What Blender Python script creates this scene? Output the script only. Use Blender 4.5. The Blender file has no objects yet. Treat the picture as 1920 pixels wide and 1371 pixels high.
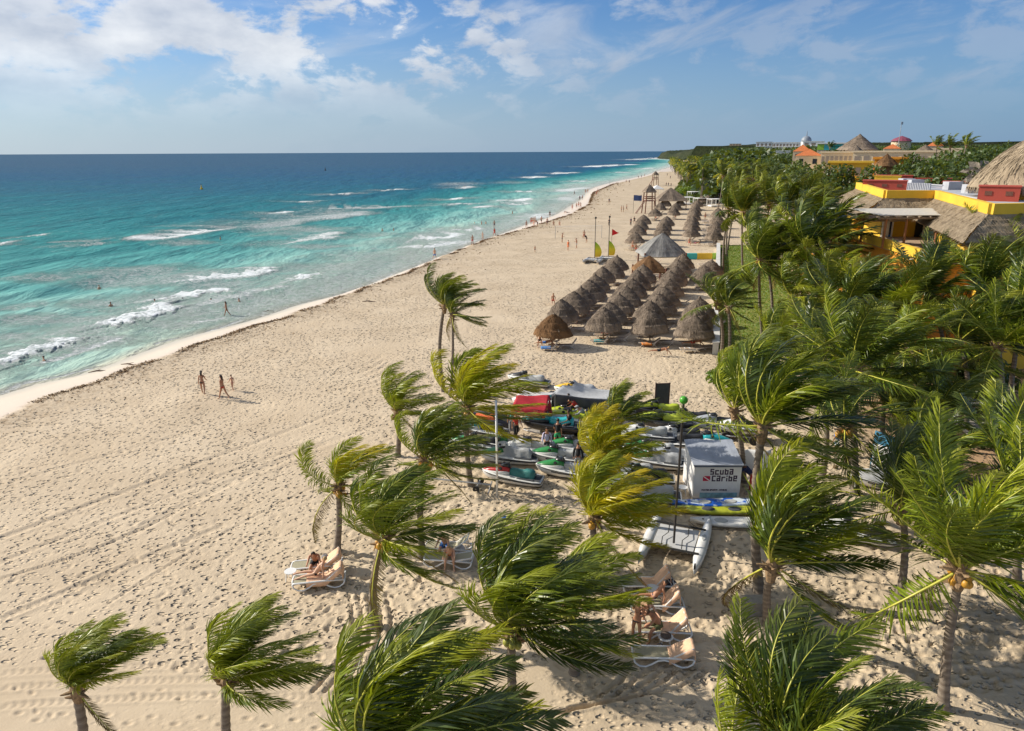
import bpy, bmesh, math, random
import numpy as np
from mathutils import Vector, Matrix, Euler
random.seed(7); np.random.seed(7)
R = math.radians
sc = bpy.context.scene
# ------------------------------------------------------------------ camera
H = 16.5; SEA = -1.0
F = 1321.0; CX, CY = 960.0, 685.5
PITCH = R(16.87); ROLL = R(-0.275)
CM = Matrix.Rotation(R(90) - PITCH, 3, 'X') @ Matrix.Rotation(ROLL, 3, 'Z')
cam_d = bpy.data.cameras.new('camera'); cam = bpy.data.objects.new('camera', cam_d)
sc.collection.objects.link(cam)
cam.matrix_world = Matrix.Translation((0, 0, H)) @ CM.to_4x4()
cam_d.sensor_width = 36.0; cam_d.lens = 36.0 * F / 1920.0
cam_d.clip_start = 0.5; cam_d.clip_end = 80000.0
sc.camera = cam
# ------------------------------------------------------------------ light
SUN_AZ = R(163.0)      # direction to the sun measured from +x towards +y
SUN_EL = R(31.0)
world = bpy.data.worlds.new('World'); sc.world = world; world.use_nodes = True
sun_d = bpy.data.lights.new('sun', 'SUN'); sun_d.energy = 5.0; sun_d.angle = R(0.5); sun_d.color = (1.0, 0.925, 0.80)
sun = bpy.data.objects.new('sun', sun_d); sc.collection.objects.link(sun)
sdir = Vector((math.cos(SUN_AZ) * math.cos(SUN_EL), math.sin(SUN_AZ) * math.cos(SUN_EL), math.sin(SUN_EL)))
sun.rotation_euler = sdir.to_track_quat('Z', 'Y').to_euler(); sun.location = (0, 0, 60)
sc.view_settings.view_transform = 'Standard'; sc.view_settings.look = 'None'
sc.view_settings.gamma = 1.0; sc.view_settings.exposure = 0.30; sc.view_settings.use_curve_mapping = False

class NT:
    def __init__(s, tree): s.t = tree; s.n = tree.nodes; s.l = tree.links
    def new(s, typ, **kw):
        n = s.n.new(typ)
        ins = kw.pop('ins', {})
        for k, v in kw.items(): setattr(n, k, v)
        for k, v in ins.items():
            if isinstance(v, bpy.types.NodeSocket): s.l.new(v, n.inputs[k])
            else: n.inputs[k].default_value = v
        return n
    def math(s, op, a, b=None, c=None, clamp=False):
        n = s.n.new('ShaderNodeMath'); n.operation = op; n.use_clamp = clamp
        for i, v in enumerate((a, b, c)):
            if v is None: continue
            if isinstance(v, bpy.types.NodeSocket): s.l.new(v, n.inputs[i])
            else: n.inputs[i].default_value = v
        return n.outputs[0]
    def mix(s, f, a, b, blend='MIX'):
        n = s.n.new('ShaderNodeMix'); n.data_type = 'RGBA'; n.blend_type = blend
        for i, v in ((0, f), (6, a), (7, b)):
            if isinstance(v, bpy.types.NodeSocket): s.l.new(v, n.inputs[i])
            elif i == 0: n.inputs[i].default_value = v
            else: n.inputs[i].default_value = (*v[:3], 1)
        return n.outputs[2]
    def ramp(s, f, stops):
        n = s.n.new('ShaderNodeValToRGB'); cr = n.color_ramp
        while len(cr.elements) < len(stops): cr.elements.new(0.5)
        for e, (p, c) in zip(cr.elements, stops):
            e.position = p; e.color = (*c, 1) if isinstance(c, tuple) else (c, c, c, 1)
        s.l.new(f, n.inputs[0]); return n.outputs[0]
    def rng(s, v, a, b, c=0.0, d=1.0, smooth=False):
        n = s.n.new('ShaderNodeMapRange'); n.clamp = True
        if smooth: n.interpolation_type = 'SMOOTHSTEP'
        s.l.new(v, n.inputs[0])
        for i, x in enumerate((a, b, c, d)): n.inputs[i + 1].default_value = x
        return n.outputs[0]

# ---- sky: Nishita plus procedural trade-wind clouds
w = NT(world.node_tree); w.n.clear()
sky = w.new('ShaderNodeTexSky', sky_type='NISHITA')
sky.sun_disc = False; sky.sun_elevation = SUN_EL
sky.sun_rotation = math.atan2(sdir.x, sdir.y)
sky.altitude = 0; sky.air_density = 1.0; sky.dust_density = 0.6; sky.ozone_density = 3.0
tc = w.new('ShaderNodeTexCoord')
sep = w.new('ShaderNodeSeparateXYZ', ins={0: tc.outputs['Generated']})
X, Y, Z = sep.outputs
az = w.math('ARCTAN2', X, Y)                     # 0 straight ahead, + to the right
el = w.math('ARCSINE', Z)
comb = w.new('ShaderNodeCombineXYZ', ins={0: az, 1: w.math('MULTIPLY', el, 1.9), 2: 0.0})
shear = w.new('ShaderNodeCombineXYZ', ins={0: w.math('SUBTRACT', az, w.math('MULTIPLY', el, 0.9)), 1: w.math('ADD', w.math('MULTIPLY', el, 2.6), w.math('MULTIPLY', az, -0.25)), 2: 3.1})
big = w.new('ShaderNodeTexNoise', ins={'Vector': comb.outputs[0], 'Scale': 6.2, 'Detail': 3.0, 'Roughness': 0.5, 'Distortion': 0.25})
fine = w.new('ShaderNodeTexNoise', ins={'Vector': comb.outputs[0], 'Scale': 15.0, 'Detail': 9.0, 'Roughness': 0.62, 'Distortion': 0.2})
wisp = w.new('ShaderNodeTexNoise', ins={'Vector': shear.outputs[0], 'Scale': 6.0, 'Detail': 8.0, 'Roughness': 0.6, 'Distortion': 0.6})
hz = w.rng(el, 0.0, 0.42, 1.0, 0.0, True)
left = w.rng(az, -0.75, 0.05, 1.0, 0.0)
dens = w.math('ADD', w.math('MULTIPLY', big.outputs[0], 0.60), w.math('MULTIPLY', fine.outputs[0], 0.56))
dens = w.math('ADD', dens, w.math('MULTIPLY', left, 0.10))
band = w.rng(el, 0.02, 0.13, 0.0, 1.0, True)
puff = w.math('MULTIPLY', w.rng(dens, 0.565, 0.66, 0.0, 0.95, True), w.math('ADD', w.math('MULTIPLY', band, 0.97), 0.03))
right = w.rng(az, -0.1, 0.25, 0.0, 1.0)
wm = w.math('MULTIPLY', w.rng(wisp.outputs[0], 0.485, 0.73, 0.0, 0.8, True), w.rng(el, 0.03, 0.10, 0.1, 1.0))
mask = w.math('MAXIMUM', w.math('MULTIPLY', puff, w.rng(az, -0.1, 0.25, 0.9, 0.45)), w.math('MULTIPLY', wm, w.math('ADD', w.math('MULTIPLY', right, 0.6), 0.4)))
shade = w.new('ShaderNodeTexNoise', ins={'Vector': comb.outputs[0], 'Scale': 9.0, 'Detail': 5.0, 'Roughness': 0.55})
ccol = w.mix(w.rng(shade.outputs[0], 0.35, 0.65), (6.2, 6.7, 7.6), (10.6, 10.7, 10.8))
ccol = w.mix(w.math('MULTIPLY', right, 0.85), ccol, (4.6, 5.4, 6.8))
tint = w.new('ShaderNodeMix', data_type='RGBA', blend_type='MULTIPLY')
tint.inputs[0].default_value = 1.0
w.l.new(sky.outputs[0], tint.inputs[6]); tint.inputs[7].default_value = (0.67, 0.95, 1.30, 1)
# thin salt haze near the horizon, a little brighter towards the sun
hcol = w.mix(w.rng(az, -0.75, 0.7), (6.6, 7.7, 8.7), (2.1, 3.7, 6.1))
skyc = w.mix(w.math('MULTIPLY', w.rng(el, -0.02, 0.19, 0.92, 0.0, True), 0.85), tint.outputs[2], hcol)
outc = w.mix(mask, skyc, ccol)
bg = w.new('ShaderNodeBackground', ins={'Color': outc, 'Strength': 0.072})
wo = w.new('ShaderNodeOutputWorld', ins={'Surface': bg.outputs[0]})

# ------------------------------------------------------------------ helpers
def G(px, py, z=0.0):
    """point of the world at height z seen at photograph position (px, py)"""
    d = CM @ Vector((px - CX, CY - py, -F)); t = (z - H) / d.z
    return Vector((d.x * t, d.y * t, z))
def ray(px, py, dist):
    d = CM @ Vector((px - CX, CY - py, -F)); k = dist / math.hypot(d.x, d.y)
    return Vector((d.x * k, d.y * k, H + d.z * k))
coll = sc.collection
def empty(name, loc, label, cat, group=None, rz=0.0):
    o = bpy.data.objects.new(name, None); coll.objects.link(o); o.location = loc; o.rotation_euler = (0, 0, rz)
    o.empty_display_size = 0.3
    o['label'] = label; o['category'] = cat
    if group: o['group'] = group
    return o
def tag(o, label, cat, group=None):
    o['label'] = label; o['category'] = cat
    if group: o['group'] = group
    return o
class MB:
    """collects geometry for one mesh"""
    def __init__(s): s.v = []; s.f = []; s.m = []; s.cur = 0
    def add(s, vs, fs):
        b = len(s.v); s.v.extend([tuple(v) for v in vs]); s.f.extend([tuple(i + b for i in f) for f in fs]); s.m.extend([s.cur] * len(fs)); return s
    def box(s, c, size, rot=None, taper=1.0):
        x, y, z = [k / 2 for k in size]
        vs = [Vector(p) for p in ((-x, -y, -z), (x, -y, -z), (x, y, -z), (-x, y, -z), (-x * taper, -y * taper, z), (x * taper, -y * taper, z), (x * taper, y * taper, z), (-x * taper, y * taper, z))]
        if rot is not None:
            M = rot if isinstance(rot, Matrix) else Euler(rot).to_matrix()
            vs = [M @ v for v in vs]
        c = Vector(c)
        return s.add([v + c for v in vs], [(0, 3, 2, 1), (4, 5, 6, 7), (0, 1, 5, 4), (1, 2, 6, 5), (2, 3, 7, 6), (3, 0, 4, 7)])
    def tube(s, pts, r, n=6, cap=True):
        pts = [Vector(p) for p in pts]; k = len(pts)
        rs = r if isinstance(r, (list, tuple)) else [r] * k
        vs = []; up = Vector((0, 0, 1))
        for i, p in enumerate(pts):
            t = (pts[min(i + 1, k - 1)] - pts[max(i - 1, 0)]).normalized()
            a = t.cross(up if abs(t.z) < 0.95 else Vector((1, 0, 0))).normalized(); b = t.cross(a)
            if i and a.dot(pa) < 0: a = -a; b = -b
            pa = a
            for j in range(n):
                q = 2 * math.pi * j / n; vs.append(p + (a * math.cos(q) + b * math.sin(q)) * rs[i])
        fs = [(i * n + j, i * n + (j + 1) % n, (i + 1) * n + (j + 1) % n, (i + 1) * n + j) for i in range(k - 1) for j in range(n)]
        if cap: fs += [tuple(range(n))[::-1], tuple((k - 1) * n + j for j in range(n))]
        return s.add(vs, fs)
    def loft(s, secs, cap=True, closed=True):
        n = len(secs[0]); k = len(secs); vs = [p for q in secs for p in q]
        m = n if closed else n - 1
        fs = [(i * n + j, i * n + (j + 1) % n, (i + 1) * n + (j + 1) % n, (i + 1) * n + j) for i in range(k - 1) for j in range(m)]
        if cap: fs += [tuple(range(n))[::-1], tuple((k - 1) * n + j for j in range(n))]
        return s.add(vs, fs)
    def ball(s, c, r, sx=1, sy=1, sz=1, n=10, m=6):
        vs = [(c[0], c[1], c[2] - r * sz)]
        for i in range(1, m):
            a = -math.pi / 2 + math.pi * i / m
            for j in range(n):
                b = 2 * math.pi * j / n
                vs.append((c[0] + r * sx * math.cos(a) * math.cos(b), c[1] + r * sy * math.cos(a) * math.sin(b), c[2] + r * sz * math.sin(a)))
        vs.append((c[0], c[1], c[2] + r * sz)); e = len(vs) - 1
        fs = [(0, 1 + (j + 1) % n, 1 + j) for j in range(n)]
        for i in range(m - 2):
            for j in range(n): fs.append((1 + i * n + j, 1 + i * n + (j + 1) % n, 1 + (i + 1) * n + (j + 1) % n, 1 + (i + 1) * n + j))
        fs += [(1 + (m - 2) * n + j, 1 + (m - 2) * n + (j + 1) % n, e) for j in range(n)]
        return s.add(vs, fs)
    def mesh(s, name, mats=None, smooth=False):
        me = bpy.data.meshes.new(name); me.from_pydata(s.v, [], s.f)
        if mats:
            for m in (mats if isinstance(mats, (list, tuple)) else [mats]): me.materials.append(m)
        if any(s.m): me.polygons.foreach_set('material_index', s.m)
        if smooth: me.polygons.foreach_set('use_smooth', [True] * len(s.f))
        me.update(); return me
    def build(s, name, mats, parent=None, smooth=False, loc=None, rz=0.0):
        return obj(name, s.mesh(name, mats, smooth), parent, loc, rz)
def obj(name, me, parent=None, loc=None, rz=0.0):
    o = bpy.data.objects.new(name, me); coll.objects.link(o)
    if parent is not None: o.parent = parent
    if loc is not None: o.location = loc
    if rz: o.rotation_euler = (0, 0, rz)
    return o
def copy_tree(o, parent=None, kids=None):
    c = o.copy(); coll.objects.link(c); c.parent = parent
    for ch in list(o.children): copy_tree(ch, c)
    return c
def np_mesh(name, V, Fq, mats, attrs=None, smooth=True):
    """mesh from numpy vertices and quad indices with float point attributes"""
    me = bpy.data.meshes.new(name)
    me.vertices.add(len(V)); me.vertices.foreach_set('co', np.asarray(V, np.float32).ravel())
    k = Fq.shape[1]
    me.loops.add(Fq.size); me.loops.foreach_set('vertex_index', Fq.astype(np.int32).ravel())
    me.polygons.add(len(Fq)); me.polygons.foreach_set('loop_start', np.arange(0, Fq.size, k, dtype=np.int32))
    me.polygons.foreach_set('loop_total', np.full(len(Fq), k, np.int32))
    me.polygons.foreach_set('use_smooth', np.full(len(Fq), smooth))
    for m in (mats if isinstance(mats, (list, tuple)) else [mats]): me.materials.append(m)
    for n_, a in (attrs or {}).items():
        at = me.attributes.new(n_, 'FLOAT', 'POINT'); at.data.foreach_set('value', np.asarray(a, np.float32).ravel())
    me.update(); me.validate(); return me
def grid_faces(nr, nc):
    i = np.arange(nr - 1)[:, None] * nc + np.arange(nc - 1)[None, :]
    i = i.ravel(); return np.stack([i, i + 1, i + nc + 1, i + nc], 1)
# value noise in numpy
_rt = np.random.RandomState(3).rand(256, 256)
def vnoise(x, y):
    xi = np.floor(x).astype(int); yi = np.floor(y).astype(int); fx = x - xi; fy = y - yi
    fx = fx * fx * (3 - 2 * fx); fy = fy * fy * (3 - 2 * fy)
    a = _rt[xi & 255, yi & 255]; b = _rt[(xi + 1) & 255, yi & 255]; c = _rt[xi & 255, (yi + 1) & 255]; d = _rt[(xi + 1) & 255, (yi + 1) & 255]
    return (a * (1 - fx) + b * fx) * (1 - fy) + (c * (1 - fx) + d * fx) * fy
def fbm(x, y, o=4):
    r = 0; a = 1; t = 0
    for k in range(o): r = r + a * vnoise(x * 2 ** k + 17 * k, y * 2 ** k + 5 * k); t += a; a *= 0.5
    return r / t
def sstep(a, b, x):
    t = np.clip((x - a) / (b - a), 0, 1); return t * t * (3 - 2 * t)

# ------------------------------------------------------------------ materials
MATS = {}
def mat(name, col, rough=0.6, metal=0.0, var=0.12, scale=6.0, bump=0.0, bscale=40.0, spec=0.5, trans=0.0, coat=0.0, dirt=None):
    if name in MATS: return MATS[name]
    m = bpy.data.materials.new(name); m.use_nodes = True; t = NT(m.node_tree)
    b = m.node_tree.nodes['Principled BSDF']
    co = t.new('ShaderNodeTexCoord')
    nz = t.new('ShaderNodeTexNoise', ins={'Vector': co.outputs['Object'], 'Scale': scale, 'Detail': 5.0, 'Roughness': 0.6})
    lo = tuple(c * (1 - var) for c in col); hi = tuple(min(1, c * (1 + var)) for c in col)
    c = t.mix(t.rng(nz.outputs[0], 0.3, 0.7), lo, hi)
    if dirt:
        n2 = t.new('ShaderNodeTexNoise', ins={'Vector': co.outputs['Object'], 'Scale': scale * 0.5, 'Detail': 6.0, 'Roughness': 0.7})
        c = t.mix(t.rng(n2.outputs[0], 0.5, 0.72, 0.0, 0.7), c, dirt)
    t.l.new(c, b.inputs['Base Color'])
    b.inputs['Roughness'].default_value = rough; b.inputs['Metallic'].default_value = metal
    b.inputs['Specular IOR Level'].default_value = spec
    if coat: b.inputs['Coat Weight'].default_value = coat; b.inputs['Coat Roughness'].default_value = 0.08
    if bump:
        n3 = t.new('ShaderNodeTexNoise', ins={'Vector': co.outputs['Object'], 'Scale': bscale, 'Detail': 4.0})
        bp = t.new('ShaderNodeBump', ins={'Height': n3.outputs[0], 'Strength': bump, 'Distance': 0.02}); t.l.new(bp.outputs[0], b.inputs['Normal'])
    if trans:
        tr = t.new('ShaderNodeBsdfTranslucent', ins={'Color': c}); mx = t.new('ShaderNodeMixShader', ins={0: trans, 1: b.outputs[0], 2: tr.outputs[0]})
        t.l.new(mx.outputs[0], m.node_tree.nodes['Material Output'].inputs[0])
    MATS[name] = m; return m
def attr(t, name): return t.new('ShaderNodeAttribute', attribute_name=name).outputs['Fac']
def leaf_mat(name, dark, light, tr=0.35, rough=0.36, yellow=(0.42, 0.36, 0.04)):
    m = bpy.data.materials.new(name); m.use_nodes = True; t = NT(m.node_tree); b = m.node_tree.nodes['Principled BSDF']
    oi = t.new('ShaderNodeObjectInfo'); a = attr(t, 'rnd'); tp = attr(t, 'tip')
    f = t.math('ADD', t.math('MULTIPLY', a, 0.55), t.math('MULTIPLY', oi.outputs['Random'], 0.5), clamp=True)
    c = t.mix(f, dark, light)
    yf = t.math('MULTIPLY', t.rng(tp, 0.55, 1.0), t.rng(oi.outputs['Random'], 0.3, 1.0, 0.15, 0.75))
    c = t.mix(yf, c, yellow)
    t.l.new(c, b.inputs['Base Color']); b.inputs['Roughness'].default_value = rough; b.inputs['Specular IOR Level'].default_value = 0.4
    tc_ = t.mix(0.55, c, (0.55, 0.62, 0.03), 'MIX')
    trn = t.new('ShaderNodeBsdfTranslucent', ins={'Color': tc_}); mx = t.new('ShaderNodeMixShader', ins={0: tr, 1: b.outputs[0], 2: trn.outputs[0]})
    t.l.new(mx.outputs[0], m.node_tree.nodes['Material Output'].inputs[0]); MATS[name] = m; return m
LEAF_G = leaf_mat('palm_leaf_green', (0.018, 0.045, 0.004), (0.20, 0.255, 0.010), 0.15, 0.42)
LEAF_D = leaf_mat('palm_leaf_dark', (0.012, 0.030, 0.004), (0.075, 0.115, 0.010), 0.10, 0.36, (0.22, 0.19, 0.05))
LEAF_Y = leaf_mat('palm_leaf_yellow', (0.20, 0.21, 0.004), (0.62, 0.49, 0.010), 0.36, 0.36, (0.6, 0.36, 0.03))
LEAF_B = leaf_mat('palm_leaf_dry', (0.12, 0.07, 0.03), (0.26, 0.17, 0.07), 0.1, 0.7, (0.3, 0.18, 0.08))
RACHIS = mat('palm_rib', (0.46, 0.44, 0.06), 0.4, var=0.25)
LEAF_M = leaf_mat('palm_leaf_midgreen', (0.06, 0.105, 0.004), (0.32, 0.35, 0.010), 0.26, 0.40)
TREE_LEAF = leaf_mat('tree_leaf', (0.022, 0.048, 0.010), (0.075, 0.115, 0.022), 0.15, 0.5, (0.12, 0.14, 0.03))
HEDGE_LEAF = leaf_mat('bush_leaf', (0.05, 0.12, 0.012), (0.16, 0.27, 0.03), 0.25, 0.5, (0.25, 0.25, 0.04))
# ------------------------------------------------------------------ shoreline
_w = [(0,742),(60,722),(130,707),(236,670),(327,642),(433,610),(551,575),(640,553),(738,516),(812,488),(883,459),(986,421),(1053,396),(1090,372),(1104,354),(1151,341),(1214,328),(1237,318),(1256,313),(1272,305),(1284,301)]
_wp = [G(a, b, SEA) for a, b in _w]
WY = np.array([-60.0] + [p.y for p in _wp] + [1750, 2050, 2400]); WX = np.array([-92.0] + [p.x for p in _wp] + [340, 395, 2600])
_b = [(0,788),(79,752),(169,721),(252,691),(354,654),(433,626),(532,597),(600,573),(698,536),(765,512),(836,480),(915,449),(994,427),(1072,402),(1104,384),(1112,362),(1151,345),(1214,331),(1240,322)]
_bp = [G(a, b, 0.0) for a, b in _b]
BY = np.array([-60.0] + [p.y for p in _bp] + [4000]); BX = np.array([-86.0] + [p.x for p in _bp] + [4000])
def XW(y): return np.interp(y, WY, WX) + 0.5 * np.sin(y * 0.35) * np.clip((60 - np.abs(y - 60)) / 60, 0, 1)
def XB(y): return np.maximum(np.interp(y, BY, BX), XW(y) + 1.8) + 0.25 * np.sin(y * 0.9) * (np.asarray(y) < 150)
def shore_dist(x, y):
    e = 2.0; sl = (XW(y + e) - XW(y - e)) / (2 * e)
    return (XW(y) - x) / np.sqrt(1 + np.clip(sl, -2, 2) ** 2)
# ------------------------------------------------------------------ sand relief, near field height map
HX0, HX1, HY0, HY1, HS = -48.0, 42.0, 8.0, 84.0, 0.05
nx = int((HX1 - HX0) / HS); ny = int((HY1 - HY0) / HS)
HM = np.zeros((ny, nx), np.float32)
gx, gy = np.meshgrid(HX0 + np.arange(nx) * HS, HY0 + np.arange(ny) * HS)
def trail_zone(x, y):
    """0 = freshly groomed flat sand, 1 = fully trampled"""
    e = 19.6 + 0.4 * np.sin(x * 0.3) + .5 * (vnoise(x * 1.3, y * 1.3) - .5)
    return np.clip(1 - (1 - sstep(e - .35, e + .25, y)) * (1 - sstep(.8, 2.2, x)) * 1.0, 0, 1)
rs = np.random.RandomState(11)
def kernel(a, b, th, dep, rim=0.35):
    r = int(max(a, b) * 2.0 / HS) + 1
    ky, kx = np.mgrid[-r:r + 1, -r:r + 1] * HS
    u = kx * math.cos(th) + ky * math.sin(th); v = -kx * math.sin(th) + ky * math.cos(th)
    q = (u / a) ** 2 + (v / b) ** 2
    return (-dep * np.exp(-q * 1.4) + dep * rim * np.exp(-(np.sqrt(q) - 1.35) ** 2 * 6)).astype(np.float32)
KS = [kernel(rs.uniform(.10, .15), rs.uniform(.05, .075), rs.normal(.35, .7), rs.uniform(.06, .10), .14) for _ in range(48)]
KB = [kernel(rs.uniform(.16, .28), rs.uniform(.11, .18), rs.uniform(0, math.pi), rs.uniform(.035, .07), 0.4) for _ in range(24)]
def stamp(k, x, y, s=1.0):
    r = k.shape[0] // 2; i = int((y - HY0) / HS); j = int((x - HX0) / HS)
    if i - r < 0 or j - r < 0 or i + r + 1 > ny or j + r + 1 > nx: return
    HM[i - r:i + r + 1, j - r:j + r + 1] += k * s
N = 19000
px_ = rs.uniform(HX0, HX1, N); py_ = rs.uniform(16, HY1, N)
dn = fbm(px_ * 0.11 + 3, py_ * 0.11, 3)
tz = trail_zone(px_, py_)
xb_ = XB(py_)
# strip of graded sand parallel to the shore on the left: fewer prints
rel = (px_ - xb_)
calm = np.exp(-((rel - 16 - 0.1 * py_) / 7.0) ** 2) * (py_ < 60)
for i in range(N):
    if px_[i] < xb_[i]: continue
    if tz[i] < 0.5: 
        continue
    if rs.rand() < 0.72 * calm[i]: continue
    if dn[i] < 0.40 and rs.rand() < .8: continue
    k = KS[i % 48] if rs.rand() < 0.9 else KB[i % 24]
    stamp(k, px_[i], py_[i], rs.uniform(0.7, 1.25))
# heavy walking around the jet skis, palms and loungers
for i in range(7000):
    x, y = rs.uniform(-8, 24), rs.uniform(18.5, 58)
    if trail_zone(x, y) > .5: stamp(KB[i % 24], x, y, rs.uniform(.6, 1.3))
# single print trails across the groomed strip
for (x0, y0, x1, y1) in ((-16, 17.6, 2, 16.9), (-15, 16.7, -1, 16.4), (-12, 18.6, -3, 17.3), (-5.5, 19.4, -4.6, 16.6), (-16, 18.9, -13, 16.5)):
    n = int(math.hypot(x1 - x0, y1 - y0) / 0.72)
    for i in range(n):
        t = i / n; stamp(kernel(.15, .075, math.atan2(y1 - y0, x1 - x0), .05, .5), x0 + (x1 - x0) * t + rs.normal(0, .05), y0 + (y1 - y0) * t + (.14 if i % 2 else -.14), 1.1)
# tractor and raking tracks
def track(p0, p1, width, dep, curve=0.0, tread=False):
    global HM
    p0 = np.array(p0[:2]); p1 = np.array(p1[:2]); L = np.linalg.norm(p1 - p0); d = (p1 - p0) / L; nrm = np.array((-d[1], d[0]))
    lo = np.minimum(p0, p1) - 3 - abs(curve); hi = np.maximum(p0, p1) + 3 + abs(curve)
    j0, j1 = [int(np.clip((v - HX0) / HS, 0, nx)) for v in (lo[0], hi[0])]; i0, i1 = [int(np.clip((v - HY0) / HS, 0, ny)) for v in (lo[1], hi[1])]
    if i1 <= i0 or j1 <= j0: return
    X_, Y_ = gx[i0:i1, j0:j1] - p0[0], gy[i0:i1, j0:j1] - p0[1]
    u = X_ * d[0] + Y_ * d[1]; v = X_ * nrm[0] + Y_ * nrm[1] - curve * 4 * (u / L) * (1 - u / L)
    m = (u > 0) & (u < L); prof = np.exp(-(v / width) ** 4)
    dep = dep * 1.35
    h = -dep * prof + dep * .9 * np.exp(-((np.abs(v) - width * 1.25) / (width * .35)) ** 2)
    if tread: h = h + dep * .7 * prof * (np.sin(u * 2 * math.pi / .28 + np.abs(v) * 14) > 0)
    HM[i0:i1, j0:j1] += (h * m * (0.75 + 0.5 * vnoise(u * .4, v * .0 + 3))).astype(np.float32)
for (a, b, wd, dp, tr) in (((0,1010),(640,770),.25,.035,False),((0,1055),(600,822),.22,.03,True),((0,1160),(420,985),.22,.035,True),((20,905),(420,795),.25,.025,True),((250,1000),(700,800),.35,.02,False),((0,1085),(330,960),.12,.04,False),((200,1135),(640,890),.12,.035,True)):
    track(G(*a), G(*b), wd, dp, rs.uniform(-.8, .8), tr)
for (a, b) in (((0,1325),(640,1310)),((0,1262),(560,1255)),((0,1290),(620,1283))):
    track(G(*a), G(*b), .16, .022, .2, True)
for k in range(5): track(G(655 + 17 * k, 1115), G(585 + 22 * k, 1300), .09, .055, .55)
for k in range(6): track(G(1015 + 26 * k, 1345 - 8 * k), G(1180 + 30 * k, 1255), .1, .04, -.35)
for yy in (1128, 1150, 1172, 1196, 1222, 1252): track(G(1300, yy), G(1920, yy + 14), .2, .04, rs.uniform(-.3, .3), yy % 4 == 0)
for yy in range(1300, 1372, 16): track(G(620, yy), G(960, yy - 4), .12, .015, .1)
for k in range(7): track(G(560 + 12 * k, 712 + 5 * k), G(715 + 6 * k, 668 + 7 * k), .2, .035, -1.2)
HM += (0.011 * (fbm(gx * 1.3, gy * 1.3, 3) - .5) + 0.16 * (fbm(gx * .22 + 9, gy * .22, 2) - .5)).astype(np.float32) * 1.0
HM += (0.005 * (fbm(gx * 5, gy * 5, 2) - .5) * trail_zone(gx, gy)).astype(np.float32)
del gx, gy
def HMs(x, y):
    u = (x - HX0) / HS; v = (y - HY0) / HS
    ok = (u > 1) & (v > 1) & (u < nx - 3) & (v < ny - 3)
    uc = np.clip(u, 1, nx - 3); vc = np.clip(v, 1, ny - 3); i = vc.astype(int); j = uc.astype(int); fu = uc - j; fv = vc - i
    h = (HM[i, j] * (1 - fu) + HM[i, j + 1] * fu) * (1 - fv) + (HM[i + 1, j] * (1 - fu) + HM[i + 1, j + 1] * fu) * fv
    fade = np.clip(np.minimum.reduce([u, v, nx - u, ny - v]) * HS / 6, 0, 1)
    return np.where(ok, h * fade, 0)
def sand_z(x, y):
    xw = XW(y); xb = XB(y); t = (x - xw) / np.maximum(xb - xw, .5)
    z = np.where(t < 0, SEA + np.maximum((x - xw) * 0.06, -6), SEA + (0 - SEA) * sstep(0, 1, np.clip(t, 0, 1)) ** 0.8)
    onb = sstep(0.9, 1.25, t)
    # low crest at the seaweed line
    z = z + 0.10 * np.exp(-((x - xb) / 1.6) ** 2) * (t > 0)
    return z + HMs(x, y) * onb
def gz(x, y): return float(sand_z(np.array([x]), np.array([y]))[0])

# sand sheet: fine near, coarser with distance, to the horizon
ys = [G(960, p).y for p in np.arange(1480, 300, -2.35)]
ys = np.array([-60, -40, -25, -12, -5, 0, 4, 7, 9, 10.5] + [y for y in ys if y > 11.2] + [1300, 1500, 1700, 1900, 2050, 2200, 2400, 3000, 5000, 9000, 20000, 60000])
ncol = 680; cc = np.linspace(-1, 1, ncol)
half = np.maximum(0.73 * (np.maximum(ys, 0) * .957 + 4.79) * 1.22 + 1.5, 16); half = np.where(ys < 9, 60, half)
YY, XX = np.meshgrid(ys, cc, indexing='ij'); XX = XX * half[:, None]
sh = shore_dist(XX, YY)
ZZ = sand_z(XX, YY)
ZZ = np.where(YY > 2100, -6, ZZ)
V = np.stack([XX, YY, ZZ], -1).reshape(-1, 3)
bd = (XX - XB(YY)).ravel()
sm = bpy.data.materials.new('beach_sand'); sm.use_nodes = True; t = NT(sm.node_tree); pb = sm.node_tree.nodes['Principled BSDF']
geo = t.new('ShaderNodeNewGeometry'); P = geo.outputs['Position']
a_sd = attr(t, 'shore'); a_bd = attr(t, 'berm'); a_shade = attr(t, 'grove')
n1 = t.new('ShaderNodeTexNoise', ins={'Vector': P, 'Scale': 0.22, 'Detail': 6.0, 'Roughness': 0.6})
n2 = t.new('ShaderNodeTexNoise', ins={'Vector': P, 'Scale': 9.0, 'Detail': 5.0, 'Roughness': 0.7})
dry = t.mix(t.rng(n1.outputs[0], 0.32, 0.68), (0.485, 0.38, 0.258), (0.585, 0.475, 0.338))
dry = t.mix(t.rng(n2.outputs[0], 0.35, 0.7, 0.0, 0.35), dry, (0.60, 0.49, 0.35))
dry = t.mix(a_shade, dry, (0.42, 0.27, 0.15))  # orange sand under the palms, with their shade put into its colour
wet = t.mix(t.rng(a_sd, -3.2, -0.1), (0.72, 0.60, 0.47), (0.55, 0.50, 0.40))
onb = t.rng(a_bd, -0.55, 0.1)
col = t.mix(onb, wet, dry)
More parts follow.
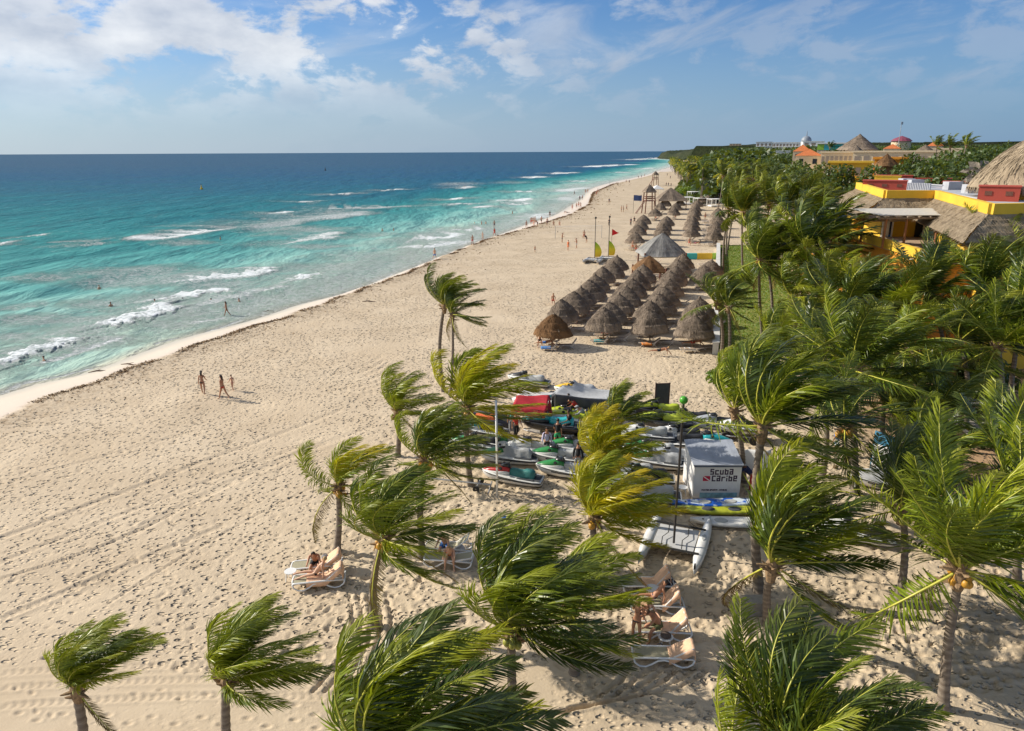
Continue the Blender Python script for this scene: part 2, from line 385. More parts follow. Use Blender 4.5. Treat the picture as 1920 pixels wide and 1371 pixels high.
# seaweed stains along the crest
n3 = t.new('ShaderNodeTexNoise', ins={'Vector': P, 'Scale': 1.6, 'Detail': 7.0, 'Roughness': 0.75})
bandf = t.math('MULTIPLY', t.rng(a_bd, -0.9, -0.1, 0, 1, True), t.rng(a_bd, 0.5, 4.5, 1, 0, True))
col = t.mix(t.math('MULTIPLY', bandf, t.rng(n3.outputs[0], 0.48, 0.68, 0.0, 0.85)), col, (0.17, 0.095, 0.035))
fl = t.math('MULTIPLY', t.rng(a_bd, 3, 30, 0.5, 0.06), t.rng(n3.outputs[0], 0.60, 0.72, 0.0, 1.0))
col = t.mix(t.math('MULTIPLY', fl, t.rng(a_bd, 0, 1)), col, (0.24, 0.16, 0.09))
t.l.new(col, pb.inputs['Base Color'])
t.l.new(t.mix(onb, (0.35, 0.35, 0.35), (0.95, 0.95, 0.95)), pb.inputs['Roughness'])
pb.inputs['Specular IOR Level'].default_value = 0.25
vor = t.new('ShaderNodeTexVoronoi', ins={'Vector': P, 'Scale': 2.6, 'Randomness': 1.0}); vor.feature = 'SMOOTH_F1'
vor2 = t.new('ShaderNodeTexVoronoi', ins={'Vector': P, 'Scale': 1.25, 'Randomness': 1.0}); vor2.feature = 'SMOOTH_F1'
n4 = t.new('ShaderNodeTexNoise', ins={'Vector': P, 'Scale': 3.0, 'Detail': 3.0, 'Roughness': 0.6})
n5 = t.new('ShaderNodeTexNoise', ins={'Vector': P, 'Scale': 14.0, 'Detail': 3.0, 'Roughness': 0.6})
sepP = t.new('ShaderNodeSeparateXYZ', ins={0: P})
farf = t.rng(sepP.outputs[1], 26, 60, 0.75, 1.15)
groom = attr(t, 'groom')
def dents(scale, sx, rot, thr, dep):
    m_ = t.new('ShaderNodeMapping', ins={0: P}); m_.inputs['Rotation'].default_value = (0, 0, rot); m_.inputs['Scale'].default_value = (sx, 1, 1)
    v_ = t.new('ShaderNodeTexVoronoi', ins={'Vector': m_.outputs[0], 'Scale': scale, 'Randomness': 1.0}); sc__ = t.new('ShaderNodeSeparateColor', ins={0: v_.outputs['Color']})
    d_ = t.rng(v_.outputs['Distance'], .12, .30, 1, 0, True); return t.math('MULTIPLY', t.math('MULTIPLY', d_, t.rng(sc__.outputs[0], thr, thr + .05)), -dep)
dens_ = t.new('ShaderNodeTexNoise', ins={'Vector': P, 'Scale': 0.12, 'Detail': 3.0}); dm = t.rng(dens_.outputs[0], .38, .50, .15, 1.0)
dnt = t.math('ADD', t.math('ADD', dents(3.0, .60, R(-14), .10, .15), dents(4.2, .75, R(20), .2, .10)), dents(3.5, .65, R(-5), .3, .11)); dnt = t.math('MULTIPLY', dnt, dm)
hgt = t.math('ADD', t.math('MULTIPLY', dnt, farf), t.math('MULTIPLY', n4.outputs[0], 0.035))
hgt = t.math('ADD', t.math('MULTIPLY', hgt, groom), t.math('MULTIPLY', n5.outputs[0], 0.008))
hgt = t.math('MULTIPLY', hgt, onb)
bp = t.new('ShaderNodeBump', ins={'Height': hgt, 'Strength': 1.0, 'Distance': 1.3}); t.l.new(bp.outputs[0], pb.inputs['Normal'])
groom_a = .06 + .94 * trail_zone(XX, YY)
grove = sstep(0, 4, XX - (8.5 + 0.28 * YY)) * (YY > 22) * (YY < 60) * sstep(24, 30, YY)  # zone under the palms that takes the shaded orange sand tint
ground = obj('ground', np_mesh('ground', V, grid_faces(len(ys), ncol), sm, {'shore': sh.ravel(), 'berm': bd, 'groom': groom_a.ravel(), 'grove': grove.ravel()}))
ground['kind'] = 'structure'

# ------------------------------------------------------------------ sea
pr = np.concatenate([np.arange(830, 300, -1.6), np.arange(300, 287.5, -.7)])
yr = np.array([10, 20, 26] + [y for y in [G(960, p, SEA).y for p in pr] if y > 30] + [12000, 20000, 40000, 75000]); ncs = 660
cs = np.linspace(-1, 1, ncs)
dep = yr * .957 + 5
lo = -.92 * dep - 6; hi = np.minimum(.42 * dep + 10, XW(yr) + 6 + yr * .01); hi = np.where(yr > 1200, .42 * dep, hi)
u = (cs + 1) / 2
YS, UU = np.meshgrid(yr, u, indexing='ij'); XS = lo[:, None] + (hi - lo)[:, None] * UU
sd = shore_dist(XS, YS); sd = np.where(YS > 1700, np.maximum(sd, 400), sd)
foam = np.zeros_like(XS); lace = np.zeros_like(XS); ZS = np.full_like(XS, SEA)
# swell: long crests roughly parallel to the shore
ph = sd * 0.42 + 2.2 * fbm(XS * .02, YS * .02, 2) * 6
amp = 0.20 * sstep(2, 14, sd) * (1 - 0.7 * sstep(80, 300, sd)) * (YS < 900)
ZS += amp * np.sin(ph) * fbm(XS * .05 + 7, YS * .05, 2) * 1.6
def q_near(pts): return G(pts[0][0], pts[0][1], SEA).y < 350
def wave(pts, wpx, hgt=0.35, back=3.0, inten=1.0, lacy=0.6):
    """a breaking crest along a line; foam is sharp on the shore side, lacy behind"""
    Q = np.array([[*G(a, b, SEA)[:2]] for a, b in pts])
    # resample with a bit of wobble
    hgt *= .75; wpx *= 1.55 if q_near(pts) else 1.1; S = np.linspace(0, 1, 14 if len(pts) > 2 else 9); k = np.linspace(0, 1, len(Q))
    q = np.stack([np.interp(S, k, Q[:, 0]), np.interp(S, k, Q[:, 1])], 1)
    ym = q[:, 1].mean(); W = min(max(wpx * ym * ym / (F * (H - SEA)), .5), 4.5 + ym * .016)
    q[:, 0] += np.random.normal(0, W * .22, len(q)); 
    m0 = (XS > q[:, 0].min() - 8 * W) & (XS < q[:, 0].max() + 8 * W) & (YS > q[:, 1].min() - 8 * W) & (YS < q[:, 1].max() + 8 * W)
    ii = np.where(m0.ravel())[0]
    if len(ii) == 0: return
    x = XS.ravel()[ii]; y = YS.ravel()[ii]; best = np.full(len(ii), 1e9); off = np.zeros(len(ii)); al = np.zeros(len(ii))
    for i in range(len(q) - 1):
        a = q[i]; b = q[i + 1]; d = b - a; L = np.linalg.norm(d) + 1e-6; d = d / L
        uu = (x - a[0]) * d[0] + (y - a[1]) * d[1]; vv = (x - a[0]) * -d[1] + (y - a[1]) * d[0]     # left of travel = seaward
        uc = np.clip(uu, 0, L); dist = np.hypot(uu - uc, vv); mk = dist < best
        best[mk] = dist[mk]; off[mk] = vv[mk]; al[mk] = (i + uc[mk] / L) / (len(q) - 1)
    ends = np.hypot(best, 0); beyond = ends > np.abs(off) + 1e-3
    endf = np.exp(-(np.maximum(ends - np.abs(off), 0) / W) ** 2) * np.where(beyond, .5, 1) * (0.5 + 0.5 * sstep(0, .12, al)) * (0.4 + .6 * sstep(0, .1, 1 - al))
    wv = W * (0.65 + 0.7 * vnoise(al * 9 + ym, al * 0 + wpx))
    core = np.where(off > 0, np.exp(-(off / (wv * 1.5)) ** 2), np.exp(-(off / (wv * .45)) ** 2)) * endf
    tail = np.where(off > 0, np.exp(-(off / (wv * back)) ** 2), 0) * endf
    foam.ravel()[ii] = np.maximum(foam.ravel()[ii], core * inten)
    lace.ravel()[ii] = np.maximum(lace.ravel()[ii], tail * lacy)
    ZS.ravel()[ii] += hgt * np.exp(-((off - .2) / max(1.0, W * .8)) ** 2) * endf * (ym < 400)
WV = [([(0,689),(39,674),(98,654),(158,636)], 13, .5, 2.4, 1, .9), ([(193,618),(244,603),(291,587),(335,571)], 12, .5, 2.2, 1, .9), ([(330,567),(378,553),(412,543)], 12, .5, 1.6, 1, .9),
 ([(380,530),(441,520),(484,510),(508,502)], 8, .45, 1.8, 1, .8), ([(354,583),(417,567),(473,553),(559,538)], 4, .2, 2, .8, .6), ([(543,529),(571,522),(593,515)], 6, .3, 1.5, 1, .7),
 ([(232,449),(299,448),(354,442),(412,429)], 6, .45, 1.4, 1, .7), ([(473,431),(551,419),(640,404),(700,398)], 4, .2, 3, .7, .9), ([(563,454),(599,449),(637,436)], 5, .3, 1.5, .9, .6),
 ([(510,402),(552,396)], 4.5, .3, 1.5, 1, .6), ([(571,379),(593,376)], 2.5, .2, 1.5, .9, .4), ([(0,460),(26,457)], 4, .3, 1.5, 1, .6), ([(60,444),(85,441)], 2.5, .3, 1.5, .9, .4), ([(71,687),(158,662),(244,630)], 4, .12, 2.5, .85, .6),
 ([(0,742),(32,728),(60,714)], 3, .05, 2, .7, .4), ([(350,610),(430,598)], 3, .1, 2, .8, .5), ([(789,449),(836,447),(874,439)], 5, .3, 2, 1, .8), ([(874,434),(893,430)], 5, .3, 1.2, 1, .5),
 ([(746,463),(797,466),(858,456)], 5, .25, 3, .95, .9), ([(931,377),(966,378),(1000,373)], 5, .5, 1.5, 1.0, .5), ([(955,384),(1000,382)], 3, .3, 1.5, 1, .5), ([(978,334),(1031,331)], 4, .3, 1.5, 1, .5), ([(1033,327),(1077,323)], 2.5, .3, 2, .9, .5),
 ([(1110,313),(1138,311)], 3, .3, 1.5, 1, .5), ([(1151,311),(1193,308)], 3, .3, 1.5, 1, .5), ([(848,354),(893,350)], 3, .3, 2, .9, .5), ([(600,393),(698,391),(748,387)], 2.2, .2, 3, .75, .7), ([(600,413),(690,401)], 6, .2, 3, .8, 1),
 ([(848,375),(864,372)], 3, .2, 1.3, 1, .3), ([(858,384),(872,382)], 3, .2, 1.3, 1, .3), ([(890,390),(902,388)], 3, .2, 1.3, 1, .3), ([(740,357),(752,355)], 3, .2, 1.3, 1, .3), ([(640,365),(652,363)], 2.5, .2, 1.3, 1, .3), ([(978,361),(990,359)], 2, .2, 1.3, 1, .3),
 ([(1076,360),(1102,352)], 5, .2, 2, .9, .6), ([(1060,378),(1094,366)], 4, .2, 2, .8, .6), ([(860,462),(880,452)], 4, .2, 2, .8, .7), ([(1005,412),(1028,400)], 5, .3, 2, .9, .6), ([(1200,300),(1240,297)], 3, .3, 2, .8, .6), ([(1222,296),(1245,296)], 2, .3, 2, .9, .6),
 ([(1245,299),(1290,298)], 2, .1, 2, .8, .6), ([(1090,340),(1100,339)], 2, .2, 1.3, 1, .3), ([(1160,325),(1190,322)], 2, .2, 1.3, .8, .5), ([(1200,318),(1225,315)], 2, .2, 1.3, .8, .5), ([(150,462),(200,455)], 3, .15, 2, .6, .7), ([(80,455),(180,456)], 2, .15, 2, .55, .7)]
for wv_ in WV: wave(*wv_)
# drifting foam lace patches
def patch(px, py, rx, ry, a):
    c = G(px, py, SEA); yw = c.y; sx = rx / F * yw; sy = ry * yw * yw / (F * (H - SEA))
    q = ((XS - c.x - (YS - c.y) * c.x / max(c.y, 1) * 0) / sx) ** 2 + ((YS - c.y) / sy) ** 2
    np.maximum(lace, a * np.exp(-q * 1.2), out=lace)
for p in ((250,510,130,14,.9),(370,515,80,12,.75),(190,570,90,10,.7),(300,560,90,12,.8),(60,600,90,12,.75),(150,625,100,12,.8),(650,520,90,22,.75),(740,495,80,18,.8),(600,540,70,12,.7),(800,470,60,10,.7),(120,600,60,8,.7),(660,400,60,4,.8),(520,440,60,5,.6),(700,480,110,14,.6),(860,345,50,4,.6),(960,342,50,3,.5),(1080,350,30,8,.7),(1050,380,60,10,.6),(950,410,50,8,.5),(560,500,60,8,.6),(90,520,90,10,.7),(330,590,100,16,.85),(180,640,110,14,.8),(60,660,80,12,.7),(280,525,150,14,1),(200,600,140,10,.9),(420,535,80,12,.9),(320,610,60,12,.9),(130,655,60,10,.9),(20,630,60,14,.9),(650,500,90,14,.9),(600,462,90,5,.7),(800,440,60,6,.7),(450,560,90,12,.75),(640,545,60,12,.8),(720,520,70,16,.9),(790,490,50,12,.9),(560,430,110,6,.9),(640,400,70,5,.8),(350,455,60,5,.7),(860,455,50,8,.8),(900,440,40,6,.7),(30,575,70,9,.6),(980,378,40,4,.7),(700,440,60,6,.5)): patch(*p)
# swash: thin foam edge at the water line
edge = np.exp(-((sd - .5 - .4 * np.sin(YS * .6)) / .35) ** 2) * (YS < 130) * .8 * sstep(.35, .55, fbm(XS * .3, YS * .3, 2))
foam = np.maximum(foam, edge)
lace = np.maximum(lace, .8 * np.exp(-((sd - 4) / 6.0) ** 2) * sstep(60, 85, YS) * (YS < 1300))
VS = np.stack([XS, YS, ZS], -1).reshape(-1, 3)
wm_ = bpy.data.materials.new('sea_water'); wm_.use_nodes = True; t = NT(wm_.node_tree); pb = wm_.node_tree.nodes['Principled BSDF']
geo = t.new('ShaderNodeNewGeometry'); P = geo.outputs['Position']
a_sd = attr(t, 'shore'); a_f = attr(t, 'foam'); a_l = attr(t, 'lace'); a_y = attr(t, 'offing')
nA = t.new('ShaderNodeTexNoise', ins={'Vector': P, 'Scale': 0.018, 'Detail': 5.0, 'Roughness': 0.55})
mp = t.new('ShaderNodeMapping', ins={0: P}); mp.inputs['Rotation'].default_value = (0, 0, R(-32)); mp.inputs['Scale'].default_value = (0.16, 0.035, 0.1)
nB = t.new('ShaderNodeTexNoise', ins={'Vector': mp.outputs[0], 'Scale': 1.0, 'Detail': 6.0, 'Roughness': 0.65, 'Distortion': 0.8})
dn_ = t.math('ADD', a_y, t.math('MULTIPLY', t.math('SUBTRACT', nA.outputs[0], 0.5), 0.22))
dn_ = t.math('ADD', dn_, t.math('MULTIPLY', t.math('SUBTRACT', nB.outputs[0], 0.5), 0.22), clamp=True)
deep = t.ramp(dn_, [(0.0, (0.44, 0.57, 0.47)), (0.10, (0.31, 0.53, 0.46)), (0.24, (0.12, 0.38, 0.35)), (0.45, (0.022, 0.235, 0.235)), (0.60, (0.003, 0.160, 0.195)), (0.74, (0.002, 0.105, 0.180)), (0.86, (0.007, 0.082, 0.180)), (1.0, (0.026, 0.082, 0.165))])
near = t.mix(t.rng(a_sd, 0.0, 2.2), (0.50, 0.47, 0.37), deep)
chop_shade = t.new('ShaderNodeTexNoise', ins={'Vector': mp.outputs[0], 'Scale': 5.0, 'Detail': 7.0, 'Roughness': 0.75, 'Distortion': 1.0})  # light and dark sides of small ripples, mixed into the water colour
near = t.mix(t.rng(chop_shade.outputs[0], .42, .66, 0.0, .38), near, (0.001, 0.05, 0.075))
near = t.mix(t.rng(chop_shade.outputs[0], .46, .34, 0.0, .14), near, (0.35, 0.55, 0.55))
dk = t.math('MULTIPLY', t.rng(nB.outputs[0], 0.50, 0.66, 0.0, 0.55), t.rng(a_sd, 5, 25))
near = t.mix(dk, near, (0.02, 0.12, 0.14))
vor = t.new('ShaderNodeTexVoronoi', ins={'Vector': P, 'Scale': 0.85, 'Randomness': 1.0}); vor.feature = 'DISTANCE_TO_EDGE'
wrp = t.new('ShaderNodeTexNoise', ins={'Vector': P, 'Scale': 0.9, 'Detail': 5.0, 'Roughness': 0.7})
mv = t.new('ShaderNodeVectorMath', operation='ADD', ins={0: P}); sc_ = t.new('ShaderNodeVectorMath', operation='SCALE', ins={0: wrp.outputs['Color']}); sc_.inputs['Scale'].default_value = 3.0
t.l.new(sc_.outputs[0], mv.inputs[1]); t.l.new(mv.outputs[0], vor.inputs['Vector'])
nF = t.new('ShaderNodeTexNoise', ins={'Vector': P, 'Scale': 2.2, 'Detail': 8.0, 'Roughness': 0.72})
nG = t.new('ShaderNodeTexNoise', ins={'Vector': P, 'Scale': 0.35, 'Detail': 4.0, 'Roughness': 0.6})
ff = t.math('ADD', a_f, t.math('MULTIPLY', t.math('SUBTRACT', nF.outputs[0], 0.5), 2.2))
f1 = t.math('MULTIPLY', t.rng(ff, 0.30, 0.95), t.rng(a_f, 0.05, 0.22))
lc = t.math('MULTIPLY', t.rng(vor.outputs['Distance'], 0.24, 0.04), t.rng(t.math('ADD', a_l, t.math('MULTIPLY', t.math('SUBTRACT', nG.outputs[0], 0.5), 1.6)), 0.2, 0.75))
lc = t.math('MULTIPLY', lc, t.rng(nF.outputs[0], 0.3, 0.6))
ft = t.math('MAXIMUM', f1, t.math('MULTIPLY', lc, 0.85))
nL = t.new('ShaderNodeTexNoise', ins={'Vector': mv.outputs[0], 'Scale': 1.1, 'Detail': 6.0, 'Roughness': 0.8})
ft = t.math('MAXIMUM', ft, t.math('MULTIPLY', t.rng(a_l, 0.12, 0.7, 0, 0.92), t.rng(nL.outputs[0], 0.46, 0.66)))
foamc = t.mix(t.rng(nF.outputs[0], 0.3, 0.6), (0.68, 0.78, 0.80), (0.83, 0.85, 0.86))
t.l.new(t.mix(ft, near, foamc), pb.inputs['Base Color'])
t.l.new(t.mix(ft, (0.26, 0.26, 0.26), (0.8, 0.8, 0.8)), pb.inputs['Roughness'])
pb.inputs['IOR'].default_value = 1.33; pb.inputs['Specular IOR Level'].default_value = 0.14
mp2 = t.new('ShaderNodeMapping', ins={0: P}); mp2.inputs['Rotation'].default_value = (0, 0, R(-30)); mp2.inputs['Scale'].default_value = (1.0, 0.35, 1)
r1 = t.new('ShaderNodeTexNoise', ins={'Vector': mp2.outputs[0], 'Scale': 0.45, 'Detail': 6.0, 'Roughness': 0.62, 'Distortion': 0.5})
r2 = t.new('ShaderNodeTexNoise', ins={'Vector': mp2.outputs[0], 'Scale': 0.10, 'Detail': 5.0, 'Roughness': 0.6})
hh = t.math('MULTIPLY', t.math('ADD', t.math('MULTIPLY', r1.outputs[0], 0.9), t.math('MULTIPLY', r2.outputs[0], 2.6)), t.rng(ft, 0, 1, 1, .35))
hh = t.math('ADD', hh, t.math('MULTIPLY', t.math('MULTIPLY', ft, nF.outputs[0]), 0.22))
bp = t.new('ShaderNodeBump', ins={'Height': hh, 'Strength': 0.8, 'Distance': 1.0}); t.l.new(bp.outputs[0], pb.inputs['Normal'])
dif = t.new('ShaderNodeBsdfDiffuse', ins={'Color': t.mix(ft, near, foamc), 'Normal': bp.outputs[0]}); gls = t.new('ShaderNodeBsdfGlossy', ins={'Roughness': 0.28, 'Normal': bp.outputs[0]})
fr_ = t.new('ShaderNodeFresnel', ins={'IOR': 1.33, 'Normal': bp.outputs[0]}); fac_ = t.math('MULTIPLY', t.math('MULTIPLY', t.math('MINIMUM', fr_.outputs[0], .36), 0.34), t.math('SUBTRACT', 1.0, ft))
mxs = t.new('ShaderNodeMixShader', ins={0: fac_, 1: dif.outputs[0], 2: gls.outputs[0]}); t.l.new(mxs.outputs[0], wm_.node_tree.nodes['Material Output'].inputs[0])
off1 = np.interp(sd, [0, 5, 15, 32, 60, 100, 150], [0.0, .04, .09, .18, .31, .46, .58])
pyv = np.log10(np.maximum(YS * 1.0, 10))
off2 = np.interp(pyv, [1.6, 2.0, 2.2, 2.35, 2.5, 2.65, 2.85, 3.1], [.22, .32, .47, .59, .69, .79, .91, 1.0])
wmix = sstep(15, 90, sd); offing = off1 * (1 - wmix) + np.maximum(off2, off1 * .9) * wmix
water = obj('water', np_mesh('water', VS, grid_faces(len(yr), ncs), wm_, {'shore': sd.ravel(), 'foam': foam.ravel(), 'lace': lace.ravel(), 'offing': offing.ravel()}))
water['kind'] = 'structure'

# ------------------------------------------------------------------ seaweed line: small brown clumps
def scatter_quads(name, C, size, mats, seed=1, flat=0.0, aspect=1.6, rnd=True, upbias=0.0):
    """many small leaf-shaped faces at centres C"""
    r = np.random.RandomState(seed); n = len(C); C = np.asarray(C, float)
    a = r.normal(size=(n, 3)); a[:, 2] *= (1 - flat); a /= np.linalg.norm(a, axis=1)[:, None] + 1e-9
    b = r.normal(size=(n, 3)); b[:, 2] = b[:, 2] * (1 - flat); b -= (a * b).sum(1)[:, None] * a; b /= np.linalg.norm(b, axis=1)[:, None] + 1e-9
    s = (np.asarray(size) * r.uniform(.6, 1.4, n))[:, None]
    p0 = C - a * s * aspect / 2; p1 = C + b * s / 2; p2 = C + a * s * aspect / 2; p3 = C - b * s / 2
    V = np.stack([p0, p1, p2, p3], 1).reshape(-1, 3); Fc = np.arange(4 * n).reshape(-1, 4)
    rr = np.repeat(r.rand(n), 4)
    return np_mesh(name, V, Fc, mats, {'rnd': rr, 'tip': np.repeat(r.rand(n) ** 3, 4)}, smooth=False)
wr = np.random.RandomState(5)
wy = np.concatenate([wr.uniform(40, 75, 3200), 75 * (8 ** wr.rand(6000)) ** .8])
wx = XB(wy) + wr.normal(0, .24, len(wy)) + (wr.rand(len(wy)) < .2) * wr.exponential(2.6, len(wy)) + .15
keep = (vnoise(wy * .5, wy * 0 + 2) > .3); wx = wx[keep]; wy = wy[keep]
wz = sand_z(wx, wy) + .03
WEED = mat('seaweed', (0.20, 0.115, 0.045), 0.9, var=.5, scale=3)
sw = obj('seaweed', scatter_quads('seaweed', np.stack([wx, wy, wz], 1), np.clip(.02 + wy * .0012, 0, .5), WEED, 4, .7, 1.8)); sw['kind'] = 'stuff'
sw['label'] = 'brown seaweed washed up along the crest of the beach'
# ------------------------------------------------------------------ wind-blown coconut palms
WIND = np.array([1.0, 0.42, 0.20]); WIND /= np.linalg.norm(WIND)
_frc = {}
def frond_mesh(az, el, var, det, dry=False):
    key = (az, el, var, det, dry)
    if key in _frc: return _frc[key]
    r = np.random.RandomState(abs(hash((az, el, var, det, dry))) % 100000)
    A = R(az + r.uniform(-6, 6)); E = R(el + r.uniform(-5, 5)); n = 14 if det else 9; L = 4.0 * r.uniform(.92, 1.06)
    d = np.array([math.cos(A) * math.cos(E), math.sin(A) * math.cos(E), math.sin(E)])
    wk = (r.uniform(1.7, 2.9) if var < 2 else r.uniform(.5, 1.25)) * (0.45 if dry else 1); gk = r.uniform(.45, .95) * (1.7 if dry else 1)
    p = np.zeros(3); P = [p.copy()]; T = [d.copy()]
    for i in range(n):
        s = (i + .5) / n; ds = 1.0 / n
        d = d + WIND * wk * (.25 + 1.5 * s) * ds + np.array([0, 0, -1]) * gk * (.2 + 1.7 * s) * ds
        d /= np.linalg.norm(d); p = p + d * L / n; P.append(p.copy()); T.append(d.copy())
    P = np.array(P); T = np.array(T)
    mb = MB(); mb.tube(P, [max(.040 * (1 - i / n) ** .8, .006) * (1.7 if i == 0 else 1) for i in range(n + 1)], 5 if det else 3)
    nr = len(mb.v); nrf = len(mb.f)
    nl = 76 if det else 36
    s = np.linspace(.13, .995, nl); s = np.concatenate([s, s]) + r.normal(0, .003, 2 * nl); s = np.clip(s, 0.1, 1)
    sg = np.concatenate([np.ones(nl), -np.ones(nl)])
    k = s * n; i0 = np.clip(k.astype(int), 0, n - 1); f = (k - i0)[:, None]
    p0 = P[i0] * (1 - f) + P[i0 + 1] * f; t_ = T[i0] * (1 - f) + T[i0 + 1] * f; t_ /= np.linalg.norm(t_, axis=1)[:, None]
    tw = r.uniform(-.35, .35)
    up = np.array([0, math.sin(tw), math.cos(tw)]) + 0.25 * np.array([-math.cos(A), -math.sin(A), 0])
    side = np.cross(t_, up); side /= np.linalg.norm(side, axis=1)[:, None] + 1e-9
    # a strong gust bends the blades of both sides down wind
    prof = np.sin(np.pi * np.clip(.10 + .86 * s, 0, 1)) ** .55
    ln = (1.0 if not dry else .7) * prof * r.uniform(.85, 1.1, 2 * nl)
    gust = r.uniform(.35, .85) * (1 if var < 2 else .55)
    fwd = .5 + .5 * s[:, None]
    d1 = side * sg[:, None] * .8 + t_ * fwd + WIND * gust + np.array([0, 0, -.2 if not dry else -.7]) + r.normal(0, .10, (2 * nl, 3))
    d1 /= np.linalg.norm(d1, axis=1)[:, None]
    d2 = d1 + WIND * .55 + np.array([0, 0, -.5]) + r.normal(0, .13, (2 * nl, 3)); d2 /= np.linalg.norm(d2, axis=1)[:, None]
    nrm = np.cross(t_, side); wv = np.cross(d1, nrm); wv /= np.linalg.norm(wv, axis=1)[:, None] + 1e-9
    rot = r.normal(0, .35, 2 * nl)[:, None]; wv = wv * np.cos(rot) + np.cross(d1, wv) * np.sin(rot)
    wd = ((.050 if det else .12) * (.6 + .4 * prof) * (1 if not dry else .6))[:, None] / 2
    l = ln[:, None]
    a0 = p0 - wv * wd * .55; a1 = p0 + wv * wd * .55
    q = p0 + d1 * l * .38; b0 = q - wv * wd; b1 = q + wv * wd
    q2 = q + (d1 * .4 + d2 * .6) * l * .32; c0 = q2 - wv * wd * .75; c1 = q2 + wv * wd * .75
    tip = q2 + d2 * l * .32
    m = 2 * nl
    if det:
        Vv = np.stack([a0, a1, b0, b1, c0, c1, tip], 1).reshape(-1, 3); base = nr + 7 * np.arange(m)
        quads = np.concatenate([np.stack([base, base + 1, base + 3, base + 2], 1), np.stack([base + 2, base + 3, base + 5, base + 4], 1)])
        tris = np.stack([base + 4, base + 5, base + 6], 1); per = 7
    else:
        Vv = np.stack([a0, a1, b0, b1, tip], 1).reshape(-1, 3); base = nr + 5 * np.arange(m)
        quads = np.stack([base, base + 1, base + 3, base + 2], 1); tris = np.stack([base + 2, base + 3, base + 4], 1); per = 5
    me = bpy.data.meshes.new('frond')
    faces = mb.f + [tuple(int(x) for x in q_) for q_ in quads] + [tuple(int(x) for x in q_) for q_ in tris]
    me.from_pydata([tuple(v) for v in mb.v] + [tuple(v) for v in Vv], [], faces)
    me.materials.append(RACHIS); me.materials.append(LEAF_G if not dry else LEAF_B)
    mi = np.zeros(len(faces), np.int32); mi[nrf:] = 1; me.polygons.foreach_set('material_index', mi)
    sm_ = np.zeros(len(faces), bool); sm_[:nrf] = True; me.polygons.foreach_set('use_smooth', sm_)
    rn = np.concatenate([np.full(nr, .5), np.repeat(r.rand(m), per)]); tpv = np.concatenate([np.zeros(nr), np.repeat(s * .8, per) + np.tile([0, 0, .08, .08, .14, .14, .2][:per] if det else [0, 0, .1, .1, .2], m)])
    for n_, a_ in (('rnd', rn), ('tip', tpv)):
        at = me.attributes.new(n_, 'FLOAT', 'POINT'); at.data.foreach_set('value', a_.astype(np.float32))
    me.update(); _frc[key] = me; return me
# bark with ring scars
bk = bpy.data.materials.new('palm_bark'); bk.use_nodes = True; t = NT(bk.node_tree); pb = bk.node_tree.nodes['Principled BSDF']
co = t.new('ShaderNodeTexCoord'); mp = t.new('ShaderNodeMapping', ins={0: co.outputs['Object']}); mp.inputs['Scale'].default_value = (2, 2, 10)
n1 = t.new('ShaderNodeTexNoise', ins={'Vector': mp.outputs[0], 'Scale': 1.6, 'Detail': 5.0, 'Roughness': 0.7})
ringa = attr(t, 'ring')
c = t.mix(t.rng(n1.outputs[0], 0.3, 0.7), (0.16, 0.125, 0.095), (0.33, 0.28, 0.225)); c = t.mix(t.math('MULTIPLY', ringa, .65), c, (0.09, 0.065, 0.045))
t.l.new(c, pb.inputs['Base Color']); pb.inputs['Roughness'].default_value = .85
bp = t.new('ShaderNodeBump', ins={'Height': n1.outputs[0], 'Strength': .5, 'Distance': .03}); t.l.new(bp.outputs[0], pb.inputs['Normal'])
SHEATH = mat('palm_sheath', (0.26, 0.17, 0.09), .85, var=.4, scale=14, bump=.5)
SHEATH_G = mat('palm_crownshaft', (0.30, 0.30, 0.07), .5, var=.3, scale=6)
NUT = mat('coconut_husk', (0.30, 0.30, 0.05), .45, var=.35, scale=3)
NUT2 = mat('coconut_orange', (0.55, 0.28, 0.03), .45, var=.3, scale=3)
def trunk_mesh(base, top, r0, r1, seed):
    r = np.random.RandomState(seed); base = np.array(base, float); top = np.array(top, float); d = top - base; Ln = np.linalg.norm(d)
    n = max(10, int(Ln / .13)); ns = 10; side = np.array([r.uniform(-1, 1), r.uniform(-.6, .6), 0]) * Ln * .045
    V = []; ring = []
    for i in range(n + 1):
        u = i / n; c = base + d * u + side * math.sin(math.pi * u) + np.array([d[0], d[1], 0]) * (u ** 1.6 - u) * .6
        scar = (i % 2); rr = r0 + (r1 - r0) * u + (.55 * r0 * math.exp(-u * Ln / .35)) + (.012 if scar else -.006)
        for j in range(ns):
            a = 2 * math.pi * j / ns; V.append(c + np.array([math.cos(a), math.sin(a), 0]) * rr * (1 + r.uniform(-.03, .03))); ring.append(1.0 if not scar else .1)
    Fq = [(i * ns + j, i * ns + (j + 1) % ns, (i + 1) * ns + (j + 1) % ns, (i + 1) * ns + j) for i in range(n) for j in range(ns)]
    return np_mesh('trunk', np.array(V) - base, np.array(Fq), bk, {'ring': np.array(ring)})
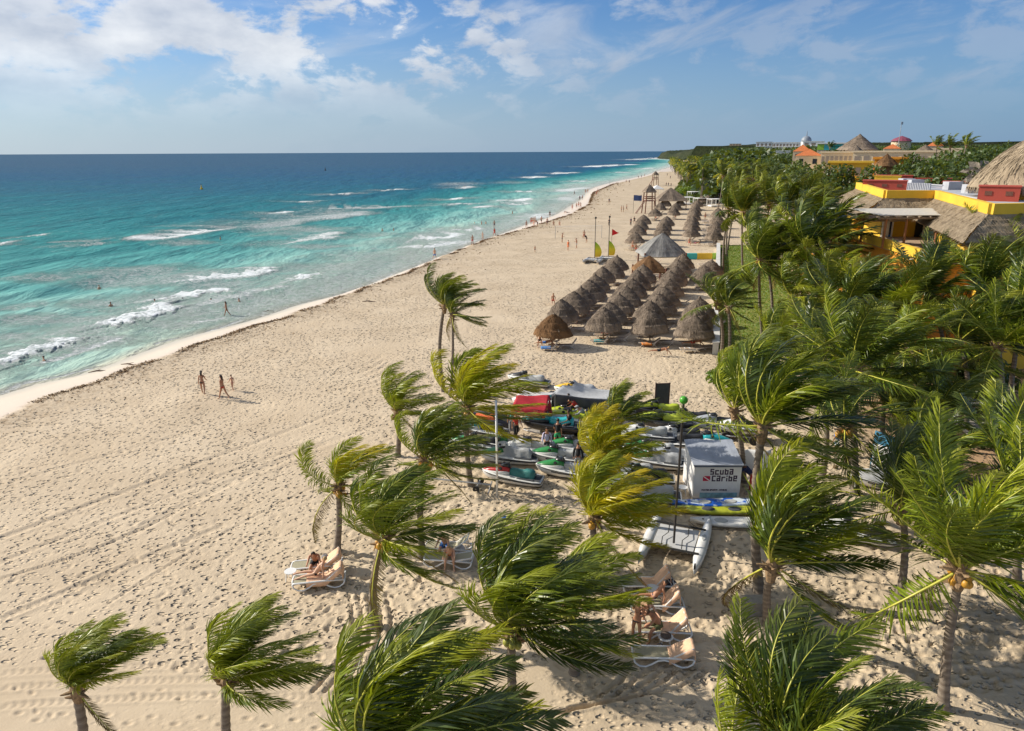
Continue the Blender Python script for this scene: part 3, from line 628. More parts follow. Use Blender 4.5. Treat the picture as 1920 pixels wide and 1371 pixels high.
def sheath_mesh(seed):
    r = random.Random(seed); mb = MB()
    for k in range(16):
        a = r.uniform(0, 6.28); e = r.uniform(-.1, 1.0); d = Vector((math.cos(a) * math.cos(e), math.sin(a) * math.cos(e), math.sin(e)))
        z = r.uniform(-.45, .1); b = Vector((math.cos(a) * .10, math.sin(a) * .10, z)); L = r.uniform(.22, .5)
        s = d.cross(Vector((0, 0, 1))).normalized() * .085; dn_ = Vector((0, 0, -.12))
        mb.loft([[b - s, b + s, b + s * .8 + Vector((0, 0, .06)), b - s * .8 + Vector((0, 0, .06))], [b + d * L * .5 - s * .8 + dn_ * .2, b + d * L * .5 + s * .8 + dn_ * .2, b + d * L * .5 + s * .6 + Vector((0, 0, .05)), b + d * L * .5 - s * .6 + Vector((0, 0, .05))], [b + d * L - s * .3, b + d * L + s * .3, b + d * L + s * .25 + Vector((0, 0, .03)), b + d * L - s * .25 + Vector((0, 0, .03))]])
    mb.tube([(0, 0, -.6), (0, 0, -.3), (0, 0, 0), (0, 0, .22)], [.13, .19, .2, .10], 9)
    return mb.mesh('leaf_sheath', SHEATH, False)
SHM = [sheath_mesh(i) for i in range(4)]
def nut_mesh(seed, m):
    r = random.Random(seed); mb = MB()
    for k in range(8):
        a = r.uniform(0, 6.28); mb.ball((math.cos(a) * r.uniform(.16, .3), math.sin(a) * r.uniform(.16, .3), r.uniform(-.35, -.08)), .115, 1, 1, 1.2, 8, 5)
    for k in range(3):
        a = r.uniform(0, 6.28); mb.tube([(0, 0, 0), (math.cos(a) * .2, math.sin(a) * .2, .02), (math.cos(a) * .34, math.sin(a) * .34, -.4)], .016, 4)
    return mb.mesh('coconut_cluster', m, True)
NUTM = [nut_mesh(i, NUT if i < 3 else NUT2) for i in range(5)]
def palm(base, top, L, label, cat_label=None, n=24, leaf=None, det=True, seed=0, group=None, dry=0, nuts=True, elmax=80, elmin=-32, rng_az=None, thick=.15, lift=40, calm=0.0):
    r = random.Random(seed * 13 + 5)
    base = Vector(base); base.z = gz(base.x, base.y) - .08; top = Vector(top); sc = L / 4.0
    root = empty('coconut_palm', base, label, 'palm tree', group)
    obj('trunk', trunk_mesh(base, top, thick * (.8 + .2 * min(1.3, sc)), thick * .72, seed + 3), root)
    lt = top - base
    s = obj('leaf_sheath', SHM[seed % 4], root, lt); s.rotation_euler = (0, 0, r.uniform(0, 6.28)); s.scale = (1.05 * sc ** .5,) * 3
    if nuts:
        s = obj('coconut_cluster', NUTM[seed % 5], root, lt + Vector((0, 0, -.05))); s.rotation_euler = (0, 0, r.uniform(0, 6.28))
    ga = r.uniform(0, 360)
    for i in range(n):
        u = (i + .5) / n; az_ = (ga + i * 137.5) % 360; el_ = elmax - (elmax - elmin) * u ** 1.05
        
        if math.cos(R(az_)) < .3 and r.random() < ((.78 if lift < 50 else 1) * (1 - .6 * calm)): el_ = max(el_, lift + (78 - lift) * r.random())
        azk = int(round(az_ / 22.5)) % 16 * 22.5; elk = min(75, max(-30, int(round(el_ / 21.0)) * 21 + (6 if r.random() < .5 else -6)))
        d_ = dry > 0 and i >= n - dry
        me = frond_mesh(azk, int(elk // 12) * 12 if not d_ else -40, r.randrange(2) + (2 if r.random() < calm else 0), det, d_)
        o = obj('frond', me, root, lt); o.rotation_euler = (R(r.uniform(-6, 6)), R(r.uniform(-6, 6)), R(r.uniform(-9, 9)))
        q = sc * (.78 + .22 * min(1, u * 3)) * r.uniform(.92, 1.08); o.scale = (q, q, q)
        if leaf is not None and not d_:
            lm = leaf[r.randrange(len(leaf))] if isinstance(leaf, (list, tuple)) else leaf
            if lm is not LEAF_G:
                o.material_slots[1].link = 'OBJECT'; o.material_slots[1].material = lm
    return root
def palm_px(cpx, cpy, h, L, bpx, label, seed, dz=0.0, bpy_=None, **k):
    """crown seen at (cpx, cpy) at height h; the trunk foot stands below it, leaning so that it is seen at column bpx"""
    if cpy < 720 and cpx > 1300: L *= 1.05; k['n'] = int(k.get('n', 24) * 1.05) + 3
    if cpx > 1480 and cpy > 440: k.setdefault('calm', .55)
    if cpx > 1300: k.setdefault('calm', .3)
    if seed % 2: k.setdefault('dry', 1)
    top = G(cpx, cpy, h)
    if bpy_ is not None: b = G(bpx, bpy_, 0)
    else:
        # foot at nearly the same distance as the crown
        d = math.hypot(top.x, top.y); b = Vector((top.x, top.y, 0))
        dep = b.y * .957 + 4.79; b.x = (bpx - CX) / F * dep
    return palm(b, top, L, label, seed=seed, **k)
GY = [LEAF_Y, LEAF_Y, LEAF_M]; GG = [LEAF_G, LEAF_G, LEAF_D, LEAF_D, LEAF_M]; GM = [LEAF_G, LEAF_M]; GD = [LEAF_D, LEAF_D, LEAF_G]
PALMS = [
 # crown px, py, height, frond length, foot px, foot py (None = directly below), leaf set, label
 (142,1290,3.2,2.2,152,None,GM,'small wind-bent palm at the bottom left corner of the beach, leftmost of all',dict(n=20,elmin=25,nuts=False,lift=68)),
 (425,1275,3.0,2.6,428,None,GM,'small palm with combed-over fronds, second from the left on the smooth sand',dict(n=22,elmin=-15,nuts=False,lift=55)),
 (634,912,3.0,2.9,631,1033,[LEAF_Y,LEAF_M,LEAF_G],'slim yellow-green palm just above the couple on the left loungers',dict(n=16,elmin=-30,dry=1)),
 (718,1010,3.7,3.3,703,1175,GM,'leaning palm with spread fronds right of the couple on loungers',dict(n=22,dry=2)),
 (744,772,2.7,3.0,745,855,GM,'low palm left of the jet skis, lowest of the trees nearest the open sand',dict(n=18,elmin=-20)),
 (833,573,6.4,3.3,832,735,GG,'tall lone palm blown to the right, standing out on the open beach',dict(n=20,nuts=False,dry=1)),
 (848,590,6.0,2.6,844,745,GG,'thinner trunk close behind the tall lone palm on the open beach',dict(n=11,nuts=False,dry=2,thick=.11)),
 (876,765,4.2,4.3,883,910,GY,'bright yellow-green palm with orange coconuts beside the red tent',dict(n=24,dry=1)),
 (798,862,4.4,3.1,793,1042,GG,'green palm between the leaning palm and the parked jet skis',dict(n=24,elmin=-30)),
 (712,1440,3.6,4.3,700,None,GG,'largest dark green palm at the bottom centre seen from above',dict(n=28)),
 (958,1178,4.0,3.7,957,None,GG,'big green palm with a yellow lower frond left of the sunbathers group',dict(n=26)),
 (1066,1135,2.7,3.0,1076,1262,GM,'smaller palm half hidden behind the big green palm beside the sunbathers',dict(n=14,elmin=-25)),
 (1112,968,3.1,3.3,1122,1110,GY,'bright yellow palm left of the grounded catamaran',dict(n=24)),
 (1122,868,3.2,3.2,1120,None,GY,'yellow palm in front of the green jet skis with sunlit tips',dict(n=20,elmin=-15,nuts=False)),
 (1160,790,3.2,2.7,1158,None,GG,'short green palm in the middle of the jet ski rows',dict(n=16,elmin=-15,nuts=False)),
 (1430,800,7.0,4.2,1424,1110,GG,'great spreading palm over the white booth with thick bare crown base',dict(n=28,nuts=False,thick=.19,lift=58,calm=.12)),
 (1378,770,5.2,3.2,1394,905,GM,'palm behind the white booth, its trunk rising beside the booth wall',dict(n=14,nuts=False)),
 (1448,1058,3.3,4.3,1440,1172,GG,'palm with drooping dry stubs right of the grounded catamaran',dict(n=26,dry=2,nuts=False,lift=66,calm=0)),
 (1802,1068,5.0,4.5,1768,1330,[LEAF_G,LEAF_G,LEAF_M],'large palm at the right edge with long leaning trunk',dict(n=26)),
 (1480,1440,4.0,3.7,1490,None,GG,'big palm at the bottom right seen from above with arching ribs',dict(n=22,lift=66,calm=.25)),
 (1372,1440,3.4,3.0,1372,None,GG,'narrow palm frond cluster at the bottom edge left of the big bottom right palm',dict(n=4,elmin=68,nuts=False,dry=0,calm=1.0)),
 (1692,955,3.9,3.8,1684,1132,GD,'dark palm between the covered jet ski and the large right edge palm',dict(n=20)),
 (1600,695,6.6,4.3,1604,928,GG,'tall palm with pale coconuts above the sandy yard',dict(n=26,thick=.18)),
 (1585,800,6.0,3.2,1588,868,GD,'short-leaved palm behind the tall coconut palm of the sandy yard',dict(n=10)),
 (1692,800,3.6,3.2,1692,None,GG,'low bushy palm behind the tilted sign board',dict(n=18,elmin=0,nuts=False)),
 (1345,568,4.8,3.3,1352,665,GG,'palm at the front end of the low white wall',dict(n=20,elmin=-10)),
 (1366,575,4.8,2.8,1366,None,GD,'second palm beside the low white wall',dict(n=12,nuts=False)),
 (1424,488,7.6,5.0,1430,632,GG,'tall double-crowned palm at the corner of the lawn',dict(n=28)),
 (1440,500,7.0,3.6,1442,None,GD,'darker palm close behind the tall lawn corner palm',dict(n=14)),
 (1392,398,8.8,5.0,1394,None,GG,'palm standing over the far rows of thatch parasols',dict(n=24)),
 (1442,385,9.2,5.2,1442,None,GG,'broad palm between the far parasols and the yellow hotel',dict(n=22)),
 (1512,385,9.8,5.0,1513,None,GG,'isolated tall palm left of the hotel thatch roof',dict(n=24)),
 (1487,560,5.0,4.2,1487,None,GM,'open palm with yellow ribs on the lawn',dict(n=16,nuts=False)),
 (1564,472,7.0,4.2,1564,None,GG,'palm before the low thatch eave of the hotel',dict(n=20)),
 (1590,585,6.2,4.4,1590,None,GG,'dense palm above the sandy yard near the hotel terrace',dict(n=22)),
 (1640,568,6.2,4.2,1640,None,GG,'palm left of the terrace pergola, crown against the hotel',dict(n=20)),
 (1745,552,7.6,4.3,1782,None,GG,'palm in front of the orange wall with leaning trunk',dict(n=22)),
 (1912,600,7.2,4.4,1886,792,GG,'palm at the right edge over the plank deck',dict(n=22)),
 (1842,540,8.0,4.2,1842,None,GD,'dark palm in front of the hotel under its thatch cone',dict(n=18)),
 (1878,470,9.0,4.3,1878,None,GM,'high palm at the right edge beneath the big thatch cone',dict(n=20)),
 (1930,500,8.5,4.5,1930,None,GM,'palm cut by the right edge of the view beside the hotel',dict(n=20)),
 (1812,478,8.0,3.5,1812,None,GG,'palm right of the terrace pergola',dict(n=18)),
 (1530,640,4.6,3.6,1530,None,GD,'low dark palm between the lawn and the sandy yard',dict(n=16,nuts=False)),
 (1455,660,4.4,3.4,1455,None,GM,'low palm near the end of the lawn behind the booth palm',dict(n=14,nuts=False)),
 (1700,650,6.0,4.0,1700,None,GD,'shaded palm beneath the leaning palm of the orange wall',dict(n=16)),
 (1930,1010,4.4,4.2,1930,None,GG,'palm cut by the right edge beside the large leaning palm',dict(n=14)),
 (1560,545,6.2,4.2,1560,None,GG,'palm above the dark shrubs right of the lawn',dict(n=22)),
 (1672,590,6.4,4.3,1676,None,GG,'palm left of the orange wall with crown against the terrace',dict(n=22)),
 (1800,640,5.8,4.0,1806,None,GD,'shaded palm before the orange wall under taller palms',dict(n=20)),
 (1872,650,6.2,4.2,1868,None,GG,'palm left of the right edge palm over the deck',dict(n=20)),
 (1530,520,6.4,4.2,1532,None,GG,'palm at the far end of the shrubs along the lawn',dict(n=20)),
 (1660,735,4.4,3.8,1660,None,GD,'low palm in deep shade behind the tall coconut palm',dict(n=18,nuts=False)),
 (1765,770,4.2,3.6,1765,None,GD,'low palm left of the plank deck',dict(n=18,nuts=False)),
 (1750,870,4.2,3.5,1750,None,GG,'palm behind the upper fronds of the large right edge palm',dict(n=16,nuts=False)),
 (1900,880,5.0,4.0,1905,None,GG,'palm at the right edge before the deck',dict(n=18,nuts=False)),
 (1540,740,4.6,3.6,1540,None,GG,'palm right of the great booth palm behind its long fronds',dict(n=18,nuts=False)),
 (1480,470,7.6,4.3,1480,None,GG,'palm right of the tall lawn corner palm',dict(n=22)),
]
for i, (a, b, h, L, f, g, lf, lab, kw) in enumerate(PALMS):
    palm_px(a, b, h, L, f, lab, i + 1, bpy_=g, leaf=lf, **kw)

# mid distance groves: same palms at lower detail, each still with its own fronds
rm = random.Random(21)
MID = []
for (x0, x1, y0, y1, n, dmin, dmax) in ((1350, 1480, 318, 400, 16, 88, 150), (1480, 1600, 305, 370, 12, 100, 170), (1560, 1700, 320, 340, 8, 100, 130), (1500, 1560, 400, 470, 4, 75, 100), (1290, 1400, 305, 345, 14, 170, 300)):
    for k in range(n):
        MID.append((rm.uniform(x0, x1), rm.uniform(y0, y1), rm.uniform(7.5, 10)))
    MID[-n:] = sorted(MID[-n:])
mid_lab = {0: 'palm in the dense windblown grove behind the thatch parasols', 1: 'palm in the tall grove left of the hotel roofs', 2: 'palm in front of the far thatch huts', 3: 'palm between the lawn and the low thatch eave', 4: 'palm in the distant grove above the white cabanas'}
NTH = ['first', 'second', 'third', 'fourth', 'fifth', 'sixth', 'seventh', 'eighth', 'ninth', 'tenth', 'eleventh', 'twelfth', 'thirteenth', 'fourteenth', 'fifteenth', 'sixteenth']
cnt = [16, 12, 8, 4, 14]; idx = 0
for gi, c_ in enumerate(cnt):
    for k in range(c_):
        cx_, cy_, h = MID[idx]; idx += 1
        hor = 285.5 - (cx_ - 960) * .0048
        d = (H - h) * F / max(cy_ - hor, 6)
        p = G(cx_, cy_, h)
        if p.y > 330: p = p * (330 / p.y); p.z = h
        top = Vector((p.x, p.y, h)); b = top + Vector((rm.uniform(-1, .3), 0, 0)); b.z = 0
        palm(b, top, rm.uniform(4.3, 5.2), NTH[k] + ' from the left: ' + mid_lab[gi], n=19, calm=.2, leaf=[GG, GD, GD][idx % 3], det=False, seed=100 + idx, group='palms of ' + ['the parasol side grove', 'the hotel side grove', 'the thatch hut grove', 'the lawn end', 'the cabana grove'][gi], nuts=False, elmin=-25)
# distant rows: crown as one mesh
def far_crown(seed):
    r = random.Random(seed); V = []; Fc = []; rn = []; tp = []; mi = []
    for i in range(13):
        u = (i + .5) / 13; me = frond_mesh(int(((i * 137.5) % 360) / 22.5) % 16 * 22.5, int((80 - 110 * u) // 12) * 12, r.randrange(2), False)
        q = r.uniform(.9, 1.1); b = len(V)
        M_ = Euler((R(r.uniform(-8, 8)), R(r.uniform(-8, 8)), R(r.uniform(-10, 10)))).to_matrix()
        V += [M_ @ (v.co * q) for v in me.vertices]
        Fc += [tuple(k + b for k in p.vertices) for p in me.polygons]; mi += [p.material_index for p in me.polygons]
        rn += [v.value for v in me.attributes['rnd'].data]; tp += [v.value for v in me.attributes['tip'].data]
    me = bpy.data.meshes.new('crown'); me.from_pydata(V, [], Fc); me.materials.append(RACHIS); me.materials.append(LEAF_G)
    me.polygons.foreach_set('material_index', mi)
    for n_, a_ in (('rnd', rn), ('tip', tp)):
        at = me.attributes.new(n_, 'FLOAT', 'POINT'); at.data.foreach_set('value', a_)
    me.update(); return me
FC = [far_crown(i) for i in range(5)]
FT = [trunk_mesh((0, 0, 0), (random.uniform(-.6, .9), 0, 8.0), .15, .10, 50 + i) for i in range(3)]
rf = random.Random(9)
rows = []
for k in range(46):     # front row of trunks along the beach edge
    ypx = 315 + 44 * (k / 46) ** 1.2; q_ = G(1258 + (ypx - 316) * .75 + rf.uniform(-2, 5), ypx, 0); x, y = q_.x, q_.y
    rows.append((x, y))
for k in range(150):
    y = 190 + 420 * rf.random() ** 1.3; q_ = 1264 + (np.interp(y, [190, 330, 640], [360, 336, 318]) - 316) * .75; x = (q_ - 960) / F * (y * .957 + 4.8) + rf.uniform(3, 140); rows.append((x, y))
for k, (x, y) in enumerate(rows):
    if x < 8: continue
    z = -.1; o = empty('coconut_palm', (x, y, z), 'distant palm in the long row along the back of the beach' if k < 46 else 'distant palm inside the grove behind the beach row', 'palm tree', 'distant beach palms' if k < 46 else 'distant grove palms')
    sc_ = rf.uniform(.85, 1.15) if k < 46 else rf.uniform(1.0, 1.45); tm = FT[k % 3]; tr_ = obj('trunk', tm, o); tr_.scale = (1, 1, sc_)
    tz_ = max(v.co.z for v in tm.vertices); tx_ = sum(v.co.x for v in tm.vertices if v.co.z > tz_ - .05) / 10
    c_ = obj('crown', FC[k % 5], o, (tx_, 0, 8.0 * sc_)); c_.rotation_euler = (0, 0, R(rf.uniform(-15, 15))); q = rf.uniform(.9, 1.2); c_.scale = (q, q, q)
    lm = (LEAF_G, LEAF_Y, LEAF_D)[0 if rf.random() < .6 else rf.randrange(1, 3)]
    if lm is not LEAF_G: c_.material_slots[1].link = 'OBJECT'; c_.material_slots[1].material = lm

# ------------------------------------------------------------------ broadleaf trees
def leaf_crown(name, blobs, n, size, m, seed, parent=None, inner=True):
    r = np.random.RandomState(seed); C = []
    tot = sum(b[3] ** 2 for b in blobs)
    for (x, y, z, rad, fl) in blobs:
        k = int(n * rad ** 2 / tot); d = r.normal(size=(k, 3)); d /= np.linalg.norm(d, axis=1)[:, None]
        clump = 1 + .16 * np.sin(d[:, 0] * 9 + x) * np.sin(d[:, 1] * 8 + y) * np.cos(d[:, 2] * 7)
        q = rad * clump * (1 - r.rand(k) ** 2.2 * .5); c = d * q[:, None]; c[:, 2] *= fl; C.append(c + np.array([x, y, z]))
    C = np.concatenate(C); C = C[C[:, 2] > .05]
    o = obj(name, scatter_quads(name, C, size, m, seed, 0.1, 1.7), parent); return o
def broad_tree(x, y, top, rad, label, seed, m=None, z0=0.0, n=4200, group=None, size=.38):
    r = random.Random(seed); root = empty('broadleaf_tree', (x, y, z0 - .1), label, 'tree', group)
    mb = MB(); hh = top - z0
    mb.tube([(0, 0, 0), (.1, 0, hh * .25), (.2, .1, hh * .5)], [.28, .22, .16], 8)
    blobs = []
    for k in range(9):
        a = r.uniform(0, 6.28); q = rad * r.uniform(.25, .72); bx, by = math.cos(a) * q, math.sin(a) * q; bz = hh * r.uniform(.42, .74)
        br = rad * r.uniform(.34, .52); br = min(br, (hh - bz) * .95); blobs.append((bx, by, bz, br, .8)); mb.tube([(.1, 0, hh * .28), (bx * .5, by * .5, bz * .7), (bx, by, bz)], [.12, .08, .04], 5)
    blobs.append((0, 0, hh - rad * .42, rad * .42, .9))
    mb.build('trunk', BARK, root)
    leaf_crown('crown', blobs, n, size, m or TREE_LEAF, seed, root); return root
BARK = mat('tree_bark', (0.14, 0.11, 0.085), .9, var=.3, scale=8)
tl = ['first broadleaf tree from the left of the dark clump behind the red roofs', 'rounded tree between the brown thatch hut and the red roofs', 'tall dark tree left of the great thatch cone', 'spreading tree close to the great thatch cone', 'tree rising highest behind the red roof boxes', 'low tree at the foot of the dark clump', 'tree in the middle of the dark clump', 'tree behind the middle of the dark clump', 'tree at the back right of the clump against the sky']
tl += ['tree on the skyline below the dark red dome', 'tree on the skyline left of the dark red dome', 'tree on the skyline right of the dark red dome', 'tree on the skyline behind the orange pyramid roof', 'tree on the skyline left of the great thatch cone'] if 0 else []
tl += ['tree between the brown hut and the far cones', 'tree left of the brown thatch hut', 'low tree before the beige resort building', 'tree below the orange tiled roofs', 'tree left of the orange tiled roofs', 'tree under the far white hotel', 'skyline tree below the dark red dome', 'skyline tree left of the dark red dome', 'skyline tree right of the dark red dome', 'skyline tree before the colourful hall', 'skyline tree left of the great thatch cone', 'tree hiding the foot of the far white hotel', 'tree below the grey dome of the far hotel']
for i, (px, tp, d, rad) in enumerate(((1712, 286, 150, 4.5), (1752, 292, 130, 5.5), (1800, 280, 140, 6.5), (1835, 274, 150, 6), (1775, 278, 170, 6.5), (1740, 305, 118, 5), (1790, 298, 115, 6), (1850, 266, 200, 7), (1890, 262, 220, 8), (1700, 300, 125, 4.5), (1640, 306, 140, 5), (1585, 305, 150, 5), (1545, 300, 160, 5.5), (1500, 298, 175, 6), (1450, 289, 230, 7), (1688, 267, 300, 9), (1650, 269, 310, 9), (1722, 267, 290, 9), (1565, 275, 280, 8), (1800, 266, 270, 9), (1470, 283, 300, 8), (1520, 281, 290, 8))):
    p = ray(px, tp, d); broad_tree(p.x, p.y, p.z, rad, tl[i], 300 + i)
p = ray(1845, 300, 100); broad_tree(p.x, p.y, p.z, 4.5, 'bare grey twiggy tree beside the great thatch cone', 330, mat('twig', (0.26, 0.22, 0.17), .9, var=.3), n=1500, size=.5)

# ------------------------------------------------------------------ far woods and headland, one mass
def hill(px, d): return 0
fy = np.concatenate([np.arange(235, 700, 5.0), np.arange(700, 1500, 12.0), np.arange(1500, 3300, 30.0)]); nfc = 420
fx0 = XB(fy) + 34 + (fy > 900) * 8; fx0 = np.where(fy > 1150, XW(fy) + 12, fx0); fx1 = fy * 1.0 + 60
YF, UF = np.meshgrid(fy, np.linspace(0, 1, nfc), indexing='ij'); XF = fx0[:, None] + (fx1 - fx0)[:, None] * UF ** 1.15
clump = vnoise(XF / 5.5, YF / 5.5) * 2.6 + vnoise(XF / 17 + 5, YF / 17) * 3.2 + vnoise(XF / 60, YF / 60) * 6 * (YF > 700)
edgef = sstep(0, 14, XF - fx0[:, None])
angx = XF / YF
# land rises gently inland: skyline sits a little above the horizon
rise = np.interp(YF, [235, 350, 500, 900, 1500, 2000, 3300], [7.5, 11.0, 13.5, 13.5, 20, 25, 31]) * np.where(YF > 1200, np.interp(angx, [.195, .215, .25, .3, .33, .4], [0, .3, .52, .76, .92, 1]), .75 + .25 * sstep(.22, .35, angx))
ZF = (rise + clump * np.where(YF > 900, 1.3, 1)) * edgef - .5

edge2 = sstep(0, .06, UF) ; 
VF = np.stack([XF, YF, ZF], -1).reshape(-1, 3)
wood = bpy.data.materials.new('far_woods'); wood.use_nodes = True; t = NT(wood.node_tree); pb = wood.node_tree.nodes['Principled BSDF']
geo = t.new('ShaderNodeNewGeometry')
n1 = t.new('ShaderNodeTexNoise', ins={'Vector': geo.outputs['Position'], 'Scale': .22, 'Detail': 8.0, 'Roughness': .85})
n2 = t.new('ShaderNodeTexNoise', ins={'Vector': geo.outputs['Position'], 'Scale': .02, 'Detail': 4.0})
c = t.mix(t.rng(n1.outputs[0], .35, .65), (0.016, 0.028, 0.014), (0.065, 0.08, 0.036)); c = t.mix(t.rng(n2.outputs[0], .4, .65, 0, .4), c, (0.09, 0.09, 0.05))
t.l.new(c, pb.inputs['Base Color']); pb.inputs['Roughness'].default_value = .9; pb.inputs['Specular IOR Level'].default_value = .1
bp = t.new('ShaderNodeBump', ins={'Height': n1.outputs[0], 'Strength': 1.0, 'Distance': 6.0}); t.l.new(bp.outputs[0], pb.inputs['Normal'])
fo = obj('far_woods', np_mesh('far_woods', VF, grid_faces(len(fy), nfc), wood)); fo['kind'] = 'stuff'; fo['label'] = 'far-off green woods covering the coast and the headland'
# leafy texture on the nearer part of the woods
rr = np.random.RandomState(8); n = 42000
yy = 235 + 640 * rr.rand(n) ** 1.4; k0 = np.interp(yy, fy, fx0); xx = k0 + (yy * .8 + 40 - k0) * rr.rand(n)
base = np.interp(yy, [235, 350, 500, 900], [7.5, 11.0, 14.0, 14.5]) * (.75 + .25 * sstep(.22, .35, xx / yy)); zz = (base + vnoise(xx / 5.5, yy / 5.5) * 2.6 + vnoise(xx / 17 + 5, yy / 17) * 3.2) * sstep(0, 14, xx - k0) + rr.uniform(-.9, .7, n)
lv = obj('far_woods_leaves', scatter_quads('far_woods_leaves', np.stack([xx, yy, zz], 1), 1.0 + yy * .0022, TREE_LEAF, 6, .3, 1.4)); lv['kind'] = 'stuff'; lv['label'] = 'mass of leaves on the nearer woods'
# under-storey bushes behind the wall, hedge and dark shrubs below the palms
def bush(px, py, rad, hgt, label, seed, m=HEDGE_LEAF, n=900, size=.16, depth=None):
    p = G(px, py, 0) if depth is None else ray(px, py, depth); root = empty('bush', (p.x, p.y, gz(p.x, p.y)), label, 'bush')
    mb = MB()
    for k in range(5): a = k * 1.3; mb.tube([(0, 0, -.05), (math.cos(a) * rad * .3, math.sin(a) * rad * .3, hgt * .5)], [.03, .01], 4)
    mb.build('stem', BARK, root)
    r = random.Random(seed); bl = [(r.uniform(-.5, .5) * rad, r.uniform(-.5, .5) * rad, hgt * r.uniform(.35, .6), rad * r.uniform(.4, .6), .8) for _ in range(6)]
    leaf_crown('foliage', bl, n, size, m, seed, root); return root
for i, (px, py, rd, h, lab, m, n, s) in enumerate((
 (1352, 735, 1.5, 2.2, 'bright green bush at the near end of the low wall', HEDGE_LEAF, 1500, .13),
 (1378, 700, 1.6, 2.4, 'green bush just behind the wall end bush', HEDGE_LEAF, 1400, .14),
 (1400, 690, 1.8, 2.3, 'yellow-green bush at the lawn corner', HEDGE_LEAF, 1200, .15),
 (1800, 735, 2.6, 3.2, 'dark shrub in front of the orange wall', TREE_LEAF, 1600, .2),
 (1850, 745, 2.6, 3.0, 'dark shrub beside the plank deck', TREE_LEAF, 1500, .2),
 (1745, 745, 2.6, 3.0, 'dark shrub left of the orange wall shrub', TREE_LEAF, 1500, .2),
 (1530, 560, 3.0, 3.6, 'dark shrub at the right side of the lawn', TREE_LEAF, 1500, .24),
 (1560, 620, 2.8, 3.4, 'dark shrub nearer along the right side of the lawn', TREE_LEAF, 1500, .22),
 (1620, 640, 3.0, 3.6, 'dark shrub beneath the coconut palms', TREE_LEAF, 1500, .22),
 (1670, 660, 2.8, 3.4, 'dark shrub beside the shaded palm', TREE_LEAF, 1500, .22),
 (1700, 870, 1.4, 1.8, 'small dark bush behind the tilted sign board', TREE_LEAF, 1100, .14),
 (1285, 366, 3.5, 3.0, 'bright green bush beside the white cabanas', HEDGE_LEAF, 900, .4),
 (1270, 369, 3.0, 2.2, 'low green bush at the edge of the far beach', HEDGE_LEAF, 700, .4),
 (1312, 362, 3.0, 4.0, 'round green shrub among the white cabanas', TREE_LEAF, 700, .4))):
    bush(px, py, rd, h, lab, 400 + i, m, n, s)
# ------------------------------------------------------------------ lawn, wall, yard
def at0(px, py, z=0.0): p = G(px, py, z); return p.x, p.y
LAWN = bpy.data.materials.new('lawn_grass'); LAWN.use_nodes = True; t = NT(LAWN.node_tree); pb = LAWN.node_tree.nodes['Principled BSDF']
geo = t.new('ShaderNodeNewGeometry'); n1 = t.new('ShaderNodeTexNoise', ins={'Vector': geo.outputs['Position'], 'Scale': .5, 'Detail': 6.0, 'Roughness': .7}); n2 = t.new('ShaderNodeTexNoise', ins={'Vector': geo.outputs['Position'], 'Scale': 18.0, 'Detail': 3.0})
c = t.mix(t.rng(n1.outputs[0], .35, .65), (0.13, 0.17, 0.025), (0.27, 0.26, 0.05)); c = t.mix(t.rng(n2.outputs[0], .3, .7, 0, .4), c, (0.09, 0.13, 0.02))
t.l.new(c, pb.inputs['Base Color']); pb.inputs['Roughness'].default_value = .9
bp = t.new('ShaderNodeBump', ins={'Height': n2.outputs[0], 'Strength': .8, 'Distance': .04}); t.l.new(bp.outputs[0], pb.inputs['Normal'])
def wallx(y): return 17.0 + (y - 57.5) * .285
lawn = []; mb = MB()
ysl = np.linspace(57.5, 128, 30)
for i in range(29):
    a, b = ysl[i], ysl[i + 1]
    mb.add([(wallx(a) + .55, a, .22), (wallx(a) + 9.5, a, .22), (wallx(b) + 9.5, b, .22), (wallx(b) + .55, b, .22)], [(0, 1, 2, 3)])
o = mb.build('lawn', LAWN); o['kind'] = 'structure'
# tufts along the lawn
rl = np.random.RandomState(4); ly = rl.uniform(57.5, 128, 16000); lx = wallx(ly) + rl.uniform(.6, 9.4, 16000)
o = obj('grass', scatter_quads('grass', np.stack([lx, ly, np.full(16000, .25)], 1), .10, HEDGE_LEAF, 12, 0, 2.2)); o['kind'] = 'stuff'; o['label'] = 'short grass blades of the lawn'
WHITEW = mat('white_render', (0.62, 0.61, 0.58), .75, var=.1, scale=1.5, dirt=(0.38, 0.35, 0.3))
wr_ = empty('low_wall', (wallx(57.5), 57.5, 0), 'low white wall between the thatch parasols and the lawn', 'wall')
for k in range(12):
    a = 57.5 + k * 5.6; b = a + 5.57; m_ = MB()
    x0, x1 = wallx(a) - wallx(57.5), wallx(b) - wallx(57.5); a -= 57.5; b -= 57.5
    m_.loft([[(x0, a, -.4), (x0 + .5, a, -.4), (x0 + .5, a, .95), (x0, a, .95)], [(x1, b, -.4), (x1 + .5, b, -.4), (x1 + .5, b, .95), (x1, b, .95)]]); m_.build('wall_section', WHITEW, wr_)
    m_ = MB(); m_.loft([[(x0 - .06, a, .953), (x0 + .56, a, .953), (x0 + .56, a, 1.03), (x0 - .06, a, 1.03)], [(x1 - .06, b, .953), (x1 + .56, b, .953), (x1 + .56, b, 1.03), (x1 - .06, b, 1.03)]]); m_.build('coping_stone', WHITEW, wr_)
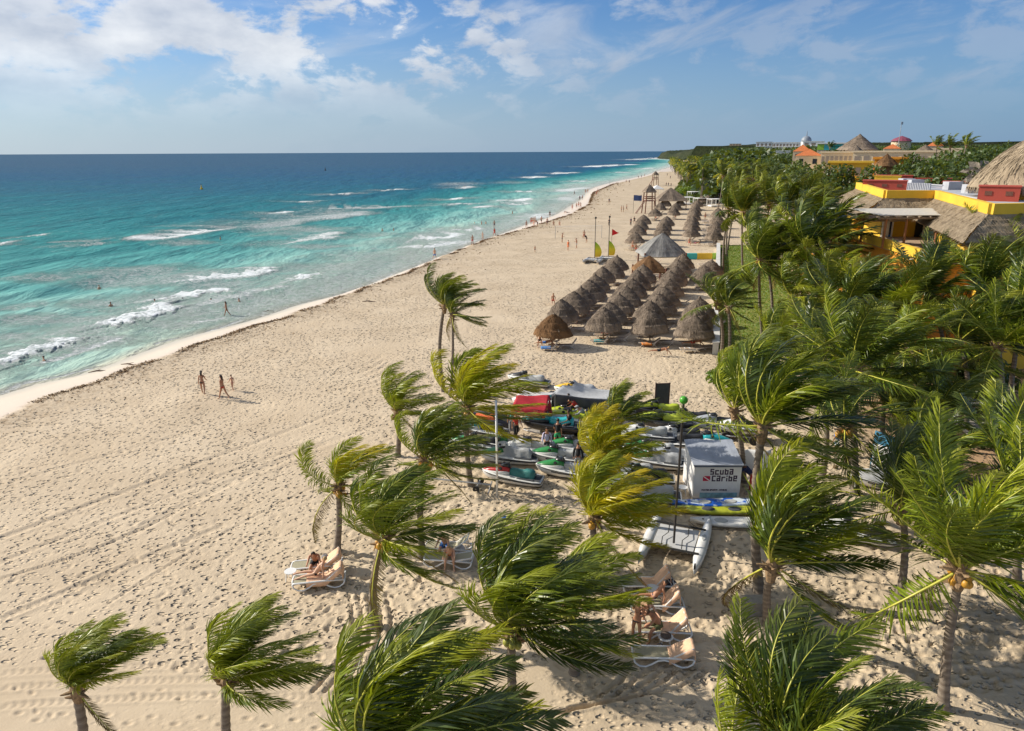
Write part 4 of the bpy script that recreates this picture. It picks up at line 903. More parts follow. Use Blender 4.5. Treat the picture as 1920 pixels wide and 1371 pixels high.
# ------------------------------------------------------------------ thatch
def thatch_mat(name, c0, c1):
    m = bpy.data.materials.new(name); m.use_nodes = True; t = NT(m.node_tree); b = m.node_tree.nodes['Principled BSDF']
    u = attr(t, 'u'); v = attr(t, 'v'); oi = t.new('ShaderNodeObjectInfo')
    cb = t.new('ShaderNodeCombineXYZ', ins={0: t.math('MULTIPLY', u, 26.0), 1: t.math('MULTIPLY', v, 2.2), 2: t.math('MULTIPLY', oi.outputs['Random'], 30.0)})
    n1 = t.new('ShaderNodeTexNoise', ins={'Vector': cb.outputs[0], 'Scale': 1.6, 'Detail': 5.0, 'Roughness': .7})
    geo = t.new('ShaderNodeTexCoord'); n2 = t.new('ShaderNodeTexNoise', ins={'Vector': geo.outputs['Object'], 'Scale': 1.3, 'Detail': 4.0})
    c = t.mix(t.rng(n1.outputs[0], .32, .68), c0, c1); c = t.mix(t.rng(n2.outputs[0], .42, .62, 0, .55), c, tuple(k * .6 for k in c0))
    c = t.mix(t.rng(oi.outputs['Random'], 0, 1, 0, .4), c, tuple(k * .62 for k in c1))
    c = t.mix(t.rng(v, .82, 1.0, 0, .5), c, tuple(min(1, k * 1.15) for k in c1))
    t.l.new(c, b.inputs['Base Color']); b.inputs['Roughness'].default_value = .9; b.inputs['Specular IOR Level'].default_value = .15
    bp = t.new('ShaderNodeBump', ins={'Height': n1.outputs[0], 'Strength': 1.0, 'Distance': .12}); t.l.new(bp.outputs[0], b.inputs['Normal'])
    MATS[name] = m; return m
TH_G = thatch_mat('thatch_grey', (0.095, 0.072, 0.055), (0.36, 0.285, 0.215))
TH_B = thatch_mat('thatch_brown', (0.12, 0.06, 0.028), (0.30, 0.17, 0.08))
TH_S = thatch_mat('thatch_silver', (0.13, 0.13, 0.125), (0.38, 0.37, 0.35))
TH_T = thatch_mat('thatch_tan', (0.22, 0.165, 0.105), (0.48, 0.385, 0.27))
POST = mat('wood_post', (0.30, 0.23, 0.16), .8, var=.3, scale=10, bump=.4)
REDW = mat('red_brown_wood', (0.16, 0.06, 0.035), .7, var=.3, scale=10)
def cone_thatch(rad, hgt, eave, seed, sides=44, shag=1.0, droop=.12, straw=420, sq=0.0, rx=1.0, ry=1.0, flat_top=0.0, bul=.03, pw=.88):
    """cone of thatch standing on z=0 (eave) up to hgt; layered, uneven and fringed"""
    r = np.random.RandomState(seed); nr = 11; V = []; U = []; Vv = []
    ph = r.uniform(0, 6, 4)
    def rr_(a, k):
        base = rad * (k ** pw) * (1 + .05 * math.sin(3 * a + ph[0]) + .03 * math.sin(5 * a + ph[1]) + .02 * math.sin(9 * a + ph[2]))
        if sq: 
            m_ = max(abs(math.cos(a)), abs(math.sin(a))); base *= (1 - sq) + sq / (m_ ** 1.0 if m_ else 1) * .9
        return base
    for i in range(nr + 1):
        k = i / nr; z = hgt * (1 - k) ** (1.06) + flat_top * 0
        bulge = hgt * bul * math.sin(math.pi * k)
        for j in range(sides):
            a = 2 * math.pi * j / sides; q = rr_(a, max(k, .015)) * (1 + shag * r.uniform(-.018, .018) + (.02 * shag if i % 3 == 0 else 0))
            zz = z + bulge + shag * r.uniform(-.02, .02) - (droop * (k ** 6)) - (.05 * shag * (i % 3 == 2))
            V.append((q * math.cos(a) * rx, q * math.sin(a) * ry, zz)); U.append(a * rad * .5); Vv.append(k)
    # under side
    for j in range(sides):
        a = 2 * math.pi * j / sides; q = rr_(a, 1) * .93; V.append((q * math.cos(a) * rx, q * math.sin(a) * ry, -droop - .16)); U.append(a * rad * .5); Vv.append(1)
    V.append((0, 0, hgt * .35)); U.append(0); Vv.append(.5); cidx = len(V) - 1
    Fc = [(i * sides + j, (i + 1) * sides + j, (i + 1) * sides + (j + 1) % sides, i * sides + (j + 1) % sides) for i in range(nr + 1) for j in range(sides)]
    Fc += [((nr + 1) * sides + (j + 1) % sides, (nr + 1) * sides + j, cidx, cidx) for j in range(sides)]
    Fc = [f if f[2] != f[3] else f[:3] for f in Fc]
    # loose straws
    for s_ in range(straw):
        fr = s_ < straw * .45; a = r.uniform(0, 2 * math.pi); k = 1.0 if fr else r.uniform(.12, .97)
        q = rr_(a, k) * (1.0 if not fr else r.uniform(.93, 1.0)); z = hgt * (1 - k) ** 1.06 + hgt * bul * math.sin(math.pi * k) - droop * k ** 6
        L = r.uniform(.18, .42) * max(1, rad / 1.9) ** .7; w_ = .022 * max(1, rad / 1.7); da = w_ / max(q, .1)
        sl = math.atan2(hgt, rad); dz = -L * (math.sin(sl) if not fr else .95); dq = L * (math.cos(sl) if not fr else .18) + .02; jit = r.uniform(-.06, .06)
        b = len(V); up_ = .03
        V += [(q * math.cos(a - da) * rx, q * math.sin(a - da) * ry, z + up_), (q * math.cos(a + da) * rx, q * math.sin(a + da) * ry, z + up_), ((q + dq) * math.cos(a + jit / max(q, .3)) * rx, (q + dq) * math.sin(a + jit / max(q, .3)) * ry, z + dz + up_)]
        rv = r.uniform(0, 8); U += [rv] * 3; Vv += [k * .9] * 3; Fc.append((b, b + 2, b + 1))
    me = bpy.data.meshes.new('thatch'); me.from_pydata(V, [], Fc); 
    for n_, a_ in (('u', U), ('v', Vv)):
        at = me.attributes.new(n_, 'FLOAT', 'POINT'); at.data.foreach_set('value', a_)
    me.update(); return me
PTH = [cone_thatch(1.72, 1.50, 0, 60 + i, droop=.22, bul=.09, straw=1000, shag=1.8) for i in range(5)]
for m_ in PTH: m_.materials.append(TH_G)
KNOT = MB().tube([(0, 0, -.12), (0, 0, .06), (.02, 0, .16)], [.17, .12, .03], 8).mesh('thatch_cap', TH_G)
POSTM = MB().tube([(0, 0, -.2), (.01, 0, 1.2), (0, 0, 2.6)], [.07, .062, .055], 7).mesh('post', POST, True)
_m = MB()
for k in range(6):
    a = k * math.pi / 3; _m.tube([(0, 0, 2.5), (math.cos(a) * 1.45, math.sin(a) * 1.45, 1.72)], .03, 5)
SPOKE = _m.mesh('rafter', POST)
ORD = ['first', 'second', 'third', 'fourth', 'fifth', 'sixth', 'seventh', 'eighth', 'ninth', 'tenth', 'eleventh', 'twelfth', 'thirteenth']
def parasol(px, py, label, group, seed, brown=False, sc=1.0, ztop=2.95):
    p = G(px, py, ztop * sc); z = gz(p.x, p.y); r = random.Random(seed)
    o = empty('thatch_parasol', (p.x, p.y, z), label, 'thatch parasol', group, r.uniform(0, 6.28)); o.rotation_euler[0] = R(r.uniform(-4, 4)); o.rotation_euler[1] = R(r.uniform(-4, 4))
    q = sc * r.uniform(.93, 1.07)
    th = obj('thatch', PTH[seed % 5], o, (0, 0, 1.50 * sc)); th.scale = (q, q, sc * r.uniform(.92, 1.1))
    if brown: th.material_slots[0].link = 'OBJECT'; th.material_slots[0].material = TH_B
    kn = obj('thatch_cap', KNOT, o, (0, 0, 2.93 * sc))
    obj('post', POSTM, o); 
    if py > 540: obj('rafter', SPOKE, o)
    return p
ROWS = {
 'sea side row': [(1035,589),(1057,563),(1076,547),(1092,537),(1108,526),(1118,514),(1132,501),(1147,490),(1155,479)],
 'second row': [(1133,579),(1146,566),(1162,550),(1173,537),(1184,522),(1194,510),(1206,497)],
 'third row': [(1222,583),(1219,565),(1238,551),(1245,537),(1254,522),(1260,509),(1266,499),(1273,488),(1281,478)],
 'wall side row': [(1302,591),(1308,574),(1314,559),(1322,498),(1332,487)]}
# loungers under the parasols: slatted fabric bed on crossed legs
BEIGE = mat('sling_tan', (0.36, 0.27, 0.19), .8, var=.15, scale=4); FRAMEW = mat('lounger_frame', (0.60, 0.55, 0.50), .5, var=.08)
def beach_lounger_meshes(back):
    s = MB(); a = R(back); L = .72
    s.box((-.28, 0, .33), (1.26, .56, .035)); c = Vector((.35 + math.cos(a) * L / 2, 0, .33 + math.sin(a) * L / 2)); s.box(c, (L, .56, .035), (0, -a, 0))
    f = MB()
    for y in (-.3, .3):
        f.tube([(-.95, y, .33), (.35, y, .33), (.35 + math.cos(a) * L, y, .33 + math.sin(a) * L)], .022, 5)
        f.tube([(-.75, y, .31), (-.5, y, .0)], .02, 5); f.tube([(-.45, y, .31), (-.8, y, .0)], .02, 5)
        f.tube([(.25, y, .31), (.62, y, .0)], .02, 5); f.tube([(.62, y, .55 if back > 20 else .3), (.2, y, .0)], .02, 5)
    f.tube([(-.95, -.3, .33), (-.95, .3, .33)], .022, 5)
    return s.mesh('sling', BEIGE), f.mesh('frame', FRAMEW)
BL = [beach_lounger_meshes(8), beach_lounger_meshes(38), beach_lounger_meshes(55)]
def beach_lounger(x, y, rz, v, label, group):
    o = empty('beach_lounger', (x, y, gz(x, y) + .01), label, 'sun lounger', group, rz); obj('frame', BL[v][1], o); obj('sling', BL[v][0], o); return o
rp = random.Random(3); lcount = 0; par_pos = {}
def side_loungers(p, lab, group, nmax=2, seed=0):
    global lcount
    r = random.Random(seed); ang = R(-4) + r.uniform(-.1, .1)
    for k in range(nmax):
        dx, dy = ((-.35, -1.25), (.1, .85), (1.5, -.5), (1.4, 1.2))[k]
        side = ('on the camera side of', 'on the far side of', 'to the right of', 'behind and right of')[k]
        beach_lounger(p.x + dx + r.uniform(-.15, .15), p.y + dy + r.uniform(-.15, .15), ang + r.uniform(-.12, .12), r.choice((0, 1, 1, 2)), 'tan lounger ' + side + ' the ' + lab, group); lcount += 1
sd_ = 0
for rn_, pts in ROWS.items():
    for i, (a, b) in enumerate(pts):
        sd_ += 1; br = (rn_ == 'sea side row' and i == 0)
        lab = ('brown' if br else 'grey') + ' thatch parasol, ' + ORD[i] + ' from the front in the ' + rn_ + ' of the near block'
        p = parasol(a, b, lab, 'thatch parasols of the near block', sd_, br); par_pos[(rn_, i)] = p
        side_loungers(p, ORD[i] + ' near ' + rn_ + ' parasol', 'loungers under the near block', 3 if i < 5 else 2, sd_)
ROWS2 = {'sea side row': [(1192,436),(1197,422),(1203,413),(1208,404),(1229,391),(1238,381),(1248,374)],
 'second row': [(1241,431),(1243,421),(1246,413),(1250,406),(1263,389),(1268,381),(1276,374)],
 'third row': [(1297,424),(1298,414),(1299,406),(1302,397),(1303,390),(1305,383),(1308,375),(1317,368),(1328,367)],
 'wall side row': [(1340,430),(1343,416),(1346,403),(1348,391)]}
for rn_, pts in ROWS2.items():
    for i, (a, b) in enumerate(pts):
        sd_ += 1
        p = parasol(a, b, 'grey thatch parasol, ' + ORD[i] + ' from the front in the ' + rn_ + ' of the far block', 'thatch parasols of the far block', sd_, False, 1.0)
        side_loungers(p, ORD[i] + ' far ' + rn_ + ' parasol', 'loungers under the far block', 2, sd_)
# extra open loungers lying between the columns
for k in range(46):
    rowx = rp.choice(((1300, 1325), (1225, 1245), (1170, 1215))); a = rp.uniform(*rowx); b = rp.uniform(462, 600) if k < 20 else rp.uniform(400, 455)
    if k >= 20: a = rp.uniform(1318, 1340)
    p = G(a, b, 0); beach_lounger(p.x, p.y, R(-4), rp.choice((0, 0, 1)), 'tan beach lounger in the open lane between the parasol rows' if k < 20 else 'tan beach lounger in the open lane of the far block', 'loungers in the near lanes' if k < 20 else 'loungers in the far lanes')
TWC = [mat('towel_white', (.72, .72, .74), .9), mat('towel_blue', (.08, .22, .5), .9), mat('towel_red', (.55, .06, .05), .9), mat('towel_turquoise', (.06, .42, .42), .9), mat('towel_orange', (.7, .25, .06), .9)]
for k, ((rn_, i), col) in enumerate(((('sea side row', 0), 1), (('second row', 0), 3), (('third row', 0), 4), (('wall side row', 0), 0), (('sea side row', 1), 0), (('second row', 1), 2), (('third row', 2), 0), (('sea side row', 3), 4), (('second row', 3), 1), (('third row', 4), 2))):
    q_ = par_pos[(rn_, i)]; rr3 = random.Random(k); m_ = MB(); vs = []
    for a_ in range(7):
        for b_ in range(5): vs.append((-.45 + a_ * .15, -.31 + b_ * .155, .37 + .02 * math.sin(a_ * 2 + b_) - (.14 if b_ in (0, 4) else 0)))
    m_.add(vs, [(a_ * 5 + b_, (a_ + 1) * 5 + b_, (a_ + 1) * 5 + b_ + 1, a_ * 5 + b_ + 1) for a_ in range(6) for b_ in range(4)]); o = m_.build('towel', TWC[col], None, True, Vector((q_.x - .55, q_.y - 1.25, gz(q_.x, q_.y - 1.25))), R(-4)); o.modifiers.new('t', 'SOLIDIFY').thickness = .012
    tag(o, ('white', 'blue', 'red', 'turquoise', 'orange')[col] + ' towel on a lounger of the ' + ORD[i] + ' near ' + rn_ + ' parasol', 'towel', 'towels under the parasols')
# ------------------------------------------------------------------ open thatch pavilions and towers
def pavilion(px, pyapex, dist, rx, ry, zt, ze, label, th, rail=True, rot=0.0, seed=1, name='thatch_pavilion'):
    p = ray(px, pyapex, dist); g = gz(p.x, p.y); o = empty(name, (p.x, p.y, g), label, 'pavilion', None, rot)
    me = cone_thatch(1.0, zt - ze, 0, seed, 40, .35, .15, 0, .75, rx, ry); me.materials.append(th); obj('thatch', me, o, (0, 0, ze))
    fr = cone_thatch(1.0, zt - ze, 0, seed, 40, .35, .15, 10, .75, rx, ry)
    for sx in (-1, 1):
        for sy in (-1, 1):
            MB().tube([(0, 0, -.2), (0, 0, ze + .3)], .12, 7).build('post', REDW, o, loc=(sx * rx * .8, sy * ry * .8, 0))
    if rail:
        for (x0, y0, x1, y1) in ((-.8, -.8, .8, -.8), (.8, -.8, .8, .8), (-.8, -.8, -.8, .8)):
            m_ = MB(); a = Vector((x0 * rx, y0 * ry, 0)); b = Vector((x1 * rx, y1 * ry, 0))
            for z in (.35, 1.0): m_.tube([a + Vector((0, 0, z)), b + Vector((0, 0, z))], .045, 5)
            for k in range(8):
                q0 = a.lerp(b, k / 8); q1 = a.lerp(b, (k + 1) / 8); m_.tube([q0 + Vector((0, 0, .35 if k % 2 else 1.0)), q1 + Vector((0, 0, 1.0 if k % 2 else .35))], .03, 4)
            m_.build('railing', REDW, o)
    return o
def at_d(px, py, z): p = G(px, py, z); return math.hypot(p.x, p.y)
pavilion(1243, 437, at_d(1243, 437, 5.4), 3.6, 3.2, 5.4, 2.6, 'large silver-grey thatch pavilion between the two blocks of parasols', TH_S, seed=71)
pavilion(1218, 481, at_d(1218, 481, 3.4), 2.3, 2.2, 3.5, 1.8, 'rusty brown thatch shelter in front of the silver-grey pavilion', TH_B, seed=72)
pavilion(1258, 352, at_d(1258, 352, 6.2), 5.0, 4.2, 6.2, 2.8, 'grey thatch pavilion at the far end of the parasol rows', TH_G, rail=False, seed=73)
def tower(px, pfoot, ptop, label, seed):
    p = G(px, pfoot, 0); g = gz(p.x, p.y); d = math.hypot(p.x, p.y); top = ray(px, ptop, d).z - g
    s = top / 6.6; o = empty('lifeguard_tower', (p.x, p.y, g), label, 'lifeguard tower', None, R(8))
    for sx in (-1, 1):
        for sy in (-1, 1): MB().tube([(sx * 1.3 * s, sy * 1.3 * s, -.2), (sx * .95 * s, sy * .95 * s, 5.2 * s)], .13 * s, 6).build('leg', REDW, o)
    MB().box((0, 0, 2.9 * s), (2.3 * s, 2.3 * s, .14 * s)).build('platform', REDW, o)
    m_ = MB()
    for z in (3.4, 3.8):
        for sg in (-1, 1): m_.box((0, sg * 1.08 * s, z * s), (2.2 * s, .07, .16)); m_.box((sg * 1.08 * s, 0, z * s), (.07, 2.02 * s, .16))
    m_.build('railing', REDW, o)
    m_ = MB(); 
    for k in (-.35, .35): m_.tube([(-1.1 * s, (k - .2) * s, 2.9 * s), (-3.2 * s, (k - .2) * s, 0)], .07 * s, 5)
    for k in range(8): u = (k + .5) / 8; m_.box((-1.1 * s - 2.1 * s * u, -.2 * s, 2.9 * s * (1 - u)), (.22 * s, .7 * s, .05))
    m_.build('ladder', REDW, o)
    me = cone_thatch(1.0, 1.6 * s, 0, seed, 32, .3, .08, 0, .75, 1.6 * s, 1.6 * s); me.materials.append(TH_G); obj('thatch', me, o, (0, 0, 5.0 * s)); return o
tower(1216, 400, 346, 'tall wooden lifeguard tower with thatch roof beside the blue flag', 81)
tower(1228, 348, 321, 'farther lifeguard tower with a long ladder down to the sand', 82)
# white cabanas and tents
WHITE = mat('white_fabric', (0.78, 0.77, 0.75), .8, var=.05, trans=.1); WPAINT = mat('white_paint', (0.76, 0.76, 0.74), .35, var=.05, scale=3)
for i, (px, py, s) in enumerate(((1288, 384, 3.4), (1312, 386, 3.4), (1338, 388, 3.4), (1300, 372, 3.6), (1326, 374, 3.6), (1350, 376, 3.6), (1338, 364, 4.0), (1364, 366, 3.8))):
    p = G(px, py, 0); o = empty('cabana', (p.x, p.y, gz(p.x, p.y)), 'white beach cabana, ' + ORD[i] + ' of the white cluster behind the far parasols', 'cabana', 'white cabanas', R(12))
    for sx in (-1, 1):
        for sy in (-1, 1): MB().box((sx * s * .46, sy * s * .46, 1.15), (.12, .12, 2.3)).build('post', WPAINT, o)
    MB().box((0, 0, 2.36), (s, s, .12)).build('roof', WHITE, o)
    MB().box((0, 0, .35), (s * .8, s * .8, .4)).build('daybed', WHITE, o)
    m_ = MB()
    for k in range(6): m_.box((-s * .38 + k * s * .152, s * .44, 1.2), (.12, .03, 2.0))
    m_.build('curtain', WHITE, o)
def tent(px, py, s, h, label):
    p = G(px, py, 0); o = empty('canopy_tent', (p.x, p.y, gz(p.x, p.y)), label, 'tent', None, R(10))
    for sx in (-1, 1):
        for sy in (-1, 1): MB().tube([(sx * s / 2, sy * s / 2, 0), (sx * s / 2, sy * s / 2, h)], .05, 5).build('pole', WPAINT, o)
    q = s / 2 + .05
    MB().add([(-q, -q, h - .25), (q, -q, h - .25), (q, q, h - .25), (-q, q, h - .25), (-q, -q, h), (q, -q, h), (q, q, h), (-q, q, h), (0, 0, h + s * .33)], [(0, 1, 5, 4), (1, 2, 6, 5), (2, 3, 7, 6), (3, 0, 4, 7), (4, 5, 8), (5, 6, 8), (6, 7, 8), (7, 4, 8)]).build('canopy', WHITE, o)
tent(1231, 365, 4.2, 2.3, 'white peaked canopy tent behind the tall lifeguard tower')
# painted low barrier, teal then yellow
TEAL = mat('teal_paint', (0.03, 0.42, 0.42), .5, var=.15); YEL = mat('yellow_paint', (0.72, 0.47, 0.03), .6, var=.12, dirt=(0.42, 0.25, 0.04)); GREENP = mat('lime_paint', (0.3, 0.5, 0.05), .5)
p0 = G(1278, 486, 0); p1 = G(1345, 486, 0); o = empty('painted_barrier', p0, 'low barrier painted teal and yellow beside the silver-grey pavilion', 'barrier')
Lb = (p1 - p0).length
for k, (u0, u1, m_) in enumerate(((0, .42, TEAL), (.425, .85, YEL), (.855, 1.0, GREENP))): MB().box(((u0 + u1) / 2 * Lb, 0, .45), ((u1 - u0) * Lb, .5, .95)).build('panel', m_, o)
# flags
DARKM = mat('dark_metal', (0.06, 0.055, 0.055), .45, .4); GREYM = mat('grey_metal', (0.4, 0.4, 0.4), .4, .5); REDF = mat('red_flag', (0.70, 0.02, 0.025), .7, trans=.2); BLUF = mat('blue_flag', (0.08, 0.13, 0.30), .7, trans=.2)
def flag(px, pfoot, ptop, m, w, h, tri, label, pr=.04):
    p = G(px, pfoot, 0); d = math.hypot(p.x, p.y); g = gz(p.x, p.y); top = ray(px, ptop, d).z - g
    o = empty('flag', (p.x, p.y, g), label, 'flag'); MB().tube([(0, 0, -.2), (0, 0, top)], pr, 6).build('pole', POST if tri else DARKM, o)
    m_ = MB(); n = 10
    for s_ in (-1, 1):
        vs = []
        for i in range(n + 1):
            u = i / n; hh = h / 2 * (1 - u if tri else 1); yy = .12 * math.sin(u * 9) * u; zc = top - h / 2 - .1 * u
            vs += [(u * w + pr, yy + s_ * .006, zc + hh + .04 * math.sin(u * 7)), (u * w + pr, yy + s_ * .006, zc - hh)]
        m_.add(vs, [((i * 2, i * 2 + 2, i * 2 + 3, i * 2 + 1) if s_ < 0 else (i * 2, i * 2 + 1, i * 2 + 3, i * 2 + 2)) for i in range(n)])
    m_.build('cloth', m, o)
flag(1146, 477, 430, REDF, 1.15, 1.05, True, 'red pennant on a pole beside the two sailing catamarans')
flag(1187, 400, 366, BLUF, 2.2, 1.5, False, 'dark blue flag on a pole in front of the lifeguard tower')
for (px, pf, pt, lab) in ((1199, 479, 453, 'thin pale post with crossbar before the far parasols'), (1142, 360, 340, 'thin pole standing alone on the far beach')):
    p = G(px, pf, 0); d = math.hypot(p.x, p.y); top = ray(px, pt, d).z; MBp = MB().tube([(0, 0, -.2), (0, 0, top)], .05, 5); o = MBp.build('pole', GREYM, None, loc=(p.x, p.y, gz(p.x, p.y))); tag(o, lab, 'pole')
# volleyball net
a = G(1041, 447, 0); b = G(1128, 446, 0); o = empty('volleyball_net', a, 'thin beach volleyball net strung between two posts on the open sand', 'net')
for q in (a, b): MB().tube([(0, 0, -.1), (0, 0, 2.4)], .05, 5).build('post', GREYM, o, loc=q - a)
m_ = MB(); dv = b - a
for z in (2.35, 2.0, 1.7, 1.4): m_.tube([(0, 0, z), dv + Vector((0, 0, z))], .012 if z < 2.2 else .03, 3)
for k in range(1, 30): q = dv * (k / 30); m_.tube([q + Vector((0, 0, 1.4)), q + Vector((0, 0, 2.35))], .008, 3)
m_.build('mesh_net', WPAINT, o)
# ------------------------------------------------------------------ near white loungers
SLING = mat('sling_olive', (0.36, 0.33, 0.22), .75, var=.1, scale=20, bump=.2, bscale=120); PEACH = mat('peach_towel', (0.74, 0.47, 0.30), .9, var=.12, scale=5, bump=.4, bscale=60)
def white_lounger(loc, rz, back, label, group):
    o = empty('sun_lounger', loc, label, 'sun lounger', group, rz); a = R(back); hx = .28
    s = MB(); s.box((-.36, 0, .36), (1.2, .54, .03)); L = .74; s.box((hx + math.cos(a) * L / 2, 0, .36 + math.sin(a) * L / 2), (L, .54, .03), (0, -a, 0)); s.build('sling', SLING, o)
    f = MB()
    for y in (-.3, .3):
        f.tube([(-1.0, y * .92, .34), (-.9, y, .365), (hx, y, .37), (1.0, y, .34)], .036, 7)
    f.tube([(-1.0, -.28, .34), (-1.02, 0, .34), (-1.0, .28, .34)], .036, 7); f.tube([(1.0, -.3, .34), (1.0, .3, .34)], .03, 6); f.build('frame', WPAINT, o, True)
    for y in (-.31, .31):
        MB().tube([(-1.0, y, .33), (-.97, y, .18), (-.8, y, .05), (-.6, y, .03), (-.42, y, .12), (-.2, y, .27), (0, y, .30), (.2, y, .25), (.42, y, .10), (.6, y, .03), (.78, y, .05), (.95, y, .17), (1.0, y, .33)], .033, 7).build('leg', WPAINT, o, True)
    f = MB()
    for y in (-.28, .28): f.tube([(hx, y, .37), (hx + math.cos(a) * (L + .03), y, .37 + math.sin(a) * (L + .03))], .03, 6)
    f.tube([(hx + math.cos(a) * L, -.28, .37 + math.sin(a) * L), (hx + math.cos(a) * L, .28, .37 + math.sin(a) * L)], .03, 6)
    if back > 15: f.tube([(hx + .45, -.2, .36 + .3 * math.sin(a)), (hx + .62, -.2, .36)], .018, 5); f.tube([(hx + .45, .2, .36 + .3 * math.sin(a)), (hx + .62, .2, .36)], .018, 5)
    f.build('backrest', WPAINT, o, True); return o
def towel(loc, rz, back, length, label, seed, m=None, group='peach towels on loungers'):
    """towel laid over the back rest, hanging over its top and down the sides"""
    r = np.random.RandomState(seed); a = R(back); hx = .28; L = .76; nu, nv = 22, 12; V = []
    for i in range(nu + 1):
        s_ = -length + (length + L + .42) * i / nu
        if s_ < 0: x, z = hx + s_, .385
        elif s_ < L: x, z = hx + math.cos(a) * s_, .385 + math.sin(a) * s_
        else: q = s_ - L; x, z = hx + math.cos(a) * L + .04 + q * .12, .385 + math.sin(a) * L - q * .95
        for j in range(nv + 1):
            v = (j / nv - .5) * 2; hang = max(0, abs(v) - .78); y = v * .37 if not hang else math.copysign(.30 + hang * .15, v)
            zz = z - hang * 1.1 + .012 * math.sin(9 * v + s_ * 5) + .01 * r.rand() + .02
            V.append((x + .01 * math.sin(8 * v), y + .02 * math.sin(s_ * 7), zz))
    n = len(V); Fc = [(i * (nv + 1) + j, i * (nv + 1) + j + 1, (i + 1) * (nv + 1) + j + 1, (i + 1) * (nv + 1) + j) for i in range(nu) for j in range(nv)]
    mb_ = MB(); mb_.add(V, Fc); me = mb_.mesh('towel', m or PEACH, True); o = obj('towel', me, None, loc, rz); md = o.modifiers.new('thick', 'SOLIDIFY'); md.thickness = .012
    tag(o, label, 'towel', group); return o
def g3(px, py, up=0.0): p = G(px, py, 0); p.z = gz(p.x, p.y) + up; return p
NL = [  # px, py of the middle on the ground, rot, back, towel length, labels
 (600, 1098, 10, 40, .75, 'white framed lounger in front under the couple', 'peach towel the woman of the couple sits on'),
 (596, 1070, 10, 38, .5, 'white framed lounger behind, where the man of the couple sits', 'pale peach towel over the backrest behind the couple'),
 (842, 1060, -6, 12, 0, 'white framed lounger nearest of the pair beside the thin dark trunk', None),
 (842, 1036, -6, 40, 0, 'white framed lounger farther of the pair beside the thin dark trunk', None),
 (1214, 1104, 0, 52, .5, 'white framed lounger at the top of the group of four, empty seat', 'peach towel peaked over the topmost lounger of the four'),
 (1230, 1140, -2, 52, .1, 'white framed lounger second from the top of the group of four', 'peach towel over the second lounger of the four'),
 (1240, 1192, -2, 50, .35, 'white framed lounger with the seated man, third of the four', 'peach towel behind the seated man'),
 (1242, 1240, -3, 30, .12, 'white framed lounger nearest the camera in the group of four', 'peach towel hanging off the nearest lounger of the four')]
for i, (px, py, rz, bk_, tl_, la, lb) in enumerate(NL):
    p = g3(px, py, .01); white_lounger(p, R(rz), bk_, la, 'white framed loungers on the near sand')
    if lb: towel(p, R(rz), bk_, tl_, lb, i)
def side_table(px, py, label, top=.42, r0=.24):
    p = g3(px, py); o = empty('side_table', p, label, 'table')
    MB().tube([(0, 0, top - .03), (0, 0, top)], [r0, r0], 14).build('table_top', WPAINT, o)
    for k in range(4): a = k * math.pi / 2 + .7; MB().tube([(math.cos(a) * r0 * .7, math.sin(a) * r0 * .7, top - .04), (math.cos(a) * r0 * .95, math.sin(a) * r0 * .95, 0)], .022, 5).build('leg', WPAINT, o)
    return o
side_table(546, 1086, 'small white table at the foot of the loungers of the couple')
side_table(1247, 1212, 'white drum table between the two nearest loungers of the four', .5, .26)
side_table(1279, 925, 'white plastic stool left of the white booth', .45, .25)
side_table(1222, 1118, 'white table with a dark thing between the upper loungers of the four', .4, .27)
BASKET = mat('dark_wicker', (0.10, 0.075, 0.06), .8, var=.4, scale=30)
p = g3(1247, 1212, .5); tag(MB().ball((0, 0, .05), .2, 1, 1, .35, 12, 5).build('tray', BASKET, None, True, p), 'dark round tray on the white drum table', 'tray')
DARKB = mat('dark_cloth', (0.035, 0.035, 0.06), .9, var=.4); BLUEC = mat('blue_cloth', (0.05, 0.14, 0.42), .8)
def bag(loc, sx, sy, sz, m, label, seed):
    r = random.Random(seed); mb_ = MB(); mb_.ball((0, 0, sz * .45), 1, sx / 2, sy / 2, sz / 2, 12, 7)
    mb_.v = [(x * (1 + r.uniform(-.08, .08)), y * (1 + r.uniform(-.08, .08)), max(0, z)) for x, y, z in mb_.v]
    o = empty('beach_bag', loc, label, 'bag'); mb_.build('body', m, o, True); MB().tube([(-sx * .25, 0, sz * .8), (-sx * .12, 0, sz * 1.25), (sx * .12, 0, sz * 1.25), (sx * .25, 0, sz * .8)], .015, 5).build('handle', m, o)
bag(g3(1255, 1100), .55, .35, .4, DARKB, 'dark bag beside the backrest of the topmost lounger of the four', 1)
bag(g3(1236, 1224), .5, .3, .3, DARKB, 'dark bag on the sand under the drum table', 2)
bag(g3(862, 1036), .45, .35, .4, mat('white_bag', (0.7, 0.7, 0.75), .7), 'white bag on the pair of loungers beside the thin dark trunk', 3)
bag(g3(947, 978), .42, .3, .2, BLUEC, 'small bright blue bag alone on the sand above the big green palm', 4)
bag(g3(612, 1062, .38), .35, .25, .2, mat('grey_bag', (0.2, 0.2, 0.22), .8), 'grey bundle on the lounger behind the couple', 5)
